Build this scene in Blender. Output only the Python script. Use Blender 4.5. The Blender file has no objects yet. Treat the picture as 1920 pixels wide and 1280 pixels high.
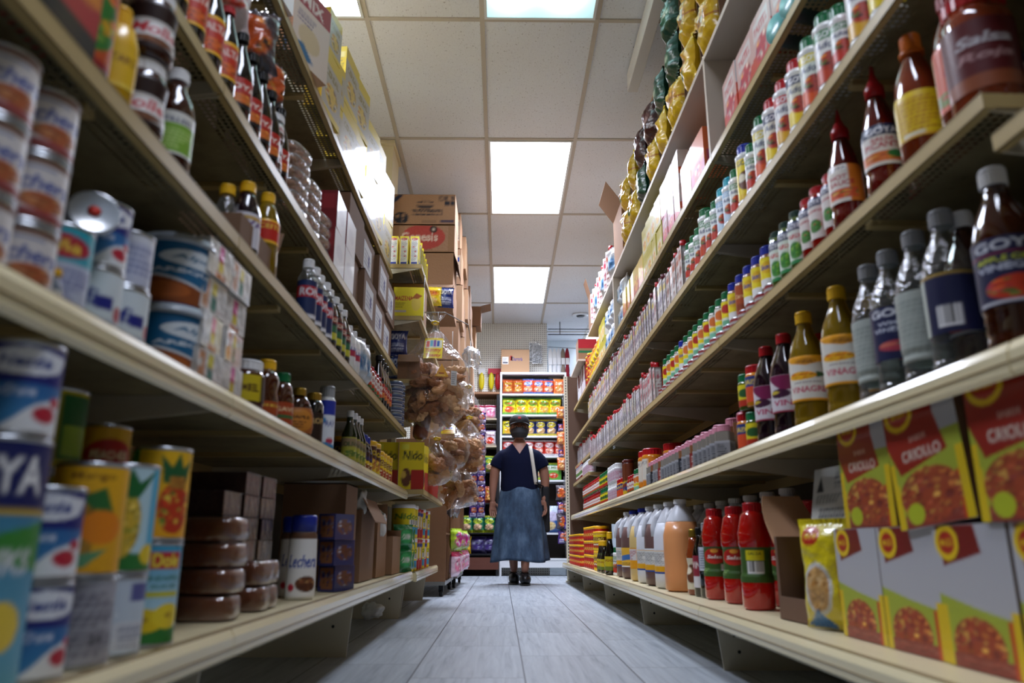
import bpy, bmesh, math, random
import numpy as np
from mathutils import Vector, Matrix, noise as mnoise

random.seed(7)
sc = bpy.context.scene
COL = sc.collection
PI = math.pi

# ------------------------------------------------------------ camera, exposure, world, lights
CAM_H = 0.355                      # lens height above the floor
PITCH = math.atan(378 / 1413.0)    # tilted up
YAW = 0.01367                      # turned a little to the right of the aisle
cam = bpy.data.cameras.new('camera')
cam.sensor_width = 36.0
cam.lens = 36.0 * 1413 / 1920
cam.clip_start = 0.02
cam.dof.use_dof = True
cam.dof.focus_distance = 5.0
cam.dof.aperture_fstop = 2.8
cam_ob = bpy.data.objects.new('camera', cam)
cam_ob.location = (0, 0, CAM_H)
cam_ob.rotation_euler = (PI / 2 + PITCH, 0, -YAW)
COL.objects.link(cam_ob)
sc.camera = cam_ob

sc.view_settings.view_transform = 'Standard'
sc.view_settings.look = 'None'
sc.view_settings.gamma = 1
sc.view_settings.use_curve_mapping = False
sc.view_settings.exposure = 0.28
sc.cycles.use_denoising = True
sc.cycles.max_bounces = 8
sc.cycles.transparent_max_bounces = 12
sc.cycles.sample_clamp_indirect = 4.0

world = bpy.data.worlds.new('world')
sc.world = world
world.use_nodes = True
world.node_tree.nodes['Background'].inputs[0].default_value = (0.75, 0.85, 1.0, 1)
world.node_tree.nodes['Background'].inputs[1].default_value = 0.006

CEIL = 3.038
GX0, GY0, TW, TL = -0.1114, 4.64, 0.61, 1.22   # ceiling grid origin and tile size
# (column, row, strength): 2x4 ft fluorescent panels set in the ceiling grid; last two are unseen, assumed for illumination
LIGHT_CELLS = [(0, 0, 27.0), (0, 2, 36.0), (0, -2, 5.0), (-2, -2, 27.0), (0, -4, 9.0), (2, 4, 12.0)]

LIGHT_WATTS = 1.75

# ------------------------------------------------------------ helpers
def lin(h):
    if not isinstance(h, str):
        return tuple(h)[:3]
    h = h.lstrip('#')
    if len(h) == 3: h = ''.join(c * 2 for c in h)
    v = [int(h[i:i + 2], 16) / 255 for i in (0, 2, 4)]
    return tuple((c / 12.92 if c <= 0.04045 else ((c + 0.055) / 1.055) ** 2.4) for c in v)

MATS = {}
def mat(name, color='888', rough=0.5, metal=0.0, trans=0.0, coat=0.0, ior=1.45, bump=None, emit=None, alpha=None, spec=None):
    if name in MATS: return MATS[name]
    m = bpy.data.materials.new(name); m.use_nodes = True
    nt = m.node_tree; b = nt.nodes['Principled BSDF']
    b.inputs['Base Color'].default_value = (*lin(color), 1)
    b.inputs['Roughness'].default_value = rough
    b.inputs['Metallic'].default_value = metal
    b.inputs['Transmission Weight'].default_value = trans
    b.inputs['Coat Weight'].default_value = coat
    b.inputs['Coat Roughness'].default_value = 0.05
    b.inputs['IOR'].default_value = ior
    if spec is not None: b.inputs['Specular IOR Level'].default_value = spec
    if alpha is not None: b.inputs['Alpha'].default_value = alpha
    if emit:
        b.inputs['Emission Color'].default_value = (*lin(emit[0]), 1)
        b.inputs['Emission Strength'].default_value = emit[1]
    if bump:
        n = nt.nodes.new('ShaderNodeTexNoise'); n.inputs['Scale'].default_value = bump[0]; n.inputs['Detail'].default_value = 3
        tc = nt.nodes.new('ShaderNodeTexCoord'); nt.links.new(tc.outputs['Object'], n.inputs['Vector'])
        bp = nt.nodes.new('ShaderNodeBump'); bp.inputs['Strength'].default_value = bump[1]; bp.inputs['Distance'].default_value = 0.01
        nt.links.new(n.outputs['Fac'], bp.inputs['Height']); nt.links.new(bp.outputs['Normal'], b.inputs['Normal'])
    MATS[name] = m
    return m

def print_mat(name, rough=0.45, coat=0.0, bump=None, metal=0.0):
    """printed surface: colour comes from the printed artwork stored on the mesh"""
    if name in MATS: return MATS[name]
    m = mat(name, 'fff', rough, metal, coat=coat, bump=bump)
    nt = m.node_tree
    a = nt.nodes.new('ShaderNodeVertexColor'); a.layer_name = 'Print'
    nt.links.new(a.outputs['Color'], nt.nodes['Principled BSDF'].inputs['Base Color'])
    return m

M_PAPER = lambda: print_mat('printed_paper', 0.42, 0.1)
M_CARTON = lambda: print_mat('printed_carton', 0.38, 0.25)
M_BOX = lambda: print_mat('printed_corrugated', 0.75, 0.0, (60, 0.15))
M_FOIL = lambda: print_mat('printed_film', 0.3, 0.6, (45, 0.5))

def link(name, me, parent=None, loc=None, rot=None, m=None):
    o = bpy.data.objects.new(name, me)
    COL.objects.link(o)
    if parent: o.parent = parent
    if loc: o.location = loc
    if rot is not None: o.rotation_euler = rot if hasattr(rot, '__len__') else (0, 0, rot)
    if m is not None and not me.materials: me.materials.append(m)
    return o

def tag(o, label, cat, group=None, kind=None):
    o['label'] = label; o['category'] = cat
    if group: o['group'] = group
    if kind: o['kind'] = kind
    return o

def struct(o):
    o['kind'] = 'structure'; return o

class MB:
    """collects shapes into one mesh"""
    def __init__(s): s.v = []; s.f = []; s.mi = []; s.sm = []
    def quad(s, a, b, c, d, mi=0):
        n = len(s.v); s.v += [a, b, c, d]; s.f.append((n, n + 1, n + 2, n + 3)); s.mi.append(mi); s.sm.append(False); return s
    def box(s, x0, y0, z0, x1, y1, z1, mi=0):
        if x0 > x1: x0, x1 = x1, x0
        if y0 > y1: y0, y1 = y1, y0
        if z0 > z1: z0, z1 = z1, z0
        n = len(s.v)
        s.v += [(x0, y0, z0), (x1, y0, z0), (x1, y1, z0), (x0, y1, z0), (x0, y0, z1), (x1, y0, z1), (x1, y1, z1), (x0, y1, z1)]
        for f in ((0, 3, 2, 1), (4, 5, 6, 7), (0, 1, 5, 4), (1, 2, 6, 5), (2, 3, 7, 6), (3, 0, 4, 7)):
            s.f.append(tuple(n + i for i in f)); s.mi.append(mi); s.sm.append(False)
        return s
    def prism(s, pts, axis, a, b, mi=0):
        """pts 2D outline (counter-clockwise) extruded along axis from a to b"""
        def P(p, t):
            return {'x': (t, p[0], p[1]), 'y': (p[0], t, p[1]), 'z': (p[0], p[1], t)}[axis]
        n = len(s.v); k = len(pts)
        s.v += [P(p, a) for p in pts] + [P(p, b) for p in pts]
        s.f.append(tuple(n + i for i in range(k))[::-1]); s.f.append(tuple(n + k + i for i in range(k)))
        s.mi += [mi, mi]; s.sm += [False, False]
        for i in range(k):
            j = (i + 1) % k
            s.f.append((n + i, n + j, n + k + j, n + k + i)); s.mi.append(mi); s.sm.append(False)
        return s
    def tube(s, pts, r, seg=8, mi=0, cap=True):
        pts = [Vector(p) for p in pts]; rings = []
        rr = r if hasattr(r, '__len__') else [r] * len(pts)
        for i, p in enumerate(pts):
            d = (pts[min(i + 1, len(pts) - 1)] - pts[max(i - 1, 0)]).normalized()
            u = d.orthogonal().normalized() if i == 0 else (u - d * u.dot(d)).normalized()
            w = d.cross(u)
            n = len(s.v); rings.append(n)
            for k in range(seg):
                a = 2 * PI * k / seg
                s.v.append(tuple(p + (u * math.cos(a) + w * math.sin(a)) * rr[i]))
        for a, b in zip(rings, rings[1:]):
            for k in range(seg):
                j = (k + 1) % seg
                s.f.append((a + k, a + j, b + j, b + k)); s.mi.append(mi); s.sm.append(True)
        if cap:
            s.f.append(tuple(rings[0] + k for k in range(seg))[::-1]); s.f.append(tuple(rings[-1] + k for k in range(seg)))
            s.mi += [mi, mi]; s.sm += [False, False]
        return s
    def lathe(s, prof, seg=24, c=(0, 0, 0), mi=0, sx=1, sy=1, smooth=True, rib=0):
        rings = []
        for (r, z) in prof:
            n = len(s.v); rings.append(n)
            for k in range(seg):
                a = 2 * PI * k / seg
                q = r * (1 - (rib if k % 2 else 0))
                s.v.append((c[0] + q * math.cos(a) * sx, c[1] + q * math.sin(a) * sy, c[2] + z))
        for a, b in zip(rings, rings[1:]):
            for k in range(seg):
                j = (k + 1) % seg
                s.f.append((a + k, a + j, b + j, b + k)); s.mi.append(mi); s.sm.append(smooth)
        for (ring, inv) in ((rings[0], True), (rings[-1], False)):
            f = tuple(ring + k for k in range(seg)); s.f.append(f[::-1] if inv else f); s.mi.append(mi); s.sm.append(False)
        return s
    def ball(s, c, r, seg=12, rings=8, mi=0):
        r = r if hasattr(r, '__len__') else (r, r, r)
        prof = [(math.sin(PI * i / rings), -math.cos(PI * i / rings)) for i in range(rings + 1)]
        n0 = len(s.v)
        s.lathe([(max(p, 0.001), z) for p, z in prof], seg, mi=mi)
        for i in range(n0, len(s.v)):
            x, y, z = s.v[i]; s.v[i] = (c[0] + x * r[0], c[1] + y * r[1], c[2] + z * r[2])
        return s
    def xf(s, M, start=0):
        for i in range(start, len(s.v)): s.v[i] = tuple(M @ Vector(s.v[i]))
        return s
    def mesh(s, name, mats=()):
        me = bpy.data.meshes.new(name)
        me.from_pydata(s.v, [], s.f)
        for m in mats: me.materials.append(m)
        me.polygons.foreach_set('material_index', s.mi)
        me.polygons.foreach_set('use_smooth', s.sm)
        me.update()
        return me
    def build(s, name, mats, parent=None, loc=None, rot=None):
        if not isinstance(mats, (list, tuple)): mats = [mats]
        return link(name, s.mesh(name, mats), parent, loc, rot)

def bevel(o, w=0.004, seg=2):
    b = o.modifiers.new('bevel', 'BEVEL'); b.width = w; b.segments = seg; b.limit_method = 'ANGLE'; b.angle_limit = 0.7
    return o

def empty(name, loc=(0, 0, 0), rot=0):
    e = bpy.data.objects.new(name, None); COL.objects.link(e)
    e.location = loc; e.rotation_euler = rot if hasattr(rot, '__len__') else (0, 0, rot); e.empty_display_size = 0.05
    return e

ORD = ['', 'first', 'second', 'third', 'fourth', 'fifth', 'sixth', 'seventh', 'eighth', 'ninth', 'tenth', 'eleventh', 'twelfth',
       'thirteenth', 'fourteenth', 'fifteenth', 'sixteenth', 'seventeenth', 'eighteenth', 'nineteenth', 'twentieth']
def ordn(n):
    if n <= 20: return ORD[n]
    t = {2: 'twenty', 3: 'thirty', 4: 'forty', 5: 'fifty'}[n // 10]
    return (t + '-' + ORD[n % 10]) if n % 10 else t[:-1] + 'ieth'

def dpx(px, X, zrel=0.0):
    """distance down the aisle of a spot at lateral offset X that the photo shows at column px"""
    return (abs(X) * 1413 / abs(px - 940) - zrel * 0.2588) / 0.966
# ------------------------------------------------------------ printed artwork (packaging, labels)
_TM = {}
def text_mask(txt, bold=0.02, shear=0.0):
    key = (txt, bold, shear)
    if key in _TM: return _TM[key]
    cu = bpy.data.curves.new('txt', 'FONT'); cu.body = txt; cu.offset = bold; cu.shear = shear; cu.resolution_u = 3
    cu.fill_mode = 'FRONT'
    ob = bpy.data.objects.new('txt', cu); COL.objects.link(ob)
    dg = bpy.context.evaluated_depsgraph_get()
    me = ob.evaluated_get(dg).to_mesh()
    me.calc_loop_triangles()
    V = np.array([v.co[:2] for v in me.vertices]); T = [tuple(t.vertices) for t in me.loop_triangles]
    ob.evaluated_get(dg).to_mesh_clear()
    bpy.data.objects.remove(ob); bpy.data.curves.remove(cu)
    lo, hi = V.min(0), V.max(0)
    H = 40; W = max(4, int(round(H * (hi[0] - lo[0]) / (hi[1] - lo[1]))))
    P = (V - lo) / (hi - lo) * np.array([W, H])
    M = np.zeros((H, W), bool)
    for t in T:
        a, b, c = P[t[0]], P[t[1]], P[t[2]]
        x0, y0 = np.floor(np.minimum(np.minimum(a, b), c)).astype(int); x1, y1 = np.ceil(np.maximum(np.maximum(a, b), c)).astype(int)
        x0, y0 = max(x0, 0), max(y0, 0); x1, y1 = min(x1, W), min(y1, H)
        if x1 <= x0 or y1 <= y0: continue
        X, Y = np.meshgrid(np.arange(x0, x1) + .5, np.arange(y0, y1) + .5)
        d = lambda p, q: (q[0] - p[0]) * (Y - p[1]) - (q[1] - p[1]) * (X - p[0])
        s1, s2, s3 = d(a, b), d(b, c), d(c, a)
        M[y0:y1, x0:x1] |= ((s1 >= 0) & (s2 >= 0) & (s3 >= 0)) | ((s1 <= 0) & (s2 <= 0) & (s3 <= 0))
    _TM[key] = M
    return M

def paint(ops, U, V, rep=1):
    """evaluate the artwork at points (U,V in 0..1); returns N x 3 linear colours"""
    u = ((U - .5) * rep + .5) % 1.0 if rep != 1 else U
    v = V
    out = np.ones((len(u), 3)) * 0.8
    for op in ops:
        k = op[0]
        if k == 'f': out[:] = lin(op[1])
        elif k == 'r':
            _, a, b, c, d, col = op; m = (u >= a) & (u <= c) & (v >= b) & (v <= d); out[m] = lin(col)
        elif k == 'e':
            _, a, b, c, d, col = op; m = ((u - a) / c) ** 2 + ((v - b) / d) ** 2 <= 1; out[m] = lin(col)
        elif k == 'g':
            _, a, b, c, d, c0, c1 = op; m = (u >= a) & (u <= c) & (v >= b) & (v <= d)
            t = ((v[m] - b) / max(d - b, 1e-6))[:, None]; out[m] = np.array(lin(c0)) * (1 - t) + np.array(lin(c1)) * t
        elif k == 'p':
            pts, col = op[1], op[2]; m = np.zeros(len(u), bool); n = len(pts)
            for i in range(n):
                x0, y0 = pts[i]; x1, y1 = pts[(i + 1) % n]
                if y0 == y1: continue
                c = ((y0 > v) != (y1 > v)) & (u < (x1 - x0) * (v - y0) / (y1 - y0) + x0); m ^= c
            out[m] = lin(col)
        elif k == 't':
            txt, cu, cv, w, h, col = op[1:7]; sh = op[7] if len(op) > 7 else 0
            M = text_mask(txt, 0.025, sh); Hh, Ww = M.shape
            xi = ((u - (cu - w / 2)) / w * Ww); yi = ((v - (cv - h / 2)) / h * Hh)
            m = (xi >= 0) & (xi < Ww) & (yi >= 0) & (yi < Hh)
            mm = np.zeros(len(u), bool); mm[m] = M[yi[m].astype(int), xi[m].astype(int)]; out[mm] = lin(col)
        elif k == 'l':
            _, a, b, c, d, n, col = op; m = (u >= a) & (u <= c) & (v >= b) & (v <= d)
            t = (v - b) / (d - b) * n; row = np.floor(t); s = (u - a) / (c - a)
            ends = 0.6 + 0.4 * np.abs(np.sin(row * 12.9898 + n))
            m &= ((t - row) < 0.55) & (s < ends) & (np.sin(s * 60 + row * 5) > -0.8); out[m] = lin(col)
        elif k == 'b':
            _, a, b, c, d = op; m = (u >= a) & (u <= c) & (v >= b) & (v <= d); out[m] = 0.8
            s = (u - a) / (c - a); q = m & (np.sin(s * 70) + np.sin(s * 113) > 0.1) & (v > b + .15 * (d - b)) & (s > .08) & (s < .92); out[q] = 0.02
        elif k in ('n', 'en'):
            _, a, b, c, d, cols, num = op[:7]; sd = op[7] if len(op) > 7 else 3
            R = random.Random(sd)
            if k == 'n': m0 = (u >= a) & (u <= c) & (v >= b) & (v <= d); cx, cy, rx, ry = (a + c) / 2, (b + d) / 2, (c - a) / 2, (d - b) / 2
            else: m0 = ((u - a) / c) ** 2 + ((v - b) / d) ** 2 <= 1; cx, cy, rx, ry = a, b, c, d
            out[m0] = lin(cols[0])
            idx = np.nonzero(m0)[0]; uu, vv = u[idx], v[idx]
            big = num; num = int(num * 2.6) if num > 8 else num
            for i in range(num):
                ex, ey = cx + R.uniform(-1, 1) * rx, cy + R.uniform(-1, 1) * ry
                s = R.uniform(.6, 1.5) / math.sqrt(num); a1, b1 = rx * s, ry * s * R.uniform(.5, 1.2); th = R.uniform(-.8, .8)
                dx, dy = (uu - ex) / a1, (vv - ey) / b1
                q = (dx * math.cos(th) + dy * math.sin(th)) ** 2 + ((-dx * math.sin(th) + dy * math.cos(th)) * 1.5) ** 2 <= 1
                out[idx[q]] = np.array(lin(R.choice(cols))) * R.uniform(.55, 1.35)
    return out

def set_print(me, cols):
    a = me.color_attributes.new('Print', 'FLOAT_COLOR', 'POINT')
    c = np.ones((len(me.vertices), 4), dtype=np.float32); c[:, :3] = cols
    a.data.foreach_set('color', c.ravel())

def paint_ss(ops, U, V, du, dv, rep=1):
    acc = 0
    for a in (-.25, .25):
        for b in (-.25, .25):
            acc = acc + paint(ops, np.clip(U + a * du, 0, 1), np.clip(V + b * dv, 0, 1), rep)
    return acc / 4

def wrap_mesh(name, prof, z0, z1, ops, nu=72, nv=36, rep=2, off=0.0007, m=None, span=2 * PI, rfun=None, sx=1, sy=1):
    """a printed label that follows the bottle's outline; artwork centre (u=.5) faces local -Y"""
    zs = np.array([p[1] for p in prof]); rs = np.array([p[0] for p in prof])
    closed = span >= 2 * PI - 1e-6
    us = np.linspace(0, 1, nu + 1); vs = np.linspace(0, 1, nv + 1)
    verts = []; U = []; V = []
    for v in vs:
        z = z0 + (z1 - z0) * v
        r = float(np.interp(z, zs, rs)) + off
        for u in us:
            a = -PI / 2 + (u - 0.5) * span
            verts.append((r * math.cos(a) * sx, r * math.sin(a) * sy, z)); U.append(u); V.append(v)
    faces = []
    w = nu + 1
    for j in range(nv):
        for i in range(nu):
            a = j * w + i; faces.append((a, a + 1, a + 1 + w, a + w))
    me = bpy.data.meshes.new(name); me.from_pydata(verts, [], faces)
    me.materials.append(m or M_PAPER())
    me.polygons.foreach_set('use_smooth', [True] * len(faces))
    set_print(me, paint_ss(ops, np.array(U), np.array(V), 1 / nu, 1 / nv, rep))
    me.update()
    return me

def box_mesh(name, w, d, h, arts, n=28, m=None, lean=0.0):
    """printed box: width w (local x), depth d (local y), height h; arts = dict(front,side,top,back). front faces local -Y"""
    verts = []; faces = []; cols = []
    def face(o, ux, vx, lu, lv, ops):
        nu = max(2, int(n * min(1.5, lu / max(w, d, h)) + 1)); nv = max(2, int(n * min(1.5, lv / max(w, d, h)) + 1))
        b = len(verts); U = []; V = []
        for j in range(nv + 1):
            for i in range(nu + 1):
                u, v = i / nu, j / nv; U.append(u); V.append(v)
                verts.append(tuple(o[k] + ux[k] * lu * u + vx[k] * lv * v for k in range(3)))
        for j in range(nv):
            for i in range(nu):
                a = b + j * (nu + 1) + i; faces.append((a, a + 1, a + nu + 2, a + nu + 1))
        cols.append(paint_ss(ops, np.array(U), np.array(V), 1 / nu, 1 / nv))
    x, y = w / 2, d / 2
    fr = arts['front']; sd = arts.get('side', fr); bk = arts.get('back', fr); tp = arts.get('top', [fr[0]]); sr = arts.get('right', sd)
    face((-x, -y, 0), (1, 0, 0), (0, 0, 1), w, h, fr)
    face((x, y, 0), (-1, 0, 0), (0, 0, 1), w, h, bk)
    face((x, -y, 0), (0, 1, 0), (0, 0, 1), d, h, sr)
    face((-x, y, 0), (0, -1, 0), (0, 0, 1), d, h, sd)
    face((-x, -y, h), (1, 0, 0), (0, 1, 0), w, d, tp)
    face((-x, y, 0), (1, 0, 0), (0, -1, 0), w, d, arts.get('bottom', tp))
    me = bpy.data.meshes.new(name); me.from_pydata(verts, [], faces); me.materials.append(m or M_CARTON())
    set_print(me, np.concatenate(cols)); me.update()
    return me

def bag_mesh(name, w, d, h, ops, back=None, nu=26, nv=34, seed=1, m=None, crumple=1.0, crimp=0.05):
    """filled pillow bag standing on its lower seam; front faces -Y"""
    R = random.Random(seed); off = Vector((R.uniform(0, 50), R.uniform(0, 50), R.uniform(0, 50)))
    verts = []; faces = []; cols = []
    for s, art in ((-1, ops), (1, back or ops)):
        b = len(verts); U = []; V = []
        for j in range(nv + 1):
            v = j / nv
            for i in range(nu + 1):
                u = i / nu
                e = max(0, 1 - abs(2 * u - 1) ** 2.6) ** .6
                tv = min(1, max(0, (v - crimp) / .18)) ; bv = min(1, max(0, (1 - crimp - v) / .22))
                t = e * (math.sin(tv * PI / 2) * math.sin(bv * PI / 2)) ** .8
                wide = 1 - 0.10 * math.sin(PI * v) ** .7
                z = v * h; x = (u - .5) * w * wide * (1 + .035 * crumple * mnoise.noise(Vector((s * 0, 7.3, z * 16)) + off)) + .0022 * crumple * mnoise.noise(Vector((u * 3, 3.1, z * 30)) + off)
                nz = mnoise.noise(Vector((x * 22, s * 3, z * 22)) + off) + .5 * mnoise.noise(Vector((x * 55, s * 3, z * 55)) + off)
                edge = 0 if i in (0, nu) else 1
                y = s * (d / 2 * t + crumple * .008 * nz * (t * .7 + .15) * edge)
                if i in (0, nu): y = crumple * .004 * mnoise.noise(Vector((x * 22, 0, z * 22)) + off)
                if v < crimp or v > 1 - crimp: y = (.0012 * s + .003 * math.sin(i * 1.9 + seed) * crumple) if edge else 0
                verts.append((x, y, z)); U.append(u if s < 0 else 1 - u); V.append(v)
        for j in range(nv):
            for i in range(nu):
                a = b + j * (nu + 1) + i
                faces.append((a, a + 1, a + nu + 2, a + nu + 1) if s < 0 else (a, a + nu + 1, a + nu + 2, a + 1))
        cols.append(paint_ss(art, np.array(U), np.array(V), 1 / nu, 1 / nv))
    me = bpy.data.meshes.new(name); me.from_pydata(verts, [], faces); me.materials.append(m or M_FOIL())
    me.polygons.foreach_set('use_smooth', [True] * len(faces))
    set_print(me, np.concatenate(cols)); me.update()
    return me
# ------------------------------------------------------------ the room
def nodes_mat(name, rough=0.5, coat=0.0):
    m = mat(name, 'fff', rough, coat=coat)
    nt = m.node_tree
    return m, nt, nt.nodes['Principled BSDF'], nt.nodes.new('ShaderNodeTexCoord')
def N(nt, t, **kw):
    n = nt.nodes.new('ShaderNode' + t)
    for k, v in kw.items():
        if k in n.inputs.keys(): n.inputs[k].default_value = v
        else: setattr(n, k, v)
    return n
def math_node(nt, op, a, b=None, c=None):
    n = nt.nodes.new('ShaderNodeMath'); n.operation = op
    for i, x in enumerate((a, b, c)):
        if x is None: continue
        if isinstance(x, (int, float)): n.inputs[i].default_value = x
        else: nt.links.new(x, n.inputs[i])
    return n.outputs[0]
def ramp(nt, fac, stops):
    r = nt.nodes.new('ShaderNodeValToRGB'); nt.links.new(fac, r.inputs[0])
    while len(r.color_ramp.elements) < len(stops): r.color_ramp.elements.new(0.5)
    for e, (p, c) in zip(r.color_ramp.elements, stops): e.position = p; e.color = (*lin(c), 1)
    return r.outputs[0]

# floor: pale grey wood-look planks 0.3175 x 0.635 running down the aisle, thin dark joints
PW, PL, PX0 = 0.313, 0.66, 0.0655
m, nt, b, tc = nodes_mat('wood_look_floor_tile', 0.38)
sx = N(nt, 'SeparateXYZ'); nt.links.new(tc.outputs['Object'], sx.inputs[0])
fx = math_node(nt, 'DIVIDE', math_node(nt, 'SUBTRACT', sx.outputs[0], PX0), PW)
col = math_node(nt, 'FLOOR', fx)
fy = math_node(nt, 'ADD', math_node(nt, 'DIVIDE', sx.outputs[1], PL), math_node(nt, 'MULTIPLY', col, 0.37))
row = math_node(nt, 'FLOOR', fy)
frx = math_node(nt, 'FRACT', fx); fry = math_node(nt, 'FRACT', fy)
ex = math_node(nt, 'MULTIPLY', math_node(nt, 'MINIMUM', frx, math_node(nt, 'SUBTRACT', 1, frx)), PW)
ey = math_node(nt, 'MULTIPLY', math_node(nt, 'MINIMUM', fry, math_node(nt, 'SUBTRACT', 1, fry)), PL)
joint = math_node(nt, 'MINIMUM', math_node(nt, 'LESS_THAN', ex, 0.0022), 1)
jy = math_node(nt, 'LESS_THAN', ey, 0.0022)
cmb = N(nt, 'CombineXYZ'); nt.links.new(math_node(nt, 'MULTIPLY', sx.outputs[0], 46), cmb.inputs[0])
nt.links.new(math_node(nt, 'MULTIPLY', sx.outputs[1], 2.2), cmb.inputs[1])
nt.links.new(math_node(nt, 'ADD', math_node(nt, 'MULTIPLY', col, 7.3), math_node(nt, 'MULTIPLY', row, 3.1)), cmb.inputs[2])
nz = N(nt, 'TexNoise', Scale=1.0, Detail=5.0, Roughness=0.62, Distortion=0.7); nt.links.new(cmb.outputs[0], nz.inputs['Vector'])
grain = ramp(nt, nz.outputs['Fac'], [(0.28, '7f868d'), (0.42, '9da3a9'), (0.58, 'abb1b6'), (0.75, 'b8bdc1')])
wn = N(nt, 'TexWhiteNoise', noise_dimensions='2D'); cb = N(nt, 'CombineXYZ'); nt.links.new(col, cb.inputs[0]); nt.links.new(row, cb.inputs[1]); nt.links.new(cb.outputs[0], wn.inputs['Vector'])
tone = math_node(nt, 'ADD', math_node(nt, 'MULTIPLY', wn.outputs['Value'], 0.12), 0.9)
hs = N(nt, 'HueSaturation'); nt.links.new(grain, hs.inputs['Color']); nt.links.new(tone, hs.inputs['Value'])
mx = N(nt, 'MixRGB'); nt.links.new(joint, mx.inputs[0]); nt.links.new(hs.outputs[0], mx.inputs[1]); mx.inputs[2].default_value = (*lin('34353a'), 1)
mx2 = N(nt, 'MixRGB'); nt.links.new(math_node(nt, 'MULTIPLY', jy, 0.85), mx2.inputs[0]); nt.links.new(mx.outputs[0], mx2.inputs[1]); mx2.inputs[2].default_value = (*lin('45464b'), 1)
nt.links.new(mx2.outputs[0], b.inputs['Base Color'])
FLOOR_M = m
XL, XR, YB, YF = -1.42, 1.30, 9.137, -4.2
struct(MB().box(XL - .3, YF, -0.05, 1.9, 10.4, 0.0).build('floor', m))

# ceiling: speckled mineral tiles
m, nt, b, tc = nodes_mat('mineral_ceiling_tile', 0.85)
n1 = N(nt, 'TexNoise', Scale=110.0, Detail=2.0, Roughness=0.7); mp = N(nt, 'Mapping'); mp.inputs['Scale'].default_value = (1, 0.6, 1)
nt.links.new(tc.outputs['Object'], mp.inputs[0]); nt.links.new(mp.outputs[0], n1.inputs['Vector'])
spk = ramp(nt, n1.outputs['Fac'], [(0.27, 'a09c99'), (0.36, 'e0e3e7'), (1.0, 'e9edf2')])
n2 = N(nt, 'TexNoise', Scale=0.9, Detail=2.0); nt.links.new(tc.outputs['Object'], n2.inputs['Vector'])
tint = ramp(nt, n2.outputs['Fac'], [(0.35, 'ffffff'), (0.7, 'f6efea')])
mm = N(nt, 'MixRGB', blend_type='MULTIPLY'); mm.inputs[0].default_value = 1; nt.links.new(spk, mm.inputs[1]); nt.links.new(tint, mm.inputs[2])
nt.links.new(mm.outputs[0], b.inputs['Base Color'])
struct(MB().box(XL - .3, YF, CEIL, 1.9, 10.4, CEIL + .05).build('ceiling', m))

g = MB()
for k in range(-2, 4):
    x = GX0 + TW * k; g.box(x - .0125, YF + .05, CEIL - .006, x + .0125, 10.3, CEIL + .001)
for k in range(-8, 5):
    y = GY0 + TL * k; g.box(XL, y - .0125, CEIL - .0065, 1.85, y + .0125, CEIL + .001)
struct(g.build('trim_1', mat('ceiling_grid_paint', 'b9ad9c', 0.5)))

wallm = mat('wall_paint', 'cfc8b4', 0.7, bump=(30, .05))
struct(MB().box(XL - .06, YF, 0, XL, 10.4, CEIL).build('wall_left', wallm))
struct(MB().box(XR, YF, 0, XR + .06, 7.7, CEIL).build('wall_right', wallm))
struct(MB().box(XL - .06, YF - .06, 0, 1.9, YF, CEIL).build('wall_front', wallm))

# pegboard back wall with real holes in its print
m, nt, b, tc = nodes_mat('white_pegboard', 0.5)
s = N(nt, 'SeparateXYZ'); nt.links.new(tc.outputs['Object'], s.inputs[0])
def dots(nt, X, Z, pitch, rad):
    a = math_node(nt, 'SUBTRACT', math_node(nt, 'FRACT', math_node(nt, 'DIVIDE', X, pitch)), .5)
    c = math_node(nt, 'SUBTRACT', math_node(nt, 'FRACT', math_node(nt, 'DIVIDE', Z, pitch)), .5)
    return math_node(nt, 'LESS_THAN', math_node(nt, 'ADD', math_node(nt, 'MULTIPLY', a, a), math_node(nt, 'MULTIPLY', c, c)), (rad / pitch) ** 2)
dd = dots(nt, s.outputs[0], s.outputs[2], 0.0262, 0.0054)
mx = N(nt, 'MixRGB'); nt.links.new(dd, mx.inputs[0]); mx.inputs[1].default_value = (*lin('efece2'), 1); mx.inputs[2].default_value = (*lin('4a4032'), 1)
nt.links.new(mx.outputs[0], b.inputs['Base Color'])
PEG = m
struct(MB().box(XL, YB, 0, 0.565, YB + .03, CEIL).build('wall_back', PEG))
struct(MB().box(0.50, 9.98, 0, 1.9, 10.02, CEIL).build('wall_alcove', mat('alcove_paint', 'dfe6ea', .6)))
struct(MB().box(1.84, 7.7, 0, 1.9, 10.0, CEIL).build('wall_alcove_side', mat('alcove_paint')))
struct(MB().box(1.30, 7.66, 0, 1.9, 7.72, CEIL).build('wall_alcove_front', wallm))
struct(MB().box(0.545, YB + .03, 0, 0.565, 9.98, CEIL).build('wall_alcove_return', mat('alcove_paint')))
# beige column
cm = MB(); cm.box(-0.93, 4.70, 0, -0.757, 4.98, CEIL - .03); cm.box(-0.95, 4.66, CEIL - .03, -0.742, 5.0, CEIL - .004)
struct(cm.build('trim_2', mat('column_paint', 'd8c8a2', .5)))

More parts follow.
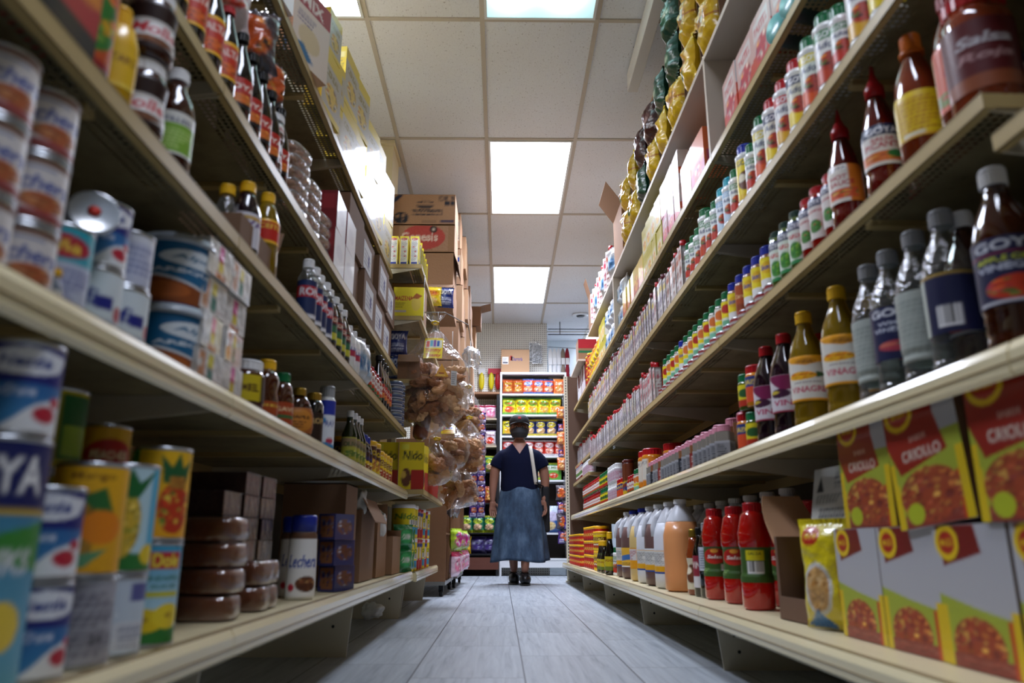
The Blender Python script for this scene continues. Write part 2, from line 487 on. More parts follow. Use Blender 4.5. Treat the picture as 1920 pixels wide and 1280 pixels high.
# ceiling lights
for i, (cx, cy, st) in enumerate(LIGHT_CELLS):
    x0 = GX0 + TW * cx + .0125; x1 = x0 + TW - .025; y0 = GY0 + TL * cy + .0125; y1 = y0 + TL - .025
    xc, yc = (x0 + x1) / 2, (y0 + y1) / 2
    r = empty('ceiling_light', (xc, yc, CEIL - .012))
    fw = .014
    f = MB(); hx, hy = (x1 - x0) / 2, (y1 - y0) / 2
    f.box(-hx, -hy, 0, hx, -hy + fw, .012).box(-hx, hy - fw, 0, hx, hy, .012).box(-hx, -hy + fw, 0, -hx + fw, hy - fw, .012).box(hx - fw, -hy + fw, 0, hx, hy - fw, .012)
    f.build('frame', mat('light_frame', 'd9d9d6', .4), r)
    if st == 5.0:     # the tired panel: two tubes show through its prismatic lens
        m, nt, b, tc = nodes_mat('dim_light_lens', 0.4)
        s = N(nt, 'SeparateXYZ'); nt.links.new(tc.outputs['Object'], s.inputs[0])
        tube = None
        for tx, ty in ((-.16, .36), (.12, .36)):
            dx = math_node(nt, 'SUBTRACT', s.outputs[0], tx); dy = math_node(nt, 'MULTIPLY', math_node(nt, 'SUBTRACT', s.outputs[1], ty), 0.7)
            e = math_node(nt, 'POWER', 2.718, math_node(nt, 'MULTIPLY', math_node(nt, 'ADD', math_node(nt, 'MULTIPLY', dx, dx), math_node(nt, 'MULTIPLY', dy, dy)), -70))
            tube = e if tube is None else math_node(nt, 'ADD', tube, e)
        b.inputs['Base Color'].default_value = (*lin('88aab0'), 1)
        b.inputs['Emission Color'].default_value = (*lin('c4eef2'), 1)
        nt.links.new(math_node(nt, 'ADD', math_node(nt, 'MULTIPLY', tube, 2.5), 0.62), b.inputs['Emission Strength'])
        em = m
    else:
        em = mat('light_lens', 'ffffff', .5, emit=('f0f4ff', 4.0))
        la = bpy.data.lights.new('panel_light', 'AREA'); la.shape = 'RECTANGLE'; la.size = TW - .08; la.size_y = TL - .08
        la.energy = st * LIGHT_WATTS; la.spread = math.radians(138); la.color = lin('dde7ff')
        lo_ = bpy.data.objects.new('panel_light', la); COL.objects.link(lo_); lo_.parent = r; lo_.location = (0, 0, .001)
    MB().box(-hx + fw, -hy + fw, .004, hx - fw, hy - fw, .011).build('diffuser', em, r)
    lab = {(0, 0): 'bright square-edged ceiling light panel in the middle of the ceiling, above the stacked cartons',
           (0, 2): 'bright ceiling light panel farthest away, just before the pegboard wall',
           (0, -2): 'dim bluish ceiling light panel at the top edge showing two tubes',
           (-2, -2): 'bright ceiling light panel at the top left corner beyond the left shelves'}.get((cx, cy), 'unseen ceiling light panel assumed for illumination, out of the picture, %s after the first' % ordn(i))
    tag(r, lab, 'ceiling light', 'ceiling light panels')

# ------------------------------------------------------------ shelving
def metal_perf(name, xf, sgn):
    """painted steel shelf, a band of real round perforations behind the front edge (object x = distance from front edge)"""
    m, nt, b, tc = nodes_mat(name, 0.42)
    n = N(nt, 'TexNoise', Scale=9.0, Detail=6.0, Roughness=.7); nt.links.new(tc.outputs['Object'], n.inputs['Vector'])
    c = ramp(nt, n.outputs['Fac'], [(0.28, '453a26'), (0.40, '7d7050'), (0.6, '918460'), (0.8, '9c8f6c')])
    nt.links.new(c, b.inputs['Base Color'])
    s = N(nt, 'SeparateXYZ'); nt.links.new(tc.outputs['Object'], s.inputs[0])
    ax = math_node(nt, 'ABSOLUTE', s.outputs[0])
    d = dots(nt, ax, s.outputs[1], 0.0145, 0.0047)
    band = math_node(nt, 'MULTIPLY', math_node(nt, 'GREATER_THAN', ax, .029), math_node(nt, 'LESS_THAN', ax, .087))
    yy = math_node(nt, 'FRACT', math_node(nt, 'DIVIDE', s.outputs[1], 0.32))
    gap = math_node(nt, 'GREATER_THAN', yy, .0)
    fac = math_node(nt, 'MULTIPLY', math_node(nt, 'MULTIPLY', d, band), gap)
    tr = nt.nodes.new('ShaderNodeBsdfTransparent'); ms = nt.nodes.new('ShaderNodeMixShader')
    nt.links.new(fac, ms.inputs[0]); nt.links.new(b.outputs[0], ms.inputs[1]); nt.links.new(tr.outputs[0], ms.inputs[2])
    nt.links.new(ms.outputs[0], nt.nodes['Material Output'].inputs[0])
    return m
PERF = metal_perf('perforated_shelf_steel', 0, 1)
DECKM = mat('base_deck_paint', 'cfc19a', 0.4)
LIPM = mat('shelf_edge_paint', 'b8a06a', 0.35)
CHANM = mat('price_channel_plastic', 'e9dbb0', 0.22, coat=.4)
CHAND = mat('price_channel_groove', '8a744c', 0.4)
BRM = mat('bracket_paint', 'c4bba4', 0.45)

SURF = {}      # shelf code -> (side, x of the front edge, top height)
def shelf(code, side, xf, xb, ztop, y0, y1, label, channel=False, perf=True):
    s = side
    r = empty('shelf', (s * xf, (y0 + y1) / 2, ztop)); L = (y1 - y0) / 2 - .002; d = xb - xf
    mb = MB()
    mb.box(0, -L, -.0015, s * d, L, 0)                       # deck sheet
    mb.build('deck', PERF if perf else DECKM, r)
    e = MB()
    e.box(0, -L, -.026, s * .0015, L, .0015)                    # folded front edge
    e.box(0, -L, -.026, s * .016, L, -.0245)
    e.box(s * (d - .002), -L, -.04, s * d, L, 0)
    e.box(s * .002, -L, -.024, s * d * .97, -L + .0015, -.0015).box(s * .002, L - .0015, -.024, s * d * .97, L, -.0015)
    e.build('front_edge', LIPM, r)
    for yy in (-L + .003, L - .0055):
        MB().prism([(s * .01, -.002), (s * .01, -.028), (s * d * .9, -.075), (s * d, -.075), (s * d, -.002)][::(1 if s < 0 else -1)], 'y', yy, yy + .0025).build('bracket', BRM, r)
    for k in (-1, 1):
        MB().box(s * .05, k * L / 3 - .012, -.014, s * d * .95, k * L / 3 + .012, -.0015).build('stiffener', LIPM, r)
    if channel:
        c = MB(); o = -s * .001
        c.prism([(o, .004), (o - s * .012, .006), (o - s * .019, -.006), (o - s * .019, -.034), (o - s * .012, -.040), (o, -.036)][::(-1 if s < 0 else 1)], 'y', -L, L)
        c.build('price_channel', CHANM, r)
        c2 = MB(); c2.box(o - s * .0188, -L, -.0225, o - s * .0205, L, -.0205).box(o - s * .0, -L, .0045, o - s * .012, L, .0075)
        c2.build('channel_groove', CHAND, r)
    tag(r, label, 'shelf', 'steel shelves of the ' + ('left' if s < 0 else 'right') + ' gondola')
    SURF[code] = (s, xf, ztop)
    return r

ybL = [-1.28, 0.02, 1.32, 2.62, 3.90]
tierL = [('L1', .455, .99, .213, True, 'cream bottom shelf'), ('L2', .495, .99, .608, True, 'second shelf with pale price rail'),
         ('L3', .492, .97, .911, False, 'third perforated shelf'), ('L4', .552, .97, 1.237, False, 'fourth perforated shelf'),
         ('L5', .60, .97, 1.775, False, 'topmost perforated shelf')]
bayname = ['behind the camera line', 'beside the lens', 'second bay along', 'far bay before the bread bags']
for code, xf, xb, z, ch, nm in tierL:
    for k in range(4):
        if k == 0: continue
        shelf(code, -1, xf, xb, z, ybL[k], ybL[k + 1], '%s of left shelving, %s' % (nm, ['', 'bay nearest the camera', 'middle bay', 'farthest bay before the hanging bread'][k]), ch, code != 'L1')
ybR = [-0.32, 0.96, 2.34, 3.60, 4.86, 6.14, 7.45]
tierR = [('R1', .60, 1.12, .170, True, 'cream bottom shelf'), ('R2', .69, 1.12, .608, True, 'second shelf with pale price rail'),
         ('R3', .70, 1.10, .992, False, 'third perforated shelf'), ('R4', .70, 1.10, 1.318, False, 'fourth perforated shelf'),
         ('R5', .72, 1.10, 1.650, False, 'fifth perforated shelf')]
bn = ['bay beside the lens', 'second bay from the camera', 'third bay from the camera', 'fourth bay from the camera', 'fifth bay from the camera', 'farthest bay by the slotted upright']
for code, xf, xb, z, ch, nm in tierR:
    for k in range(6):
        zz = z
        if code == 'R3' and k == 0: zz = .918
        if code == 'R3' and k == 5: zz = .911
        shelf(code, 1, xf, xb, zz, ybR[k], ybR[k + 1], '%s of right shelving, %s' % (nm, bn[k]), ch, code != 'R1')
shelf('R3b', 1, .72, 1.10, 1.076, ybR[5], ybR[6], 'extra narrow perforated shelf of right shelving, farthest bay')
for c, x, z in (('R3', .70, .992), ): SURF[c] = (1, x, z)

# gondola frames: back panels, uprights, base brackets
def slotted(name, xw):
    m, nt, b, tc = nodes_mat(name, 0.45)
    s = N(nt, 'SeparateXYZ'); nt.links.new(tc.outputs['Object'], s.inputs[0])
    zf = math_node(nt, 'FRACT', math_node(nt, 'DIVIDE', s.outputs[2], .0254 * 1.1))
    sl = math_node(nt, 'MULTIPLY', math_node(nt, 'GREATER_THAN', zf, .45), math_node(nt, 'LESS_THAN', math_node(nt, 'ABSOLUTE', s.outputs[0]), .0045))
    mx = N(nt, 'MixRGB'); nt.links.new(sl, mx.inputs[0]); mx.inputs[1].default_value = (*lin('e3dcc6'), 1); mx.inputs[2].default_value = (*lin('1d1a16'), 1)
    nt.links.new(mx.outputs[0], b.inputs['Base Color']); return m
SLOT = slotted('slotted_upright_paint', .01)
PANM = mat('gondola_back_panel', '4b3f30', 0.6)
def gondola(side, xb, ys, top, xlip, zlip, label, nearname):
    s = side
    r = empty('gondola_frame', (s * xb, ys[0], 0))
    L = ys[-1] - ys[0]
    MB().box(s * .004, 0, .10, s * .02, L, top).build('back_panel', PANM, r)
    for y in ys:
        yy = y - ys[0]
        MB().box(s * .003, yy - .006, 0.0, s * .03, yy + .006, top + .02).build('upright', BRM, r)
    tag(r, label, 'shelving frame')
    for k, y in enumerate(ys):
        # base bracket: plate under the bottom deck with bolt holes
        w = zlip - .045; dx = xb - xlip - .03
        b = empty('base_bracket', (s * xb, y, 0))
        xa = -s * dx
        pts = [(xa, w), (xa + s * .015, .0), (0, .0), (0, w)]
        MB().prism(pts if s < 0 else pts[::-1], 'y', -.003, .003).build('plate', BRM, b)
        for hx, hz in ((.05, w - .03), (.062, w - .075)):
            if hz > .01: MB().tube([(xa + s * hx, -.0036, hz), (xa + s * hx, .0036, hz)], .005, 10).build('bolt', mat('bolt_black', '16140f', .5), b)
        sd = 'left' if s < 0 else 'right'
        tag(b, 'cream steel foot plate under the %s bottom shelf, %s from the camera' % (sd, ordn(k + 1)), 'shelf bracket', 'foot plates under the %s shelving' % sd)
gondola(-1, .99, ybL[1:], 2.0, .455, .213, 'cream steel frame carrying the left shelves', '')
gondola(1, 1.12, ybR[1:], 2.0, .60, .170, 'cream steel frame carrying the right shelves', '')
# ------------------------------------------------------------ product kinds (each kind = list of parts sharing mesh data)
KINDS = {}
GLASS = lambda n, c, r=.06, t=.85: mat(n, c, r, trans=t, ior=1.33)
STEEL = mat('tin_plate', 'b9bcc0', 0.28, 1.0)
def M_(n): return MATS[n]
mat('cap_white', 'e8e8e8', .35); mat('cap_red', 'b3121c', .3); mat('cap_blue', '1c2f9a', .3); mat('cap_green', '0f6b3c', .3)
mat('cap_yellow', 'f0b81c', .35); mat('cap_black', '121214', .3); mat('cap_orange', 'd26a17', .35); mat('cap_cyan', '2aa7b8', .3)
mat('cap_gold', 'b99638', .3, .8); mat('cap_grey', '9c9ea0', .35); mat('cap_pink', 'd88fa0', .35); mat('cap_maroon', '5e1322', .3)
mat('sauce_brown', '3a140c', .06, coat=1); mat('sauce_red', '8e1109', .08, coat=1); mat('sauce_hot', '5a0d08', .06, coat=1)
mat('cola_dark', '0b0706', .05, coat=1); mat('amber', '3d1505', .05, coat=1, trans=.25); mat('honey', '4a1e0a', .06, coat=1, trans=.2)
mat('oil_yellow', 'a8861c', .05, trans=.55, coat=.6, ior=1.33); mat('clear_plastic', 'd5dcd8', .06, trans=.92, ior=1.2)
mat('brown_sauce', '7c3016', .08, coat=1); mat('ketchup', 'b5130e', .06, coat=1); mat('white_plastic', 'e6e6e2', .3, coat=.3)
mat('jug_translucent', 'eceef4', .35, trans=.12); mat('juice_orange', 'f2a468', .3, trans=.15, coat=.2); mat('juice_brown', '6a4f4c', .3, coat=.2)
mat('juice_yellow', 'd5b878', .3, coat=.2); mat('mustard_yellow', 'e2b213', .3, coat=.4); mat('blue_plastic', '20489a', .3, coat=.3)
mat('jelly_dark', '2a0a0c', .06, coat=1); mat('grape', '1c0a16', .05, coat=1); mat('orange_plastic', 'd8861c', .2, coat=.6)
mat('spice_brown', '8a5a3a', .3, coat=.7); mat('spice_grey', '8c857a', .25, coat=.8)
mat('cardboard', '9a7455', .8, bump=(80, .1)); mat('cardboard_dark', '7d5e46', .8, bump=(80, .1)); mat('foam_white', 'e9e9e6', .6)
mat('film_clear', 'ffffff', .12)

def thin_film(name, tint='ffffff', opacity=.2, rough=.08, haze=.35):
    """clear wrapping film: mostly see-through, glossy where it catches the light"""
    if name in MATS: return MATS[name]
    m = bpy.data.materials.new(name); m.use_nodes = True; nt = m.node_tree
    for n in list(nt.nodes):
        if n.type == 'BSDF_PRINCIPLED': nt.nodes.remove(n)
    tr = nt.nodes.new('ShaderNodeBsdfTransparent'); tr.inputs[0].default_value = (*lin(tint), 1)
    gl = nt.nodes.new('ShaderNodeBsdfGlossy'); gl.inputs['Roughness'].default_value = rough; gl.inputs[0].default_value = (.9, .9, .9, 1)
    df = nt.nodes.new('ShaderNodeBsdfDiffuse'); df.inputs[0].default_value = (.75, .77, .8, 1)
    m1 = nt.nodes.new('ShaderNodeMixShader'); m1.inputs[0].default_value = haze
    nt.links.new(gl.outputs[0], m1.inputs[1]); nt.links.new(df.outputs[0], m1.inputs[2])
    lw = nt.nodes.new('ShaderNodeLayerWeight'); lw.inputs[0].default_value = .35
    a = math_node(nt, 'ADD', math_node(nt, 'MULTIPLY', lw.outputs['Facing'], .5), opacity)
    m2 = nt.nodes.new('ShaderNodeMixShader'); nt.links.new(a, m2.inputs[0]); nt.links.new(tr.outputs[0], m2.inputs[1]); nt.links.new(m1.outputs[0], m2.inputs[2])
    n = N(nt, 'TexNoise', Scale=40.0, Detail=3.0); tc = nt.nodes.new('ShaderNodeTexCoord'); nt.links.new(tc.outputs['Object'], n.inputs['Vector'])
    bp = nt.nodes.new('ShaderNodeBump'); bp.inputs['Strength'].default_value = .8; bp.inputs['Distance'].default_value = .01; nt.links.new(n.outputs[0], bp.inputs['Height'])
    for x in (gl, df): nt.links.new(bp.outputs[0], x.inputs['Normal'])
    nt.links.new(m2.outputs[0], nt.nodes['Material Output'].inputs[0]); MATS[name] = m
    return m

MATS.pop('clear_plastic'); thin_film('clear_plastic', 'e2e8e4', .05, .06)
def K(key, name, cat, r, h, parts, dx=None, dy=None):
    KINDS[key] = dict(name=name, cat=cat, r=r, h=h, w=dx or 2 * r, d=dy or 2 * r, parts=parts)
def lathe_me(name, prof, mt, seg=28, **k):
    return MB().lathe(prof, seg, **k).mesh(name, [mt])
def can(key, name, r, h, ops, rep=2, nu=84, nv=32, m=None, lid=True):
    e = .0016
    prof = [(r - .004, .0015), (r - .001, .0), (r + e, .001), (r + e, .004), (r, .0055), (r, h - .0055), (r + e, h - .004), (r + e, h - .001), (r - .001, h), (r - .0035, h - .003), (.001, h - .003)]
    P = [('body', lathe_me('body', prof[:9], STEEL), []), ('lid', lathe_me('lid', [(r - .0008, h - .0028), (r * .8, h - .0018), (r * .78, h - .0032), (.001, h - .0032)], STEEL), []),
         ('label', wrap_mesh('label', [(r, 0), (r, h)], .0055, h - .0055, ops, nu, nv, rep), [])]
    K(key, name, 'can', r + e, h, P)
def cap_me(r, z0, z1, mt, rib=.04, dome=.0):
    h = z1 - z0
    return MB().lathe([(r, z0), (r, z0 + h * .75)], 40, rib=rib, smooth=False).lathe([(r, z0 + h * .74), (r * .97, z0 + h * .88), (r * .88, z1 - .0004), (r * .3, z1 + dome), (.001, z1 + dome)], 24).mesh('cap', [mt])
def bottle(key, name, prof, body, cap, labels=(), seg=28, sx=1, sy=1, extra=(), cat='bottle', capname='cap'):
    h = max(p[1] for p in prof)
    P = [('body', MB().lathe(prof, seg, sx=sx, sy=sy).mesh('body', [body]), [])]
    if cap:
        r, z0, z1, cm = cap[:4]; P.append((capname, cap_me(r, z0, z1, cm, *(cap[4:] if len(cap) > 4 else ())), [])); h = max(h, z1)
    for lb in labels:
        z0, z1, ops = lb[:3]; kw = lb[3] if len(lb) > 3 else {}
        P.append(('label', wrap_mesh('label', prof, z0, z1, ops, kw.get('nu', 64), kw.get('nv', 30), kw.get('rep', 2), sx=sx, sy=sy, m=kw.get('m')), []))
    P += list(extra)
    R = max(p[0] for p in prof) + .0008
    K(key, name, cat, R * max(sx, sy), h, P, 2 * R * sx, 2 * R * sy)
def boxk(key, name, w, d, h, arts, n=28, cat='box', m=None, extra=()):
    K(key, name, cat, w / 2, h, [('carton', box_mesh('carton', w, d, h, arts, n, m), [])] + list(extra), w, d)
def bagk(key, name, w, d, h, ops, seed=1, back=None, cat='bag', nu=26, nv=34, m=None, crumple=1.0):
    K(key, name, cat, w / 2, h, [('pouch', bag_mesh('pouch', w, d, h, ops, back, nu, nv, seed, m, crumple), [])], w, d)

ALLP = []
def put(key, x, y, z, rot, label, group=None, name=None, scale=None, cat=None):
    k = KINDS[key]
    if len(k['parts']) == 1:
        r = link(name or k['name'], k['parts'][0][1], None, (x, y, z), rot)
    else:
        r = empty(name or k['name'], (x, y, z), rot)
        for pn, me, subs in k['parts']:
            p = link(pn, me, r)
            for sn, sm in subs: link(sn, sm, p)
    if scale: r.scale = scale if hasattr(scale, '__len__') else (scale,) * 3
    tag(r, label, cat or k['cat'], group)
    ALLP.append(r)
    return r

CYLROT = {-1: math.radians(38), 1: math.radians(-38)}
BOXROT = {-1: PI / 2, 1: -PI / 2}
def facerot(key, s):
    k = KINDS[key]
    return BOXROT[s] if k['parts'][0][0] in ('carton', 'pouch') else CYLROT[s]
def on(code, key, px=None, y=None, inset=.015, look='', group=None, tier=0, rot=None, jit=.06, behind=0, cat=None, z=None, name=None, scale=None, zoff=0):
    """stand one product on a shelf; px = photo column of its middle"""
    s, xf, zt = SURF[code]; k = KINDS[key]
    box = k['parts'][0][0] in ('carton', 'pouch')
    half = (k['d'] / 2 if box else k['w'] / 2)
    X = xf + inset + half + behind
    zz = (zt if z is None else z) + .0016 + tier + zoff
    if px is not None and s < 0: px -= .048 * (940 - px)
    if y is None: y = dpx(px, X, zz - CAM_H + k['h'] * .5)
    rr = (facerot(key, s) if rot is None else math.radians(rot)) + random.uniform(-jit, jit)
    return put(key, s * X, y, zz, rr, look, group, name, scale, cat)
def row(code, key, y0, n, look, group, gap=.004, inset=.015, tiers=1, deep=1, rot=None, jit=.05, where='', keys=None, thr=1.0, zj=0, order=0, lat=.004):
    """a row of like products along the shelf front, nearest first"""
    k = KINDS[key]; s, xf, zt = SURF[code]
    box = k['parts'][0][0] in ('carton', 'pouch')
    pitch = (k['w'] if (box and rot is None) else (k['d'] if box else k['w'])) + gap
    dep = k['d'] if (box and rot is None) else k['w']
    y = y0 + pitch / 2
    for i in range(n):
        vs = (random.uniform(.93, 1.04), 1, random.uniform(.86, 1.06)) if key[:3] == 'sp_' else None
        kk = keys[i % len(keys)] if keys else key
        for t in range(tiers):
            for q in range(deep):
                bits = look
                if tiers > 1: bits += ', ' + (['lower', 'upper'][t] if tiers == 2 else ['bottom', 'middle', 'top', 'highest'][t]) + ' tier'
                if q: bits += ', ' + ('row behind' if q == 1 else 'second row behind')
                bits += ', %s from the near end' % ordn(i + 1 + order)
                on(code, kk, y=y + random.uniform(-.3, .3) * gap, inset=inset + random.uniform(0, lat) , look=bits, group=group, tier=t * (KINDS[kk]['h'] + .0006), rot=rot, jit=jit, behind=q * (dep + .006), scale=vs)
        y += pitch
    return y - pitch / 2

# ---------- artwork
NES = [('g', 0, 0, 1, 1, '3f8fc4', '1a2a86'), ('r', 0, .55, 1, 1, '1c2578'), ('e', .5, .8, .34, .16, 'e9ecf2'), ('p', [(.15, .82), (.5, .98), (.9, .9), (.8, .7), (.4, .66)], 'e9ecf2'), ('t', 'Nestlé', .5, .8, .42, .14, '1d3a8c', .1),
       ('p', [(.35, 0), (.6, .3), (1, .5), (1, 0)], 'eef0f2'), ('e', .72, .2, .12, .1, 'c2273d'), ('e', .82, .36, .07, .06, 'c2273d'), ('t', 'Media Crema', .36, .45, .5, .1, 'dfe6f4', .2)]
LECH = [('f', 'ded9d6'), ('r', 0, .9, 1, 1, '7d5a4a'), ('r', 0, 0, 1, .13, '8a4a44'), ('r', 0, .1, 1, .15, 'a53a44'), ('t', 'La', .3, .75, .15, .1, '2c479c', .3), ('t', 'Lechera', .52, .6, .72, .26, '2c479c', .25),
        ('r', .2, .83, .7, .86, '7d87a8'), ('en', .62, .3, .24, .15, ['b3603a', 'd08b50', 'e0b07a', '8f4a2c'], 20), ('l', .08, .25, .34, .45, 4, '8890a8')]
LECB = [('f', 'e9e7e3'), ('r', 0, .9, 1, 1, '6b4a36'), ('t', 'Lechera', .5, .55, .7, .2, '26459f', .25), ('en', .6, .2, .25, .12, ['5a2e1a', '8a5230', 'c99860'], 14), ('e', .25, .15, .08, .06, 'c2273d')]
PINE = [('g', 0, 0, 1, 1, 'd9eef2', '2a9ec4'), ('r', 0, 0, 1, .16, '2f7a36'), ('p', [(0, 1), (0, .3), (.12, .2), (.2, .6), (.12, 1)], '1f5f3a'), ('n', .02, .2, .16, .7, ['c9a52a', '8f8a2a', 'e0c24a'], 30), ('r', .48, .76, .9, .94, 'c2202c'), ('t', 'Dole', .69, .85, .34, .15, 'f2e14a'),
        ('t', 'PINEAPPLE', .68, .66, .5, .05, '2f6f5a'), ('t', 'SLICES', .7, .58, .34, .05, '2f6f5a'), ('r', .44, .47, .92, .52, 'c9c22a'), ('e', .5, .23, .24, .12, 'e9c81c'), ('e', .78, .27, .2, .13, 'f0d42a'), ('e', .5, .24, .05, .03, 'c29a1a'), ('e', .78, .28, .05, .03, 'c29a1a')]
PINEB = [('f', 'bfe0ea'), ('p', [(.1, 0), (.9, 0), (.8, .15), (.1, .2)], '2f7a36'), ('r', .75, .2, 1, 1, '4cb4d8'), ('en', .45, .45, .2, .34, ['d4b43a', 'a8922a', 'ecd66a', '7f8a2a'], 40), ('p', [(.3, .7), (.15, 1), (.45, .85), (.5, 1), (.6, .85), (.8, 1), (.6, .7)], '1f6b34'), ('e', .8, .15, .12, .1, 'f0cf2a')]
FRUIT = [('g', 0, 0, 1, 1, 'f0a81c', 'e8b81c'), ('r', 0, .1, .2, 1, '2f8a2f'), ('r', 0, 0, .35, .3, 'c9cf3a'), ('b', .05, .05, .28, .27), ('en', .66, .34, .2, .3, ['c2381c', 'e0662a', '4f8f2f', 'e8c84a', 'b8551c'], 26), ('p', [(.5, .62), (.45, .95), (.58, .8), (.66, .98), (.72, .8), (.86, .92), (.78, .6)], '1f5f34'), ('n', .56, .55, .78, .7, ['a8702a', 'c98f3a'], 14)]
MANGO = [('g', 0, 0, 1, 1, 'e8a81c', 'eeb420'), ('n', .2, .15, .55, .75, ['b8842a', '8a6a2a', '6a7a2a', 'c99a4a'], 16), ('p', [(.4, .7), (.62, .8), (.72, .55), (.5, .6)], '2f6f34'), ('e', .62, .42, .2, .16, 'f08a1c'), ('e', .2, .2, .15, .16, '9a2a1c'), ('p', [(.1, .08), (.5, .18), (.7, .22), (.5, .05)], '5f9a6a'), ('t', 'Mango', .5, .9, .4, .09, '7a4a12')]
GREYB = [('f', 'a9a8b0'), ('l', .05, .1, .95, .9, 16, '5f5e6a'), ('e', .62, .3, .17, .13, '8f8e96'), ('t', '24', .62, .3, .14, .12, '3a3942')]
BLUEB = [('f', 'c9d6e2'), ('r', 0, 0, .4, 1, '2fa0c0'), ('r', .45, .05, .95, .42, 'dfe2e8'), ('l', .5, .08, .9, .4, 6, '7a86a0'), ('r', .6, .7, .95, .95, '5a5f9a'), ('l', .05, .5, .5, .9, 5, 'e6eef4')]
GOYAB = [('g', 0, 0, 1, 1, '6fb4cc', '1f6f9a'), ('r', 0, .72, 1, 1, '16205f'), ('t', 'GOYA', .5, .86, .7, .16, 'f2f2f2'), ('r', 0, .69, 1, .72, 'c9a93a'), ('p', [(0, .68), (.5, .6), (1, .68), (1, .45), (.4, .52), (0, .4)], '3f8f3a'), ('t', 'CHUNKS', .5, .5, .7, .1, 'e4e6e8', .2), ('en', .3, .22, .26, .18, ['7a2a12', 'a8481c', 'd8b03a'], 14), ('e', .7, .24, .14, .1, 'f0d04a')]
DELM = [('f', 'd8a41c'), ('r', 0, 0, 1, .3, '2f5f2a'), ('e', .5, .55, .34, .26, 'b3201c'), ('t', 'PEACHES', .5, .55, .5, .14, 'f0e0b0')]
GRYEL = [('f', 'd8c21c'), ('r', .5, .1, 1, .95, '1f6b2f'), ('r', .55, .15, .95, .55, '9fc23a'), ('t', 'MAIZ', .25, .7, .36, .2, '3f7a2a')]
ALPB = [('g', 0, 0, 1, 1, '1b6c98', '15608f'), ('r', 0, .0, 1, .3, '8f4a22'), ('p', [(0, .3), (.2, .28), (.42, .42), (.66, .26), (.82, .3), (1, .34), (1, .28), (0, .2)], '8f4a22'), ('p', [(0, .35), (.2, .31), (.42, .46), (.66, .3), (1, .4), (1, .35), (.66, .26), (.42, .42), (.2, .28), (0, .3)], 'd6dbe0'),
        ('e', .62, .74, .19, .14, 'dfe8ee'), ('t', 'Alpina', .62, .74, .28, .1, '1b6c98', .2), ('t', 'AREQUIPE', .6, .52, .4, .07, 'dfe8ee'), ('e', .45, .2, .14, .13, 'b3602a'), ('r', .0, .06, .2, .6, 'b9c4cc'), ('l', .02, .1, .18, .56, 9, '4a5a66'), ('b', .78, .04, .92, .26)]
MILKW = [('f', 'dbe6ea'), ('p', [(.05, .1), (.35, .05), (.2, .6)], 'c9dfe6'), ('t', 'Mi', .45, .55, .24, .3, '20308a', .2), ('r', .55, .38, .75, .6, '232a86'), ('e', .2, .4, .08, .16, 'b3273a'), ('e', .85, .35, .07, .14, 'b3273a'), ('l', .3, .1, .9, .25, 2, '8fa0b8')]
DOLEJ = [('f', '2aa6b8'), ('e', .5, .78, .34, .14, 'b3203a'), ('t', 'Piña', .5, .78, .44, .14, 'f0d04a'), ('r', .15, .1, .95, .6, 'bfc8dc'), ('l', .2, .15, .9, .55, 6, '6a6ca6'), ('e', .3, .2, .2, .1, 'e0c43a')]
HERSH = [('f', '2a120e'), ('r', 0, .1, 1, .62, 'e2dfdc'), ('t', 'Molle', .5, .42, .7, .26, 'c2202c', .2), ('en', .5, .17, .3, .07, ['7a4a2a', 'a8683a', '4a2412'], 8)]
NUTE = [('f', 'e8e6e2'), ('t', 'Nocilla', .5, .66, .7, .26, 'b3202a'), ('n', .1, .05, .9, .45, ['5a2a16', '8f4f2a', 'e0d8c8', '3a180c'], 14)]
VINGR = [('f', '7fae3a'), ('r', 0, .72, 1, 1, 'dcdcd4'), ('t', 'DISTILLED', .5, .8, .66, .11, '2a2f66'), ('r', 0, 0, 1, .05, 'e6e6dc'), ('l', .12, .15, .88, .62, 6, 'b6d678')]
def simplelab(bg, txt, tc, bands=(), food=None, h=.2, cy=.7):
    o = [('f', bg)] + [('r', 0, a, 1, b, c) for a, b, c in bands]
    if food: o.append(('en', .5, food[0], .36, food[1], food[2], 16))
    if txt: o.append(('t', txt, .5, cy, .74, h, tc))
    return o
mag_meat = ['a8482a', '7a2f1f', 'c97a3a', 'd8a24a', '8f3a34', 'b85a3a']
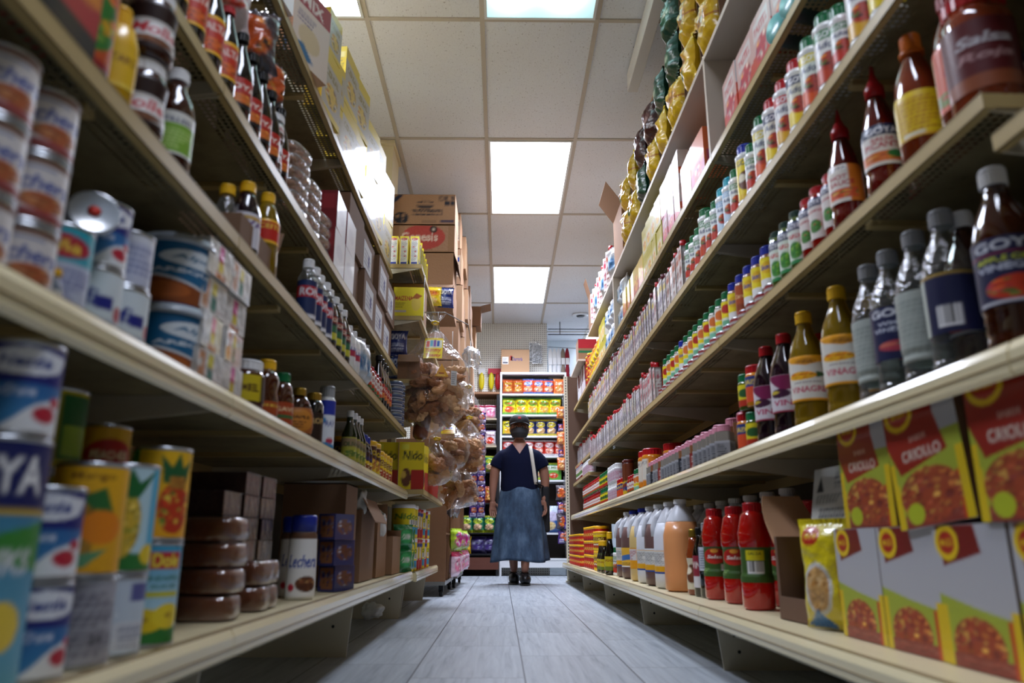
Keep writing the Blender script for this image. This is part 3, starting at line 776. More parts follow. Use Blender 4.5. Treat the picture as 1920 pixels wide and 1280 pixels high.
def maggi(text='CRIOLLO', wh=True):
    o = [('f', 'b9b9be' if wh else '8a1a12'), ('r', 0, 0, 1, .36, 'a8b43a'), ('p', [(0, .5), (.5, .42), (1, .36), (1, .3), (0, .3)], 'a8b43a'), ('en', .46, .16, .34, .2, mag_meat, 46), ('n', .1, 0, .9, .1, ['8f3a2f', 'a8503f', 'b86a5a'], 14),
         ('r', 0, 0, .09, .42, 'e2c21a'), ('r', .91, 0, 1, .42, 'e2c21a'), ('r', .86, 0, .91, .36, 'c9461c')]
    o += [('p', [(.05, 1), (.6, 1), (.66, .8), (.12, .7)], '7a1a14'), ('e', .2, .87, .17, .13, 'ecc81a'), ('e', .2, .87, .115, .085, 'b3261a'), ('t', 'MAGGI', .2, .87, .17, .045, 'ecc81a')]
    if not wh:
        o += [('r', .72, .62, 1, 1, 'b9b9be'), ('r', 0, .34, 1, .64, 'a8b43a'), ('en', .5, .22, .42, .2, mag_meat, 46), ('e', .26, .1, .12, .08, 'b8c42a'), ('r', 0, 0, .07, .5, 'e2c21a'), ('r', .9, 0, 1, .5, 'e2c21a'), ('p', [(0, 1), (.64, 1), (.82, .5), (.14, .4), (0, .62)], '9a2014'),
              ('t', text, .47, .53, .54, .085, 'd8c8b8', -.1), ('t', 'SABOR', .46, .65, .24, .045, 'd8a898'), ('e', .24, .86, .21, .13, 'ecc81a'), ('e', .24, .86, .15, .09, 'b3261a'), ('t', 'MAGGI', .24, .86, .21, .05, 'ecc81a')]
    return o
MAIZ = [('f', 'f0dc2a'), ('t', 'MAIZENA', .34, .62, .6, .15, 'c2202c'), ('l', .06, .3, .45, .5, 3, 'b8a41a'), ('r', .06, .14, .42, .2, 'c9b8c8'), ('e', .75, .45, .16, .26, 'ecd05a'), ('p', [(.6, .62), (.75, .8), (.95, .7), (.8, .6)], 'b3602a')]
MAIZS = [('f', 'f2e23a'), ('r', .08, .02, .92, .92, 'eceae0'), ('e', .5, .9, .36, .045, 'c2273d'), ('t', 'MAIZ', .5, .9, .5, .03, 'f4f0e0'), ('r', .15, .03, .85, .1, '2a3f9a'), ('l', .16, .14, .84, .82, 22, '9a98a0'), ('e', .4, .62, .12, .02, 'c2404a'), ('e', .6, .46, .12, .02, 'c2404a'), ('e', .6, .3, .14, .02, 'c2404a')]
# ---------- cans
can('cream_can', 'cream_can', .038, .10, NES)
can('condensed_can', 'condensed_milk_can', .0375, .083, LECH, nu=96, nv=40)
can('pine_can', 'pineapple_can', .038, .142, PINE, nu=110, nv=64, rep=2)
can('pineb_can', 'pineapple_can', .040, .142, PINEB, nu=96, nv=56)
can('fruit_can', 'fruit_cocktail_can', .041, .135, FRUIT, nu=96, nv=56)
can('mango_can', 'mango_can', .041, .135, MANGO, nu=96, nv=50)
can('grey_can', 'vegetable_can', .038, .10, GREYB)
can('blueb_can', 'fruit_can', .038, .10, BLUEB)
can('goya_can', 'pineapple_chunk_can', .048, .245, GOYAB, nu=96, nv=60)
can('delm_can', 'peach_can', .036, .105, DELM)
can('gryel_can', 'corn_can', .042, .115, GRYEL)
can('milkw_can', 'milk_powder_can', .036, .092, MILKW)
can('lav_can', 'milk_powder_can', .033, .085, [('f', 'c9cddf'), ('l', .1, .2, .9, .8, 5, '8f97bd'), ('r', 0, .85, 1, 1, 'e0e4ee')])
can('dole_can', 'juice_can', .035, .118, DOLEJ)
tubprof = [(.050, 0), (.052, .004), (.0585, .112)]
K('tub', 'caramel_tub', 'tub', .0625, .122, [
    ('tub_body', lathe_me('tub_body', tubprof, M_('blue_plastic')), []),
    ('label', wrap_mesh('label', tubprof, .003, .108, ALPB, 120, 60, 1), []),
    ('lid', MB().lathe([(.0585, .106), (.0625, .108), (.0625, .1145), (.0600, .1150), (.0600, .1215), (.056, .122), (.055, .1175), (.001, .1175)], 48).mesh('lid', [mat('lid_translucent', 'c3cdd6', .22, trans=.25, coat=.3)]), [])])
KINDS['tub']['cat'] = 'tub'

# ---------- bottles and jars
bottle('rollo', 'chocolate_spread_jar', [(.030, 0), (.034, .006), (.0345, .03), (.031, .055), (.034, .085), (.030, .1), (.027, .104)], M_('sauce_brown'), (.029, .1, .122, M_('cap_white')), [(.012, .09, HERSH, dict(nu=84, nv=44))], cat='jar')
bottle('mustard', 'mustard_bottle', [(.022, 0), (.026, .005), (.027, .09), (.020, .118), (.012, .125)], M_('mustard_yellow'), (.014, .122, .15, M_('cap_yellow')), [(.02, .08, simplelab('e8ba1a', 'MUSTARD', '8a5a12', [(.0, .1, 'f0d050')]))], sy=.8)
bottle('vinegar_green', 'vinegar_bottle', [(.029, 0), (.031, .006), (.031, .098), (.027, .118), (.0155, .14), (.0145, .16)], M_('amber'), (.0165, .158, .178, M_('cap_white')), [(.02, .092, VINGR, dict(nu=90, nv=48))])
bottle('small_yellowcap', 'sauce_bottle', [(.021, 0), (.023, .004), (.023, .07), (.012, .1), (.011, .11)], M_('clear_plastic'), (.0145, .108, .128, M_('cap_yellow')), [(.012, .062, simplelab('dcdcd4', 'SALSA', '7a2a1c', [(0, .2, 'c9a93a')], (.35, .15, ['e0b040', 'c9761c'])))])
bottle('small_greencap', 'sauce_jar', [(.026, 0), (.028, .005), (.028, .07), (.021, .088)], M_('sauce_brown'), (.0235, .085, .105, M_('cap_green')), [(.01, .05, simplelab('8f2018', 'MOLE', 'e0c070'))], cat='jar')
bottle('oil_red', 'oil_bottle', [(.028, 0), (.030, .006), (.029, .07), (.030, .12), (.02, .155), (.013, .175)], M_('oil_yellow'), (.0155, .172, .195, M_('cap_yellow')), [(.07, .125, simplelab('c2261a', 'ACEITE', 'f0d04a', [(0, .12, 'e8b02a'), (.88, 1, 'e8b02a')]))])
bottle('white_label', 'syrup_bottle', [(.027, 0), (.030, .006), (.030, .09), (.018, .125), (.013, .14)], M_('grape'), (.016, .138, .16, M_('cap_yellow')), [(.012, .085, simplelab('d6d4dc', 'UVA', '5a2f7a', [(.8, .9, 'c9a03a')]))])
bottle('bluew', 'alcohol_bottle', [(.023, 0), (.026, .006), (.026, .13), (.015, .155), (.013, .165)], M_('clear_plastic'), (.0155, .16, .185, M_('cap_white')), [(.015, .12, simplelab('1f2f5a', 'RON', 'e8e8ee', [(.55, .85, 'b3202c'), (0, .1, 'e0e0e6')]))])
bottle('browning', 'browning_sauce_bottle', [(.028, 0), (.0305, .006), (.0305, .11), (.022, .14), (.013, .155), (.013, .17)], M_('cola_dark'), (.016, .165, .188, M_('cap_white')), [(.02, .105, simplelab('1f2a2f', 'SAZON', 'e0d8c0', [(.7, .95, '8f2a24'), (.1, .35, 'c9c43a'), (.38, .6, '2f6f4a')], h=.14, cy=.82))])
bottle('peroxide', 'peroxide_bottle', [(.029, 0), (.031, .006), (.031, .11), (.02, .13), (.014, .14)], M_('white_plastic'), (.017, .138, .16, M_('cap_white')), [(.03, .095, simplelab('e6e2e4', 'AGUA', '2f4aa0', [(.3, .65, 'b3304a')]))])
bottle('red_jar', 'salsa_jar', [(.026, 0), (.029, .005), (.029, .08), (.022, .095)], M_('sauce_red'), (.0245, .092, .108, M_('cap_red')), [(.012, .07, simplelab('e2dcd4', 'SALSA', 'b3202c', [(0, .25, '2f6f3a')], (.3, .14, ['c23a1c', 'e07a3a', '3f7a2f'])))], cat='jar')
bottle('malta', 'malt_bottle', [(.026, 0), (.0285, .006), (.0285, .12), (.022, .15), (.012, .185), (.012, .2)], M_('cola_dark'), (.0145, .195, .212, M_('cap_red')), [(.03, .115, simplelab('c2321c', 'MALTA', 'f0e6d8', [(0, .08, 'e8b02a'), (.9, 1, 'e8b02a')], (.28, .14, ['e06a2a', '8a1a12'])))])
bottle('soy', 'soy_sauce_bottle', [(.029, 0), (.0315, .006), (.0315, .10), (.026, .135), (.012, .18), (.012, .205)], M_('cola_dark'), (.0145, .2, .222, M_('cap_black')), [(.025, .095, simplelab('b3261c', 'SOYA', 'f0e6d8', [(.0, .22, '141214')], (.3, .16, ['d8702a', 'e0a04a'])))])
bottle('nutella', 'hazelnut_spread_jar', [(.027, 0), (.030, .005), (.031, .02), (.028, .05), (.026, .066)], M_('sauce_brown'), (.029, .062, .082, M_('cap_white')), [(.01, .052, NUTE)], cat='jar')
bottle('honey_jar', 'honey_jar', [(.033, 0), (.037, .006), (.039, .03), (.038, .085), (.031, .1)], M_('honey'), (.033, .098, .12, M_('cap_white')), [(.03, .085, [('f', '2a120c'), ('r', .35, .0, .75, 1, 'c9b41c'), ('t', 'MIEL', .55, .5, .3, .3, '4a2a0c')])], cat='jar')
bottle('honey_yel', 'honey_bottle', [(.026, 0), (.030, .006), (.031, .05), (.026, .075), (.030, .1), (.02, .125)], M_('honey'), (.02, .122, .148, M_('cap_yellow')), [(.02, .05, simplelab('a8481c', 'MIEL', 'e8c04a'))])
bottle('honey_green', 'syrup_bottle', [(.026, 0), (.030, .006), (.030, .08), (.024, .11), (.016, .125)], M_('honey'), (.019, .122, .145, M_('cap_green')), [(.015, .07, simplelab('a8421c', 'AGAVE', 'e8c89a', [(.3, .45, '3f6a3a')]))])
bottle('amber_round', 'syrup_bottle', [(.020, 0), (.034, .008), (.040, .04), (.038, .075), (.028, .105), (.014, .125)], M_('amber'), (.017, .122, .142, M_('cap_gold')), [(.022, .088, [('f', 'a8602a'), ('e', .5, .5, .34, .44, 'c9822f'), ('t', 'MAPLE', .5, .62, .46, .14, '3a1a0a'), ('l', .3, .2, .7, .5, 3, '5a2a12')])], sy=.6)
bottle('choc_syr', 'syrup_bottle', [(.025, 0), (.028, .006), (.028, .12), (.018, .14)], M_('cola_dark'), (.02, .136, .158, M_('cap_gold')), [(.02, .1, simplelab('2a1a12', 'SIROPE', 'c9a86a'))])
bottle('spray', 'cooking_spray_can', [(.025, 0), (.0265, .004), (.0265, .16), (.02, .172)], M_('white_plastic'), (.0225, .17, .205, M_('cap_grey')), [(.004, .158, [('g', 0, 0, 1, 1, 'e2e8f0', 'e8ecf2'), ('r', 0, .72, 1, 1, '2334a0'), ('p', [(0, 0), (1, 0), (1, .1), (.5, .2), (0, .12)], '2f8fc4'), ('t', 'SPRAY', .5, .55, .6, .1, '2f4aa0'), ('e', .3, .62, .12, .05, '2f8fc4'), ('e', .6, .22, .15, .05, 'c2304a')])], cat='spray can')
bottle('olive', 'olive_oil_bottle', [(.024, 0), (.026, .006), (.026, .11), (.012, .15), (.0115, .175)], mat('olive_dark', '1c2410', .06, coat=1), (.013, .172, .195, M_('cap_white')), [(.02, .1, simplelab('a8a43a', 'OLIVA', '2f4a1c', [(.6, .95, '8f7a5a')], (.3, .14, ['5f7a2f', 'c9c05a'])))])
bottle('choco_drink', 'chocolate_drink_bottle', [(.028, 0), (.031, .006), (.031, .09), (.024, .12), (.019, .13)], M_('cola_dark'), (.021, .128, .155, M_('cap_blue')), [(.012, .085, simplelab('e8c41a', 'CACAO', '2a2f7a', [(.55, 1, '3a1a0e')], (.25, .16, ['8a4a1c', 'e8d8b0'])))])
def tubk(key, r, h, ops, lid, mt, name='drink_powder_tub'):
    K(key, name, 'tub', r, h, [('tub_body', lathe_me('tub_body', [(r * .93, 0), (r * .96, .004), (r * .97, h - .01)], mt), []), ('label', wrap_mesh('label', [(r * .96, 0), (r * .97, h)], .008, h - .022, ops, 60, 36, 2), []),
        ('lid', lathe_me('lid', [(r, h - .02), (r, h - .002), (r * .95, h), (r * .9, h - .002), (.001, h - .002)], lid), [])])
tubk('nesq', .043, .15, [('f', '4a2412'), ('r', 0, 0, 1, .35, 'e8c81c'), ('t', 'CHOCO', .5, .78, .6, .16, 'e8c81c'), ('en', .5, .4, .3, .2, ['c9822f', 'e8d04a', '7a3a1c'], 12)], M_('cap_yellow'), M_('mustard_yellow'))
tubk('yeltub', .040, .13, [('f', 'ecc91c'), ('r', .1, .6, .9, .85, '6a2a16'), ('t', 'CAO', .5, .72, .5, .18, 'f0dc5a'), ('en', .5, .3, .32, .2, ['b3361c', 'e8e0c0', '8a4a1c'], 10)], M_('cap_yellow'), M_('mustard_yellow'))
NIDO = [('f', 'ecd61c'), ('t', 'Nido', .5, .72, .7, .22, '2f7a34', .1), ('en', .3, .2, .16, .2, ['6a3a22', 'c98a5a', '3a2216'], 8), ('r', .55, .08, .95, .35, '2f9ac4'), ('b', .6, .4, .85, .6)]
tubk('nido', .062, .17, NIDO, M_('cap_white'), M_('mustard_yellow'), 'milk_powder_can')
tubk('nidored', .060, .165, [('f', 'd8b41c'), ('r', 0, 0, 1, .42, 'b3202a'), ('r', .3, .35, .75, .85, 'e0dcd8'), ('l', .33, .38, .72, .82, 8, '5a5a60'), ('r', 0, .86, 1, 1, '2a3f8a')], M_('cap_red'), M_('mustard_yellow'), 'milk_powder_can')
bottle('squeeze_lech', 'condensed_milk_bottle', [(.034, 0), (.038, .008), (.037, .09), (.035, .16), (.03, .172)], M_('white_plastic'), None, [(.006, .168, LECB, dict(nu=72, nv=44))], sy=.65,
       extra=[('cap', MB().lathe([(.033, .17), (.034, .205), (.031, .212), (.001, .212)], 24, sy=.68).mesh('cap', [M_('cap_blue')]), [])])
# hot sauces etc. (right)
hotp = [(.031, 0), (.035, .008), (.035, .045), (.0335, .05), (.035, .06), (.035, .135), (.024, .19), (.0165, .215), (.016, .225)]
def nozzle(z, r, mt): return [('cap', MB().lathe([(r, z), (r * 1.02, z + .022), (r * .72, z + .032), (r * .32, z + .05), (r * .16, z + .075), (.001, z + .076)], 24).mesh('cap', [mt]), [])]
HOT = [('f', 'ddd6cc'), ('r', 0, .72, 1, 1, '1d2a4a'), ('t', 'GOYA', .5, .84, .56, .17, 'e6e6ea'), ('t', 'SALSA', .5, .62, .4, .1, 'b3202c'), ('t', 'PICANTE', .5, .48, .66, .15, 'b3202c'), ('n', 0, .08, 1, .32, ['d8702a', 'e0933a', 'c2481c'], 10), ('e', .7, .25, .16, .09, '2f7a3a')]
HOT2 = [('f', 'e0d8cc'), ('r', .55, 0, 1, 1, 'd8761c'), ('t', 'GOYA', .32, .9, .4, .1, '1d2a4a'), ('t', 'HOT', .35, .66, .34, .12, 'b3202c'), ('t', 'SAUCE', .4, .5, .5, .12, 'b3202c'), ('n', .1, .1, .7, .35, ['d8562a', 'e0a33a', '3f7a2f'], 10)]
bottle('hot1', 'hot_sauce_bottle', hotp, M_('sauce_hot'), None, [(.062, .15, HOT, dict(nu=90, nv=48))], extra=nozzle(.222, .0185, M_('cap_red')))
bottle('hot2', 'hot_sauce_bottle', hotp, M_('sauce_hot'), None, [(.062, .15, HOT2, dict(nu=90, nv=48))], extra=nozzle(.222, .0185, M_('cap_red')))
YEL = [('f', 'e4c41c'), ('l', .12, .15, .88, .9, 9, 'c2861c'), ('r', 0, 0, 1, .06, 'd8a01c'), ('r', .2, .05, .5, .12, 'e6e0c8')]
YEL2 = [('f', 'e6c21c'), ('r', 0, 0, .28, 1, 'd8603a'), ('t', 'Louisiana', .55, .6, .66, .17, 'c2202c', .3), ('n', 0, .08, 1, .28, ['7a8a3a', 'c2481c', '6a5a2a'], 9)]
bottle('sauce_big', 'pepper_sauce_bottle', [(.034, 0), (.040, .008), (.041, .12), (.036, .17), (.021, .21), (.017, .232)], M_('brown_sauce'), None, [(.045, .135, YEL, dict(nu=84, nv=44))],
       extra=[('cap', MB().lathe([(.021, .222), (.0215, .232), (.018, .234), (.018, .262), (.016, .266), (.001, .266)], 36, rib=.03).mesh('cap', [M_('cap_orange')]), [])])
bottle('sauce_yel2', 'pepper_sauce_bottle', [(.031, 0), (.036, .008), (.036, .14), (.028, .18), (.016, .21), (.015, .23)], M_('brown_sauce'), (.0185, .226, .252, M_('cap_red')), [(.03, .145, YEL2, dict(nu=84, nv=44))])
bottle('big_red_jar', 'salsa_jar', [(.048, 0), (.052, .01), (.052, .16), (.043, .19)], M_('brown_sauce'), (.046, .186, .215, M_('cap_red')), [(.03, .15, [('f', '5a1418'), ('t', 'Salsa', .5, .7, .5, .16, 'c9c4c8', .2), ('t', 'Roja', .5, .45, .5, .16, 'b38a8a', .2), ('r', 0, 0, 1, .2, '8f4a2a')], dict(nu=84, nv=44))], cat='jar')
RJ = [('f', 'dcd4cc'), ('r', .58, 0, 1, 1, 'd0281c'), ('r', 0, .78, 1, 1, '1f2a52'), ('t', 'GOYA', .3, .88, .4, .13, 'e6e6ea'), ('t', 'AJILIMOJILI', .32, .66, .5, .07, 'b3202c'), ('en', .3, .3, .2, .16, ['3f7a2f', '5a9a3a', 'c2381c'], 9), ('r', .58, .1, 1, .25, '3f7a34')]
GJ = [('f', 'd8e0d4'), ('r', 0, .78, 1, 1, '1f2a52'), ('t', 'GOYA', .35, .88, .4, .13, 'e6e6ea'), ('t', 'VERDE', .35, .64, .5, .1, 'c2202c'), ('en', .35, .3, .22, .2, ['3f8a2f', '7fb43a', '2f6a2a'], 12), ('r', .8, 0, 1, 1, 'd8cc2a'), ('r', 0, 0, 1, .08, '2f8a4a')]
jp = [(.023, 0), (.026, .006), (.0265, .12), (.022, .14), (.0185, .145)]
bottle('redj', 'pepper_relish_jar', jp, M_('sauce_red'), (.0205, .143, .16, M_('cap_red')), [(.03, .13, RJ, dict(nu=84, nv=44))], cat='jar')
bottle('greenj', 'green_sauce_jar', jp, mat('salsa_green', '4a5a1c', .08, coat=1), (.0205, .143, .16, mat('cap_darkgreen', '1d3a30', .3)), [(.02, .13, GJ)], cat='jar')
def spicejar(key, capm, ops, body='spice_brown', r=.024, h=.125, name='seasoning_jar'):
    bottle(key, name, [(r - .002, 0), (r, .003), (r, h - .03), (r - .004, h - .022)], M_(body), (r - .002, h - .024, h, MATS[capm]), [(.012, h - .034, ops, dict(nu=44, nv=26))], cat='jar')
spicejar('sj_blue', 'cap_blue', [('f', 'ecd41c'), ('r', 0, .0, 1, .28, 'e6e4e0'), ('e', .5, .66, .26, .2, 'e0b01c'), ('t', 'Sazón', .5, .68, .56, .18, '2a3f9a')], 'spice_brown')
spicejar('sj_brown', 'cap_blue', [('f', 'a8481c'), ('r', 0, .1, 1, .3, '8a3a16'), ('t', 'Canela', .5, .6, .6, .14, 'e8c890')], 'spice_brown')
spicejar('sj_green', 'cap_green', [('f', 'e8e4d8'), ('e', .5, .72, .3, .2, 'd8702a'), ('r', 0, .3, 1, .5, 'ecd41c'), ('r', .1, .03, .9, .26, '7fc0a0')], 'spice_grey')
spicejar('sj_green2', 'cap_green', [('f', 'ecd41c'), ('e', .5, .7, .3, .18, 'b3261c'), ('r', 0, 0, 1, .35, 'd8e0d0'), ('r', .2, .05, .8, .25, '6fb08a')], 'spice_grey')
def shaker(key, capm, ops, r=.033, h=.2):
    P = [(r * .96, 0), (r * 1.06, .003), (r * 1.06, .01), (r * .97, .016), (r * .97, h - .05), (r * 1.03, h - .045), (r * 1.03, h - .036), (r * .86, h - .03)]
    K(key, 'seasoning_shaker', 'shaker', r * 1.06, h, [('body', lathe_me('body', P, M_('white_plastic')), []), ('label', wrap_mesh('label', [(r * .97, 0), (r * .97, h)], .018, h - .052, ops, 64, 44, 2), []),
        ('cap', cap_me(r * .82, h - .034, h, MATS[capm], .03), [])])
def adobo(c1, c2, c3='e6e4de', txt='Adobo'):
    return [('f', c3), ('r', 0, .82, 1, 1, c1), ('t', 'GOYA', .5, .91, .5, .12, 'f0f0f0' if c1 != 'e6e4de' else '1f2a52'), ('t', txt, .5, .7, .66, .14, '1c2a5a', .2), ('r', 0, 0, 1, .3, c2), ('en', .5, .38, .26, .18, ['b3361c', 'd8862a', '3f7a2f', '5a2a16'], 9), ('r', .82, .3, .98, .82, c1)]
shaker('sh_red', 'cap_red', adobo('c2261c', 'd8a41c')); shaker('sh_redy', 'cap_red', adobo('1f2a52', 'e8cc1c', 'd8d4c0')); shaker('sh_green', 'cap_green', adobo('2f7a3a', 'c2401c'))
shaker('sh_dg', 'cap_green', adobo('d8c41c', 'd8561c', 'dfe4d8')); shaker('sh_blue', 'cap_blue', [('f', 'ecd01c'), ('t', 'GOYA', .5, .9, .6, .13, '1f2a52'), ('en', .5, .45, .3, .24, ['6a3a22', 'e8dcc0', '2a2f6a'], 7), ('r', 0, 0, 1, .12, 'e8c01c')])
shaker('sh_cyan', 'cap_cyan', adobo('8fb8d8', 'c9dcea', 'e6ecf0'), r=.028, h=.17)
shaker('sh_sg', 'cap_green', adobo('2f7a3a', 'c2301c', 'e2e4de'), r=.026, h=.16)
# cellophane spice packets and capped pouches (far right rows)
def spicepack(key, cm, c1, c2, h=.20, w=.05, d=.034):
    P = [('carton', box_mesh('carton', w, d, h * .86, dict(front=[('f', 'dcd8d6'), ('l', .12, .1, .88, .95, 12, c1), ('r', .1, .7, .9, .86, c2), ('e', .5, .45, .28, .1, c1)], side=[('f', '5f4638'), ('r', .16, .04, .84, .96, 'dcd8d6'), ('l', .22, .1, .78, .9, 9, c1), ('e', .5, .72, .2, .06, c2)], top=[('f', 'e0dcda')]), 20), []),
         ('cap', MB().lathe([(w * .26, h * .86), (w * .26, h - .001), (w * .22, h), (.001, h)], 14).mesh('cap', [MATS[cm]]), [])]
    K(key, 'spice_bottle', 'spice bottle', w / 2, h, P, w, d)
spicepack('sp_red', 'cap_red', '9a4a55', 'b3304a'); spicepack('sp_mar', 'cap_maroon', '6a5a7a', 'c9b040'); spicepack('sp_brn', 'cap_red', '7a3a2a', 'a8502f')
spicepack('sp_wh', 'cap_red', '5a5a7a', 'c9c9d2', .175, .048, .03)
spicepack('sp_grey', 'cap_pink', '4a4a50', '7a7a80', .115, .048, .048)
# square clear jars with silver label and pink lid
def sqjar(key, cap, lab, body, h=.12, w=.05):
    b = MB().prism([(-w / 2 + .004, -w / 2), (w / 2 - .004, -w / 2), (w / 2, -w / 2 + .004), (w / 2, w / 2 - .004), (w / 2 - .004, w / 2), (-w / 2 + .004, w / 2), (-w / 2, w / 2 - .004), (-w / 2, -w / 2 + .004)], 'z', 0, h * .8).lathe([(w * .4, h * .79), (w * .36, h * .84)], 20)
    K(key, 'spice_jar', 'jar', w / 2, h, [('body', b.mesh('body', [MATS[body]]), []), ('label', box_mesh('label', w * 1.015, w * 1.015, h * .55, dict(front=lab, side=lab), 18), []), ('cap', cap_me(w * .42, h * .82, h, MATS[cap]), [])], w * 1.03, w * 1.03)
SILV = [('f', '8d8d90'), ('l', .15, .1, .85, .9, 7, '34343a'), ('r', 0, .9, 1, 1, 'a9a9ad')]
sqjar('sq_silver', 'cap_pink', SILV, 'spice_grey'); sqjar('sq_red', 'cap_pink', [('f', '8f2f2a'), ('l', .15, .1, .85, .9, 6, 'd8c8c0')], 'spice_brown')
sqjar('sq_black', 'cap_pink', [('f', '202228'), ('l', .15, .1, .85, .9, 6, '90929a')], 'spice_brown'); sqjar('sq_tall', 'cap_pink', [('f', '7a6248'), ('l', .2, .2, .8, .8, 5, '3a2c20')], 'spice_brown', .17, .062)
# vinegar and juice bottles (R2)
vp = [(.037, 0), (.043, .008), (.0425, .03), (.0405, .034), (.0425, .038), (.0405, .05), (.0425, .054), (.0405, .066), (.043, .072), (.043, .175), (.036, .21), (.021, .245), (.0165, .26), (.0165, .275)]
VA = [('f', '1a1f44'), ('t', 'GOYA', .5, .88, .72, .15, 'd4d6de'), ('r', 0, .74, 1, .77, '7a2440'), ('t', 'APPLE CIDER', .5, .67, .7, .08, 'c9cf3a'), ('t', 'VINEGAR', .5, .55, .72, .1, 'c4c8d8'), ('en', .55, .24, .34, .18, ['c2381c', 'd8602a', 'c9404a', '5f8a3a'], 14), ('r', .1, .02, .9, .06, 'c9c9d0')]
bottle('vin_apple', 'apple_vinegar_bottle', vp, M_('amber'), (.0195, .268, .298, M_('cap_white')), [(.074, .176, VA, dict(nu=120, nv=64, rep=2))])
bottle('vin_back', 'vinegar_bottle', vp, M_('clear_plastic'), (.0195, .268, .298, M_('cap_grey')), [(.074, .176, [('f', '1a1f44'), ('b', .34, .1, .62, .45), ('r', .0, .0, .2, 1, 'bcc4b8'), ('r', .0, .95, 1, 1, 'a88a3a')], dict(nu=84, nv=44))])
bottle('vin_goya', 'white_vinegar_bottle', vp, M_('clear_plastic'), (.0195, .268, .298, M_('cap_grey')), [(.074, .176, [('f', '1c2148'), ('t', 'GOYA', .5, .88, .7, .15, 'e0e2ea'), ('t', 'WHITE', .5, .68, .5, .08, 'c4c8d8'), ('t', 'VINEGAR', .5, .56, .66, .08, 'c4c8d8'), ('en', .5, .25, .28, .1, ['a83a4a', 'c96a5a', '4f7a5a'], 8)], dict(nu=84, nv=44))])
bottle('vin_white', 'white_vinegar_bottle', vp, M_('clear_plastic'), (.0195, .268, .298, M_('cap_grey')), [(.05, .176, [('f', 'a9b0a8'), ('l', .1, .1, .9, .9, 12, '8a928a')], dict(nu=60, nv=36))])
PV = [('f', 'ddd8cc'), ('r', 0, .93, 1, 1, 'e8a01c'), ('p', [(0, 1), (1, 1), (.8, .86), (.5, .78), (.2, .86)], 'e8a01c'), ('e', .5, .87, .2, .07, 'c9861c'), ('t', 'PIÑA', .5, .87, .26, .07, '6a3a12'), ('en', .4, .56, .28, .09, ['f0b01c', 'e8861c', 'd8501c'], 12), ('p', [(.66, .5), (.95, .58), (.66, .64)], '2f5a2a'), ('l', .25, .4, .8, .45, 1, '9a8a8a'), ('t', 'VINAGRE', .5, .26, .66, .13, 'c2405a'), ('r', 0, 0, 1, .06, 'e8a01c')]
bottle('vin_pina', 'pineapple_vinegar_bottle', vp, M_('oil_yellow'), (.0195, .268, .298, M_('cap_yellow')), [(.07, .18, PV, dict(nu=110, nv=60))])
bottle('vin_grape', 'grape_syrup_bottle', vp, M_('grape'), (.0195, .262, .29, M_('cap_red')), [(.07, .17, [('f', 'd0c8cc'), ('p', [(0, 1), (1, 1), (.7, .62), (.4, .58)], '7a1a4a'), ('en', .35, .5, .22, .12, ['3a1030', 'c9b03a', '6a2a4a'], 8), ('t', 'VINO', .5, .25, .6, .16, 'b3305a'), ('r', 0, 0, 1, .05, 'a82a4a')], dict(nu=84, nv=44))])
# jugs
def jug(key, liquid, ops, capm, band=True, name='juice_jug'):
    h = .36
    prof = [(.062, 0), (.074, .008), (.075, .06), (.073, .10), (.075, .15), (.074, .215), (.060, .27), (.035, .315), (.022, .33), (.022, .342)]
    b = MB().lathe(prof[:6] + [(.0600, .268)], 30); top = MB().lathe([(.0602, .267)] + prof[6:], 30)
    hd = MB().tube([(-.028, -.012, .318), (-.058, -.02, .292), (-.072, -.022, .25), (-.070, -.02, .212)], [.011, .012, .012, .013], 10)
    P = [('body', b.mesh('body', [liquid]), []), ('neck', top.mesh('neck', [M_('jug_translucent')]), []), ('handle', hd.mesh('handle', [M_('jug_translucent')]), []), ('cap', cap_me(.026, .338, .358, MATS[capm]), [])]
    if ops: P.append(('label', wrap_mesh('label', prof, .06, .16, ops, 60, 36, 2), []))
    K(key, name, 'jug', .075, .358, P)
JL = [('f', 'e0a41c'), ('r', 0, .93, 1, 1, 'dfe4ea'), ('r', 0, .0, 1, .07, '2f4f9a'), ('r', .15, .3, .6, .9, 'e2e2de'), ('l', .18, .33, .57, .87, 8, '7a7a7a'), ('t', 'JUGO', .8, .6, .26, .16, '3a4f9a')]
jug('jug_orange', M_('juice_orange'), None, 'cap_white'); jug('jug_brown', M_('juice_brown'), JL, 'cap_white'); jug('jug_brown2', M_('juice_brown'), [('f', 'e6b43a'), ('p', [(0, .5), (1, .8), (1, .5), (0, .25)], '3a6fb4'), ('r', 0, 0, 1, .06, 'dfe4ea'), ('l', .2, .1, .8, .25, 2, '5a4a2a')], 'cap_blue')
jug('jug_yellow', M_('juice_yellow'), [('f', 'e09a1c'), ('r', .1, .4, .5, .95, 'd8d4d4'), ('l', .12, .45, .48, .9, 6, 'b3606a')], 'cap_blue'); jug('jug_clear', M_('jug_translucent'), JL, 'cap_white')
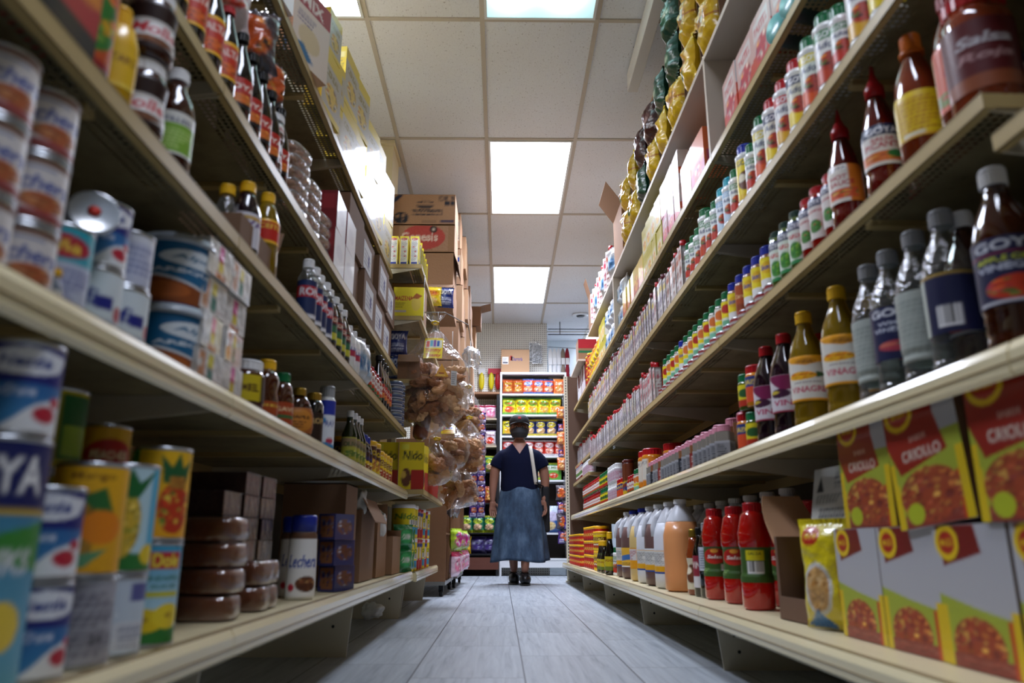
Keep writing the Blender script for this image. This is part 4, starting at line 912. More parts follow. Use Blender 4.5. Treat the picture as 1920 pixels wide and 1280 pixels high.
# ketchup style sauce
kp = [(.040, 0), (.046, .008), (.046, .09), (.042, .10), (.042, .165), (.047, .18), (.047, .21), (.036, .262), (.024, .278)]
KT = [('f', '3a5a24'), ('e', .5, .68, .33, .26, 'c2281c'), ('e', .5, .72, .26, .18, 'a81a14'), ('t', 'Salsa', .5, .66, .4, .12, 'e8e0d8', .2), ('e', .5, .86, .1, .07, 'e8a03a'), ('r', .66, .2, .9, .42, 'd4d4cc'), ('l', .05, .1, .4, .3, 3, '7a9a5a')]
KTB = [('f', '3a5a24'), ('r', .3, .62, .7, .92, 'd8cc1c'), ('b', .32, .25, .68, .6), ('t', 'SALSA', .5, .82, .3, .08, '6a6a1c')]
bottle('ketch', 'tomato_sauce_bottle', kp, M_('ketchup'), (.0275, .272, .3, M_('cap_red')), [(.075, .172, KT, dict(nu=90, nv=48))])
bottle('ketchb', 'tomato_sauce_bottle', kp, M_('ketchup'), (.0275, .272, .3, M_('cap_red')), [(.075, .172, KTB, dict(nu=90, nv=48))])
bottle('choc_b', 'syrup_bottle', [(.026, 0), (.031, .006), (.031, .07), (.025, .1), (.031, .14), (.02, .19), (.014, .21)], mat('caramel', '8a3a16', .08, coat=1), (.017, .207, .235, M_('cap_gold')), [(.02, .13, [('f', 'd8cfb4'), ('en', .5, .5, .3, .3, ['6a3a22', 'e8dcc0', '8a4a2a'], 8)])])
bottle('dark_b', 'wine_vinegar_bottle', [(.026, 0), (.029, .006), (.029, .15), (.014, .2), (.013, .22)], M_('cola_dark'), (.0155, .215, .24, M_('cap_black')), [(.03, .14, simplelab('8f2a3a', 'VINO', 'e0d4d0', [(0, .35, 'd8d4d8')]))])
bottle('dark_w', 'sauce_bottle', [(.031, 0), (.034, .006), (.034, .17), (.022, .215), (.016, .23)], M_('cola_dark'), (.02, .226, .255, M_('cap_grey')), [(.09, .17, [('f', 'c9ced8'), ('r', 0, 0, .25, 1, '4a4a6a'), ('l', .3, .1, .95, .9, 8, '4a4f6a')])])
bottle('maggi_b', 'seasoning_bottle', [(.024, 0), (.026, .005), (.026, .09), (.014, .14), (.011, .17)], M_('cola_dark'), (.014, .168, .2, M_('cap_yellow')), [(.02, .085, simplelab('c9b41c', 'JUGO', '8a1a12', [(0, .3, '6a7a2a')]))])
spicejar('oj', 'cap_red', [('f', 'd8801c'), ('r', .2, .2, .5, .95, 'dcd4c4'), ('t', 'MOJO', .35, .8, .26, .12, '3a3f5a')], 'orange_plastic', .04, .15, 'bouillon_jar')
spicejar('saz', 'cap_red', [('f', 'd8502a'), ('r', 0, .6, 1, 1, '2a3a7a'), ('t', 'SAZON', .5, .78, .7, .2, 'f0d04a')], 'orange_plastic', .032, .12)
spicejar('wj', 'cap_white', [('f', 'c9c4cc'), ('l', .1, .1, .9, .9, 8, 'a8486a')], 'white_plastic', .034, .115, 'bicarbonate_jar')
spicejar('gj', 'cap_green', [('f', 'd8c81c'), ('r', 0, .0, 1, .3, 'b3301c'), ('e', .5, .6, .3, .2, '2a5a2a')], 'salsa_green', .03, .11)
tubk('redtub', .058, .10, [('f', 'b3201c'), ('r', .2, .2, .8, .8, 'c9301c'), ('t', 'CALDO', .5, .5, .6, .3, 'e8c84a')], M_('cap_yellow'), mat('red_plastic', '8f1210', .3, coat=.5), 'bouillon_tub')
tubk('tallcan', .030, .21, [('f', '6a3016'), ('r', 0, .0, 1, .45, 'e0b81c'), ('en', .5, .28, .3, .14, ['1f3a7a', '8a2a1c', 'e0b81c'], 8)], mat('cap_brown', '5a1c12', .35), mat('canister_brown', '6a2c14', .4), 'cocoa_canister')

# ---------- boxes
boxk('maggi_w', 'bouillon_display_box', .185, .16, .212, dict(front=maggi(), side=[('f', '6e5644')], top=[('f', '8a1a12')]), 64)
boxk('maggi_r', 'bouillon_display_box', .21, .16, .225, dict(front=maggi(wh=False), side=[('f', '7d5e46')], top=[('f', 'b9b9be')]), 70)
boxk('maiz_big', 'cornstarch_box', .16, .09, .15, dict(front=MAIZ, side=MAIZS, top=[('f', 'f0dc2a')]), 52)
boxk('maiz_tall', 'cornstarch_box', .075, .048, .17, dict(front=[('f', 'f0dc2a'), ('t', 'MAIZENA', .5, .7, .8, .08, 'c2202c'), ('r', 0, .05, 1, .2, '2a3f9a')], side=MAIZS, right=MAIZS, top=[('f', 'f0dc2a')]), 56)
boxk('mix', 'baking_mix_box', .19, .06, .27, dict(front=[('f', 'e4d6c8'), ('r', .0, .72, 1, 1, 'a82a34'), ('t', 'MIX', .5, .84, .6, .16, 'f0e6e0'), ('e', .45, .35, .3, .16, 'd8c49a'), ('p', [(0, 0), (.6, .08), (.3, .25), (0, .2)], '2f6a9a'), ('l', .1, .5, .7, .66, 3, '8a7a90')], side=[('f', 'd8ab86'), ('r', 0, .8, 1, .92, 'a82a34'), ('l', .1, .1, .9, .7, 12, 'a88468')], top=[('f', 'e0b890')]), 40)
boxk('mixpink', 'baking_mix_box', .19, .06, .26, dict(front=[('f', 'e8d0d4'), ('r', .0, .6, 1, .9, 'c25a6a'), ('e', .5, .3, .3, .18, 'd8b090')], side=[('f', 'c9979a'), ('l', .1, .1, .9, .9, 12, '9a6a70')], top=[('f', 'e8d8d0')]), 30)
YBX = dict(front=[('f', 'bdb9ac'), ('r', 0, .8, 1, 1, 'e6cc3a'), ('r', 0, 0, 1, .1, 'e6cc3a'), ('t', 'CEREAL', .5, .66, .7, .1, '8a7a2a'), ('en', .5, .35, .34, .18, ['e0c04a', 'a83a2a', 'd8d4c0', '6a4a2a'], 14)],
          side=[('f', 'dcc43a'), ('l', .12, .05, .88, .93, 16, '9a8a4a'), ('r', .1, .8, .9, .9, 'e6dc9a')], top=[('f', 'e8d050')])
boxk('yel_cereal', 'cereal_box', .19, .06, .24, YBX, 36); boxk('yel_small', 'cereal_box', .12, .05, .17, YBX, 30)
boxk('white_red', 'cookie_box', .16, .06, .13, dict(front=[('f', 'e6e6ea'), ('e', .5, .5, .3, .2, 'd8d8e0')], side=[('f', '7a1a20'), ('r', .1, .5, .9, .9, '9a2a30')], top=[('f', '8f2028')]), 20)
boxk('choc_box', 'chocolate_box', .10, .06, .075, dict(front=[('f', '2a2f66'), ('en', .5, .5, .4, .3, ['6a3a22', 'b0b4c4', '8a5a3a', '3a3f7a'], 14)], side=[('f', '34386a'), ('n', .1, .1, .9, .9, ['8a5a3a', '2a2f66', '7a7e9a'], 12)], top=[('f', '5a2a4a')]), 22)
boxk('orange_box', 'cake_mix_box', .15, .06, .2, dict(front=[('f', 'd0a8a0'), ('r', 0, 0, 1, .4, 'c9381c'), ('r', .1, .62, .9, .9, 'dcd4d0'), ('t', 'PASTEL', .5, .75, .7, .14, 'c2202c'), ('en', .5, .4, .34, .2, ['c2203a', 'e8a03a', 'a82a5a', 'f0e0d0'], 12)], side=[('f', 'd0421c'), ('r', 0, .6, 1, 1, 'dcd4d0'), ('l', .1, .1, .9, .55, 6, 'e8a080')], top=[('f', 'd8d0cc')]), 30)
boxk('peach_box', 'gelatin_carton', .17, .12, .21, dict(front=[('f', 'd87a50'), ('r', 0, 0, 1, .4, 'c2306a'), ('en', .5, .3, .3, .2, ['d8381c', 'e8d8d0', '8a2a7a'], 10)], side=[('f', 'e8703a'), ('r', .1, .3, .6, .55, 'b3307a'), ('r', .55, .2, .95, .5, 'dcd8d8'), ('l', .58, .22, .92, .48, 4, '6a6a6a')], top=[('f', 'e8926a')]), 34)
boxk('pink_box', 'gelatin_box', .12, .05, .16, dict(front=[('f', 'c9708a'), ('e', .5, .7, .44, .18, 'd8c4c8'), ('r', 0, 0, 1, .4, 'd8708a'), ('t', 'GELATINA', .5, .7, .8, .1, 'b3304a'), ('en', .5, .4, .3, .18, ['e0506a', 'f0c0a0', 'c2302a'], 9)], side=[('f', 'e0d8d0'), ('r', 0, .3, 1, .5, 'd8602a')], top=[('f', 'f0e8e8')]), 24)
boxk('yw_box', 'pudding_box', .11, .05, .15, dict(front=[('f', 'c9bc5a'), ('r', .1, .1, .9, .6, 'd8d0b8'), ('r', 0, .7, 1, 1, 'b8a81c'), ('en', .5, .35, .3, .2, ['e8c04a', 'c2502a', 'f4f0e0'], 9)], side=[('f', 'd8cc4a'), ('r', .1, .1, .9, .6, 'e8e4d4')], top=[('f', 'e8dc5a')]), 24)
boxk('lasagne_box', 'noodle_box', .13, .06, .19, dict(front=[('f', 'c9a83a'), ('r', 0, 0, 1, .5, 'b3402a'), ('en', .5, .5, .34, .24, ['d8842a', 'e8d04a', 'b3381c'], 12)], side=[('f', 'e2d84a'), ('r', .1, .2, .9, .7, 'd8622a')], top=[('f', 'd8d4c0')]), 24)
boxk('nidob', 'milk_powder_box', .13, .05, .245, dict(front=[('f', 'e8d01c'), ('r', .5, 0, 1, .42, 'b3261c'), ('t', 'Nido', .55, .72, .8, .2, '2a2a14', .15), ('en', .3, .25, .2, .2, ['6a3a22', 'd8b04a', '3a2216'], 7), ('r', .1, .84, .4, .96, 'e8e04a')], side=[('f', 'e2cc2a'), ('b', .2, .1, .8, .4)], top=[('f', 'e8d84a')]), 34)
boxk('brick_paste', 'guava_paste_brick', .20, .09, .042, dict(front=[('f', '3a1a16')], side=[('f', '36181a'), ('r', .0, .9, 1, 1, '6a3a30')], top=[('f', '4a211c')]), 8, cat='brick', m=mat('guava_paste', '3c1a15', .3, coat=.5))

# ---------- bags
YC = [('f', 'e2b81c'), ('r', 0, .82, 1, 1, 'e8cc2a'), ('e', .5, .55, .34, .16, 'd8981c'), ('t', 'Cafe', .5, .56, .5, .14, '5a2a12', .2), ('l', .2, .2, .8, .36, 4, 'b3861c'), ('r', 0, .42, 1, .45, 'b35a1c')]
bagk('yel_bag', 'coffee_bag', .12, .07, .2, YC, 3, crumple=2.2); bagk('yel_bag2', 'coffee_bag', .12, .075, .19, YC[:-1] + [('e', .5, .3, .25, .1, '3a6a2a')], 9, crumple=2.2)
bagk('maroon_bag', 'coffee_bag', .13, .08, .2, [('f', '3f0c18'), ('e', .5, .5, .3, .2, '5a1a26'), ('t', 'Cafe', .5, .5, .44, .14, 'c9a0a0')], 5, crumple=1.6)
bagk('green_bag', 'coffee_bag', .13, .08, .19, [('f', '0f4a3a'), ('e', .5, .5, .3, .2, '1a6a4a'), ('t', 'Cafe', .5, .5, .44, .14, 'c9d8c0')], 6, crumple=1.8)
def chips(key, bg, c2, txt, tc, food, w=.17, h=.24, d=.08, seed=1):
    bagk(key, 'snack_bag', w, d, h, [('f', bg), ('r', 0, .0, 1, .14, c2), ('r', 0, .9, 1, 1, c2), ('e', .5, .66, .4, .15, c2), ('t', txt, .5, .66, .7, .15, tc, .1), ('en', .5, .33, .38, .18, food, 22)], seed, nu=20, nv=28, cat='snack bag', crumple=2.2)
chips('ch_org', 'd8602a', 'e08a3a', 'CHIPS', 'e8dcd0', ['e0a04a', 'c2501c', 'e8c88a', 'd8b8a0'], seed=1); chips('ch_brn', 'b3561c', '8a2f16', 'TOSTI', 'e8c84a', ['c9862a', 'e8d0a0', '8a3a1c', 'e0a840'], seed=2)
chips('ch_blue', 'd8562a', '2a5aa8', 'RUFF', 'f0f0f0', ['e0a06a', 'b34a2a', 'e8d8c0', '2a5aa8'], seed=3); chips('ch_grn', 'c9c82a', '5aa82a', 'ZAMBO', 'c2301c', ['d8502a', 'e0803a', 'e8d04a', 'c2381c'], w=.22, h=.27, seed=4)
chips('ch_yel', 'e0c81c', '4a9a2a', 'PLATAN', 'b3301c', ['e8a83a', 'd8602a', 'f0dca0', 'c9822a'], seed=5); chips('ch_blk', 'd8c41c', '14140f', 'ZAMBOS', 'e8e04a', ['d8a02a', 'e8d04a', 'b3561c'], seed=6)
chips('ch_red', 'b3281c', 'd8d0d0', 'CHURRO', 'b3281c', ['e0a08a', 'c2402a', 'e8d8d0', '8a1a12'], seed=7); chips('ch_navy', '1f2a5a', 'd8c41c', 'BOKA', '2a2a6a', ['c9a06a', 'e0c080', '2a3a7a'], seed=8)
chips('ch_mint', '1a6a4a', 'b8c82a', 'YUCA', '1a4a2a', ['c9a07a', 'a87a5a', 'e0c8a0'], w=.15, h=.2, seed=9)
bagk('taki_bag', 'snack_bag', .26, .09, .34, [('f', '2a1a4a'), ('p', [(.1, .05), (.5, .45), (.9, .05)], 'c2281c'), ('en', .5, .22, .34, .16, ['b3202a', 'e0502a', 'd8a03a', '5a1a6a'], 18), ('p', [(.25, .42), (.5, .12), (.75, .42), (.5, .3)], 'd8c07a'), ('t', 'Takis', .5, .7, .86, .26, 'e2e02a', .15)], 11, nu=40, nv=50, cat='snack bag')
bagk('lays_bag', 'snack_bag', .26, .1, .30, [('f', '2a5a9a'), ('r', 0, .45, 1, 1, 'b8c4d0'), ('e', .5, .6, .36, .18, 'd0c8e0'), ('en', .4, .25, .3, .16, ['e0c890', 'd8b060', 'e8dcb0'], 12)], 12, nu=22, nv=28, cat='snack bag')
bagk('frit_bag', 'snack_bag', .24, .09, .3, [('f', 'c9cce0'), ('e', .5, .5, .4, .2, '2a2a8a'), ('t', 'Chip', .5, .5, .5, .16, 'e8e8f0', .2), ('e', .3, .8, .2, .1, '3a6ab8')], 13, nu=22, nv=28, cat='snack bag')
bagk('purple_pack', 'candy_packet', .11, .035, .14, [('f', '3a1a6a'), ('e', .5, .6, .36, .2, 'd8682a'), ('t', 'DULCE', .5, .6, .5, .12, 'e8e0e8'), ('n', .1, .1, .9, .35, ['c9c0d8', '5a2a8a', 'd8682a'], 8)], 14, nu=16, nv=18, crumple=3.2, cat='candy packet')
bagk('pink_pack', 'candy_bag', .15, .07, .17, [('f', 'd8b8c4'), ('r', 0, .8, 1, 1, '8f1a3a'), ('en', .5, .42, .4, .32, ['d87a9a', 'e8dce0', 'c2507a'], 12)], 15, nu=14, nv=18, cat='candy bag')
bagk('neon_pack', 'candy_bag', .15, .07, .16, [('f', 'a8c82a'), ('en', .5, .5, .4, .34, ['d0308a', '3a6ab8', 'c8e03a', 'e8e0e8'], 12)], 16, nu=14, nv=18, crumple=1.8, cat='candy bag')
bagk('choc_purple', 'candy_bag', .16, .07, .15, [('f', '241a4a'), ('en', .5, .5, .4, .34, ['3a2a6a', '8a8aa8', '1a1230'], 12)], 17, nu=14, nv=18, crumple=1.8, cat='candy bag')
bagk('yel_pack', 'noodle_packet', .13, .05, .13, [('f', 'e8c81c'), ('e', .5, .62, .4, .16, 'e8a01c'), ('t', 'SOPA', .5, .62, .6, .2, 'c2281c'), ('en', .5, .25, .3, .14, ['e8d890', 'd8801c'], 8)], 18, nu=14, nv=16, cat='packet')
bagk('green_pouch', 'coffee_pouch', .12, .06, .12, [('f', '0f7a3a'), ('e', .5, .5, .3, .3, '2aa85a'), ('t', 'CAFE', .5, .5, .4, .2, 'e8e8e0')], 19, nu=14, nv=14, crumple=1.5)
bagk('blue_brand', 'bean_packet', .11, .045, .14, [('f', '1a2f7a'), ('t', 'GOYA', .5, .74, .8, .22, 'e8eaf2'), ('l', .15, .15, .85, .5, 4, 'c9cfe6')], 20, nu=22, nv=20, cat='packet')
bagk('snack_red', 'snack_bag', .17, .08, .22, [('f', 'd8ccd0'), ('t', 'Tostado', .5, .7, .8, .16, '7a1a3a', .2), ('en', .5, .34, .36, .22, ['c2281c', 'e8a08a', 'd8d0d0', 'c9502a'], 14), ('r', 0, .92, 1, 1, '4a1a5a')], 21, nu=24, nv=30, crumple=1.6, cat='snack bag')
bagk('snack_dark', 'snack_bag', .14, .07, .17, [('f', '4a4248'), ('en', .5, .45, .4, .34, ['c2501c', 'b8b4b8', '2a2226', 'e08a2a'], 14)], 22, nu=20, nv=22, crumple=2.2, cat='snack bag')
bagk('white_bag', 'flour_bag', .13, .08, .17, [('f', 'c9ccd0'), ('r', .2, .2, .8, .6, '9ab8d0'), ('e', .5, .4, .2, .16, '2f6a9a')], 23, nu=18, nv=20, crumple=2, cat='bag')
# ------------------------------------------------------------ left shelving, bottom shelf
def cam_at(code, px, inset, r):     # spot for hand-placed items
    s, xf, zt = SURF[code]; X = xf + inset + r
    return dpx(px, X, zt - CAM_H + .06)
G = 'tinned goods on the left bottom shelf'
H = KINDS['cream_can']['h']
y = on('L1', 'goya_can', 14, look='tall blue pineapple chunk can at the left picture edge, bottom left shelf', group=G, rot=30, inset=.02).location.y
on('L1', 'cream_can', y=y, tier=KINDS['goya_can']['h'] + .001, look='blue and white cream can standing on the tall pineapple chunk can', group=G, rot=40, inset=.02)
a = on('L1', 'cream_can', 100, look='blue cream can, lower of the stacked pair beside the tall pineapple can', group=G, rot=48)
on('L1', 'cream_can', y=a.location.y - .002, tier=H + .001, look='blue cream can, upper of the stacked pair beside the tall pineapple can', group=G, rot=35)
a = on('L1', 'grey_can', 186, look='can showing its grey text panel, under the yellow mango can', group=G, rot=40)
on('L1', 'mango_can', y=a.location.y - .004, tier=H + .001, look='yellow orange mango can resting on the grey text can', group=G, rot=32)
a = on('L1', 'blueb_can', 246, look='blue and white fruit can with barcode panel, between grey can and pineapple can', group=G, rot=44)
on('L1', 'pineb_can', y=a.location.y, tier=H + .001, look='pale blue pineapple can with tall fruit picture, on the barcode can', group=G, rot=34)
a = on('L1', 'pine_can', 313, look='cyan pineapple slice can with red logo, below the orange fruit can', group=G, rot=24)
on('L1', 'fruit_can', y=a.location.y, tier=KINDS['pine_can']['h'] + .001, look='orange fruit cocktail can on top of the cyan pineapple can', group=G, rot=32)
# second row behind, stacked three high
bh = .105
for (k, px, n, lk) in (('gryel_can', 88, 3, 'yellow and green corn can behind the cream cans'), ('delm_can', 196, 3, 'yellow peach can behind the mango can')):
    a = None
    for t in range(n):
        a = on('L1', k, None if a else px, y=a.location.y if a else None, behind=.11, look=lk + ', ' + ['bottom', 'middle', 'top'][t] + ' of three', group=G, tier=t * (KINDS[k]['h'] + .001), rot=45)
for t in range(2):
    on('L1', 'cream_can', 60, behind=.09, look='blue cream can in the second row, ' + ['lower', 'upper'][t] + ', behind the front pair', group=G, tier=t * (H + .001) + .0, rot=50)
on('L1', 'blueb_can', 300, behind=.1, look='pale blue can deep behind the orange fruit cocktail can', group=G, rot=60)
on('L1', 'mango_can', 262, behind=.1, look='yellow mango can deep behind the pineapple cans', group=G, rot=60)

# wrapped brown sugar blocks: each block its own thing with its film
SUG = mat('brown_sugar', '6a3c26', .3, coat=.9)
film = thin_film('cling_film', 'fbf8f6', .03, .05, .1)
def loaf_mesh(w, d, h, name, mt):
    n = 28; prof = []
    mb = MB()
    def ring(sc_, z):
        b = len(mb.v)
        for k in range(n):
            a = 2 * PI * k / n; c, s_ = math.cos(a), math.sin(a)
            mb.v.append((math.copysign(abs(c) ** .55, c) * w / 2 * sc_, math.copysign(abs(s_) ** .55, s_) * d / 2 * sc_, z))
        return b
    rs = [ring(a, z * h) for a, z in ((.80, 0), (.93, .05), (1, .25), (1, .7), (.95, .9), (.82, .99), (.5, 1.0))]
    for a, b in zip(rs, rs[1:]):
        for k in range(n): j = (k + 1) % n; mb.f.append((a + k, a + j, b + j, b + k)); mb.mi.append(0); mb.sm.append(True)
    mb.f.append(tuple(rs[0] + k for k in range(n))[::-1]); mb.f.append(tuple(rs[-1] + k for k in range(n))); mb.mi += [0, 0]; mb.sm += [False, False]
    return mb.mesh(name, [mt])
K('sugar', 'brown_sugar_block', 'sugar block', .06, .047, [('block', loaf_mesh(.118, .10, .0455, 'block', SUG), []), ('wrapping_film', loaf_mesh(.121, .103, .0465, 'wrapping_film', film), [])], .121, .103)
K('sugar_s', 'brown_sugar_block', 'sugar block', .05, .052, [('block', loaf_mesh(.085, .085, .050, 'block', SUG), []), ('wrapping_film', loaf_mesh(.09, .09, .0515, 'wrapping_film', film), [])], .09, .09)
TN = ['bottom', 'second from bottom', 'third from bottom', 'top']
yy = dpx(400, .56, -.05)
for t in range(4):
    put('sugar', -.56 - random.uniform(0, .004), yy + random.uniform(-.003, .003), .2148 + t * .0478, random.uniform(-.08, .08), 'film-wrapped brown sugar block beside the pineapple can, %s of the stack of four' % TN[t], 'wrapped brown sugar blocks')
for q, px in enumerate((462, 480)):
    y2 = dpx(px, .56, -.05)
    for t in range(2):
        put('sugar_s', -.55 - q * .005, y2, .2148 + t * .0528, random.uniform(-.2, .2), 'small rounded brown sugar block, %s one, %s pair after the stack of four' % (['lower', 'upper'][t], ['first', 'second'][q]), 'wrapped brown sugar blocks')
# guava paste bricks
K('guava', 'guava_paste_brick', 'fruit paste brick', .1, .048, [('brick', box_mesh('brick', .19, .095, .0465, dict(front=[('f', '3a1c19')], side=[('f', '3a1c19')], top=[('f', '43211c')]), 4, mat('guava_paste')), []),
   ('clear_end', MB().box(-.098, -.05, .0005, .098, .05, .0478).mesh('clear_end', [thin_film('clear_box_film', 'e8e0e0', .04, .1, .2)]), [])], .2, .1)
for q in range(3):
    for t in range(5 if q == 0 else 6):
        put('guava', -.66 - q * .0, 1.62 + q * .125, .2148 + t * .0492, random.uniform(-.04, .04), 'dark red fruit paste brick, %s layer up, %s stack behind the sugar blocks' % (ORD[t + 1], ORD[q + 1]), 'fruit paste bricks')
for q in range(2):
    for t in range(4 + q):
        put('sugar', -.80, 1.33 + q * .14, .2148 + t * .0478, random.uniform(-.1, .1), 'film-wrapped brown sugar block deep in the shelf shade, %s layer, %s stack' % (ORD[t + 1], ['nearer', 'farther'][q]), 'wrapped brown sugar blocks')
on('L1', 'squeeze_lech', 584, look='white squeeze bottle with blue cap beside the chocolate boxes', group=None, rot=22, inset=.03)
on('L1', 'squeeze_lech', 568, behind=.07, look='second white squeeze bottle with blue cap, standing behind the first', rot=30, zoff=.0)
ch = KINDS['choc_box']['h']
for q, px in enumerate((646,)):
    for t in range(3):
        on('L1', 'choc_box', px, inset=.02 + q * .004, look='small dark blue chocolate box, %s of three, beside the squeeze bottle' % ['bottom', 'middle', 'top'][t], group='blue chocolate boxes', tier=t * (ch + .0006), rot=65)

# cartons: open shipping cases built from their own walls and flaps
CB = mat('cardboard'); CBD = mat('cardboard_dark'); CBIN = mat('cardboard_inside', '86664b', .85)
def carton(x0, y0, z0, w, d, h, label, flaps=(), open_top=False, prints=(), mt=None, cut=0, rot=0, name='cardboard_box', group='cardboard cartons', tape=False):
    """w along x, d along y (aisle), near-left-bottom corner given by centre; flaps: list of (edge, angle)"""
    mt = mt or CB
    r = empty(name, (x0, y0, z0 + .0015), rot)
    t = .004; W, D = w / 2, d / 2
    b = MB(); b.box(-W, -D, 0, W, D, t)
    hn = h - cut
    b.box(-W, -D, t, W, -D + t, hn).box(-W, D - t, t, W, D, h).box(-W, -D + t, t, -W + t, D - t, h if cut == 0 else hn).box(W - t, -D + t, t, W, D - t, h if cut == 0 else hn)
    if not open_top: b.box(-W, -D, h - t, W, D, h)
    b.build('carton_body', mt, r)
    for (edge, ang, ln) in flaps:
        f = MB(); a = math.radians(ang); c, s_ = math.cos(a) * ln, math.sin(a) * ln
        if edge == 'near': f.prism([(-D, h), (-D - c, h + s_), (-D - c, h + s_ + t), (-D, h + t)][::-1], 'x', -W + .002, W - .002)
        if edge == 'far': f.prism([(D, h), (D + c, h + s_), (D + c, h + s_ + t), (D, h + t)], 'x', -W + .002, W - .002)
        if edge == 'right': f.prism([(W, h), (W + c, h + s_), (W + c, h + s_ + t), (W, h + t)][::-1], 'y', -D + .002, D - .002)
        if edge == 'left': f.prism([(-W, h), (-W - c, h + s_), (-W - c, h + s_ + t), (-W, h + t)], 'y', -D + .002, D - .002)
        f.build('flap', CBIN if ang < 0 else mt, r)
    if tape: MB().box(-.025, -D - .0006, h * .72, .025, -D, h).box(-.025, -D, h, .025, D, h + .0006).build('packing_tape', mat('packing_tape', 'b89464', .25, coat=.4), r)
    for (face, u, v, wd, ht, ops) in prints:
        # printed panel a hair in front of the face
        n = 40; vs = []; fs = []; U = []; V = []
        nu = n; nv = max(4, int(n * ht / wd))
        for j in range(nv + 1):
            for i in range(nu + 1):
                a, c = i / nu, j / nv; U.append(a); V.append(c)
                if face == 'near': vs.append((u - wd / 2 + a * wd, -D - .0008, v - ht / 2 + c * ht))
                if face == 'right': vs.append((W + .0008, u - wd / 2 + a * wd, v - ht / 2 + c * ht))
                if face == 'left': vs.append((-W - .0008, u + wd / 2 - a * wd, v - ht / 2 + c * ht))
        for j in range(nv):
            for i in range(nu): q = j * (nu + 1) + i; fs.append((q, q + 1, q + nu + 2, q + nu + 1))
        me = bpy.data.meshes.new('print'); me.from_pydata(vs, [], fs); me.materials.append(M_BOX()); set_print(me, paint_ss(ops, np.array(U), np.array(V), 1 / nu, 1 / nv)); link('print', me, r)
    tag(r, label, 'box', group)
    return r
zl = .2148
carton(-.625, 2.68, zl, .21, .20, .335, 'tall plain cardboard box on the left bottom shelf, nearest of the cartons', mt=CBD)
carton(-.62, 3.04, zl, .20, .30, .30, 'cardboard case with torn front flap, second carton on the left bottom shelf', [('right', -60, .1)], True, mt=CBD, cut=.04)
carton(-.62, 3.40, zl, .20, .26, .31, 'cardboard case behind the torn one, third carton on bottom shelf', open_top=True, mt=CB, cut=.05)
carton(-.61, 3.74, zl, .22, .28, .20, 'low open cardboard tray beside the green coffee pouches', open_top=True, mt=CB, cut=.03, name='cardboard_tray')
def crumpled(name, loc, r, label, mt, seed, cat, sc_=(1, 1, 1), group=None):
    mb = MB(); mb.ball((0, 0, 0), r, 22, 16); o = Vector((seed * 3.1, 0, 0))
    for i, v in enumerate(mb.v):
        v = Vector(v); n = mnoise.noise(v / r * 1.6 + o) * .45 + mnoise.noise(v / r * 4 + o) * .2
        v = v * (1 + n); mb.v[i] = (v.x * sc_[0], v.y * sc_[1], v.z * sc_[2])
    ob = mb.build(name, mt, None, loc); tag(ob, label, cat, group); return ob
PW_ = mat('tissue_paper', 'dcdcd8', .7)
crumpled('tissue_bundle', (-.535, 2.93, .505), .045, 'crumpled white paper sticking out of the torn carton', PW_, 2, 'paper', (.6, .6, 1))
crumpled('tissue_bundle', (-.525, 3.36, .43), .045, 'crumpled white paper hanging from the third carton', PW_, 5, 'paper', (.6, .6, 1.3))
for q in range(4):
    on('L1', 'green_pouch', y=3.93 + (q % 2) * .10, inset=.01, look='shiny green coffee pouch, %s, beside the yellow milk tins' % ['lower nearer', 'lower farther', 'upper nearer', 'upper farther'][q], group='green coffee pouches', tier=(q // 2) * .112, rot=40)

# ------------------------------------------------------------ left second shelf
G = 'goods on the second left shelf'
for c, yc_ in enumerate((.715, .795)):
    a = None
    for t in range(3):
        a = on('L2', 'condensed_can', y=yc_, inset=.008, look='white condensed milk can with blue script, %s of three, %s stack' % (['bottom', 'middle', 'top'][t], ['left-edge', 'right-hand'][c]), group='condensed milk cans', tier=t * .0838, rot=36 + 4 * t)
on('L2', 'dole_can', 148, inset=.012, look='cyan juice can with round red fruit logo, right of the condensed milk', rot=30)
a = on('L2', 'milkw_can', 207, inset=.01, look='white milk powder can with blue squares, under the blue cream can', rot=32)
put('cream_can', a.location.x, a.location.y, a.location.z + .0928, math.radians(38), 'blue cream can with strawberries on the white milk powder can', G, scale=.93)
a = on('L2', 'milkw_can', 258, inset=.012, look='white milk powder can with blue squares, left of the caramel tubs', rot=40)
put('lav_can', a.location.x, a.location.y, a.location.z + .0928, 1.0, 'pale lavender can stacked beside the upper caramel tub', G)
a = on('L2', 'tub', 342, inset=.004, look='large blue and brown caramel tub, lower of the two, white rim', group='caramel tubs', rot=38, jit=0)
put('tub', a.location.x + .002, a.location.y - .004, a.location.z + .1215, math.radians(22), 'large blue and brown caramel tub, upper of the two, white rim', 'caramel tubs')
# round clear lid with a red sticker leaning on the juice can
r = empty('plastic_disc', (-.525, .90, .765), (math.radians(78), 0, math.radians(35)))
MB().lathe([(.0005, .003), (.028, .003), (.030, .004), (.0315, .0), (.0305, -.006)], 36).build('lid_disc', mat('lid_translucent'), r)
MB().lathe([(.0005, .0035), (.008, .0042), (.0005, .0046)], 20).build('price_sticker', mat('red_sticker', 'd8301c', .5), r)
tag(r, 'round translucent plastic lid with a red sticker, propped above the cyan can', 'lid')
tag(MB().lathe([(.024, 0), (.026, .004), (.026, .145)], 30).build('plastic_tub', mat('dark_green_tub', '1c3430', .4), None, (-.60, dpx(150, .6, .33), .6095)), 'dark green canister in shade behind the cyan juice can', 'tub')
r = on('L2', 'small_yellowcap', 152, inset=-.0, look='tiny jar with bright yellow lid in front of the cyan can', rot=30, scale=.42)
r.location.x += .0; 
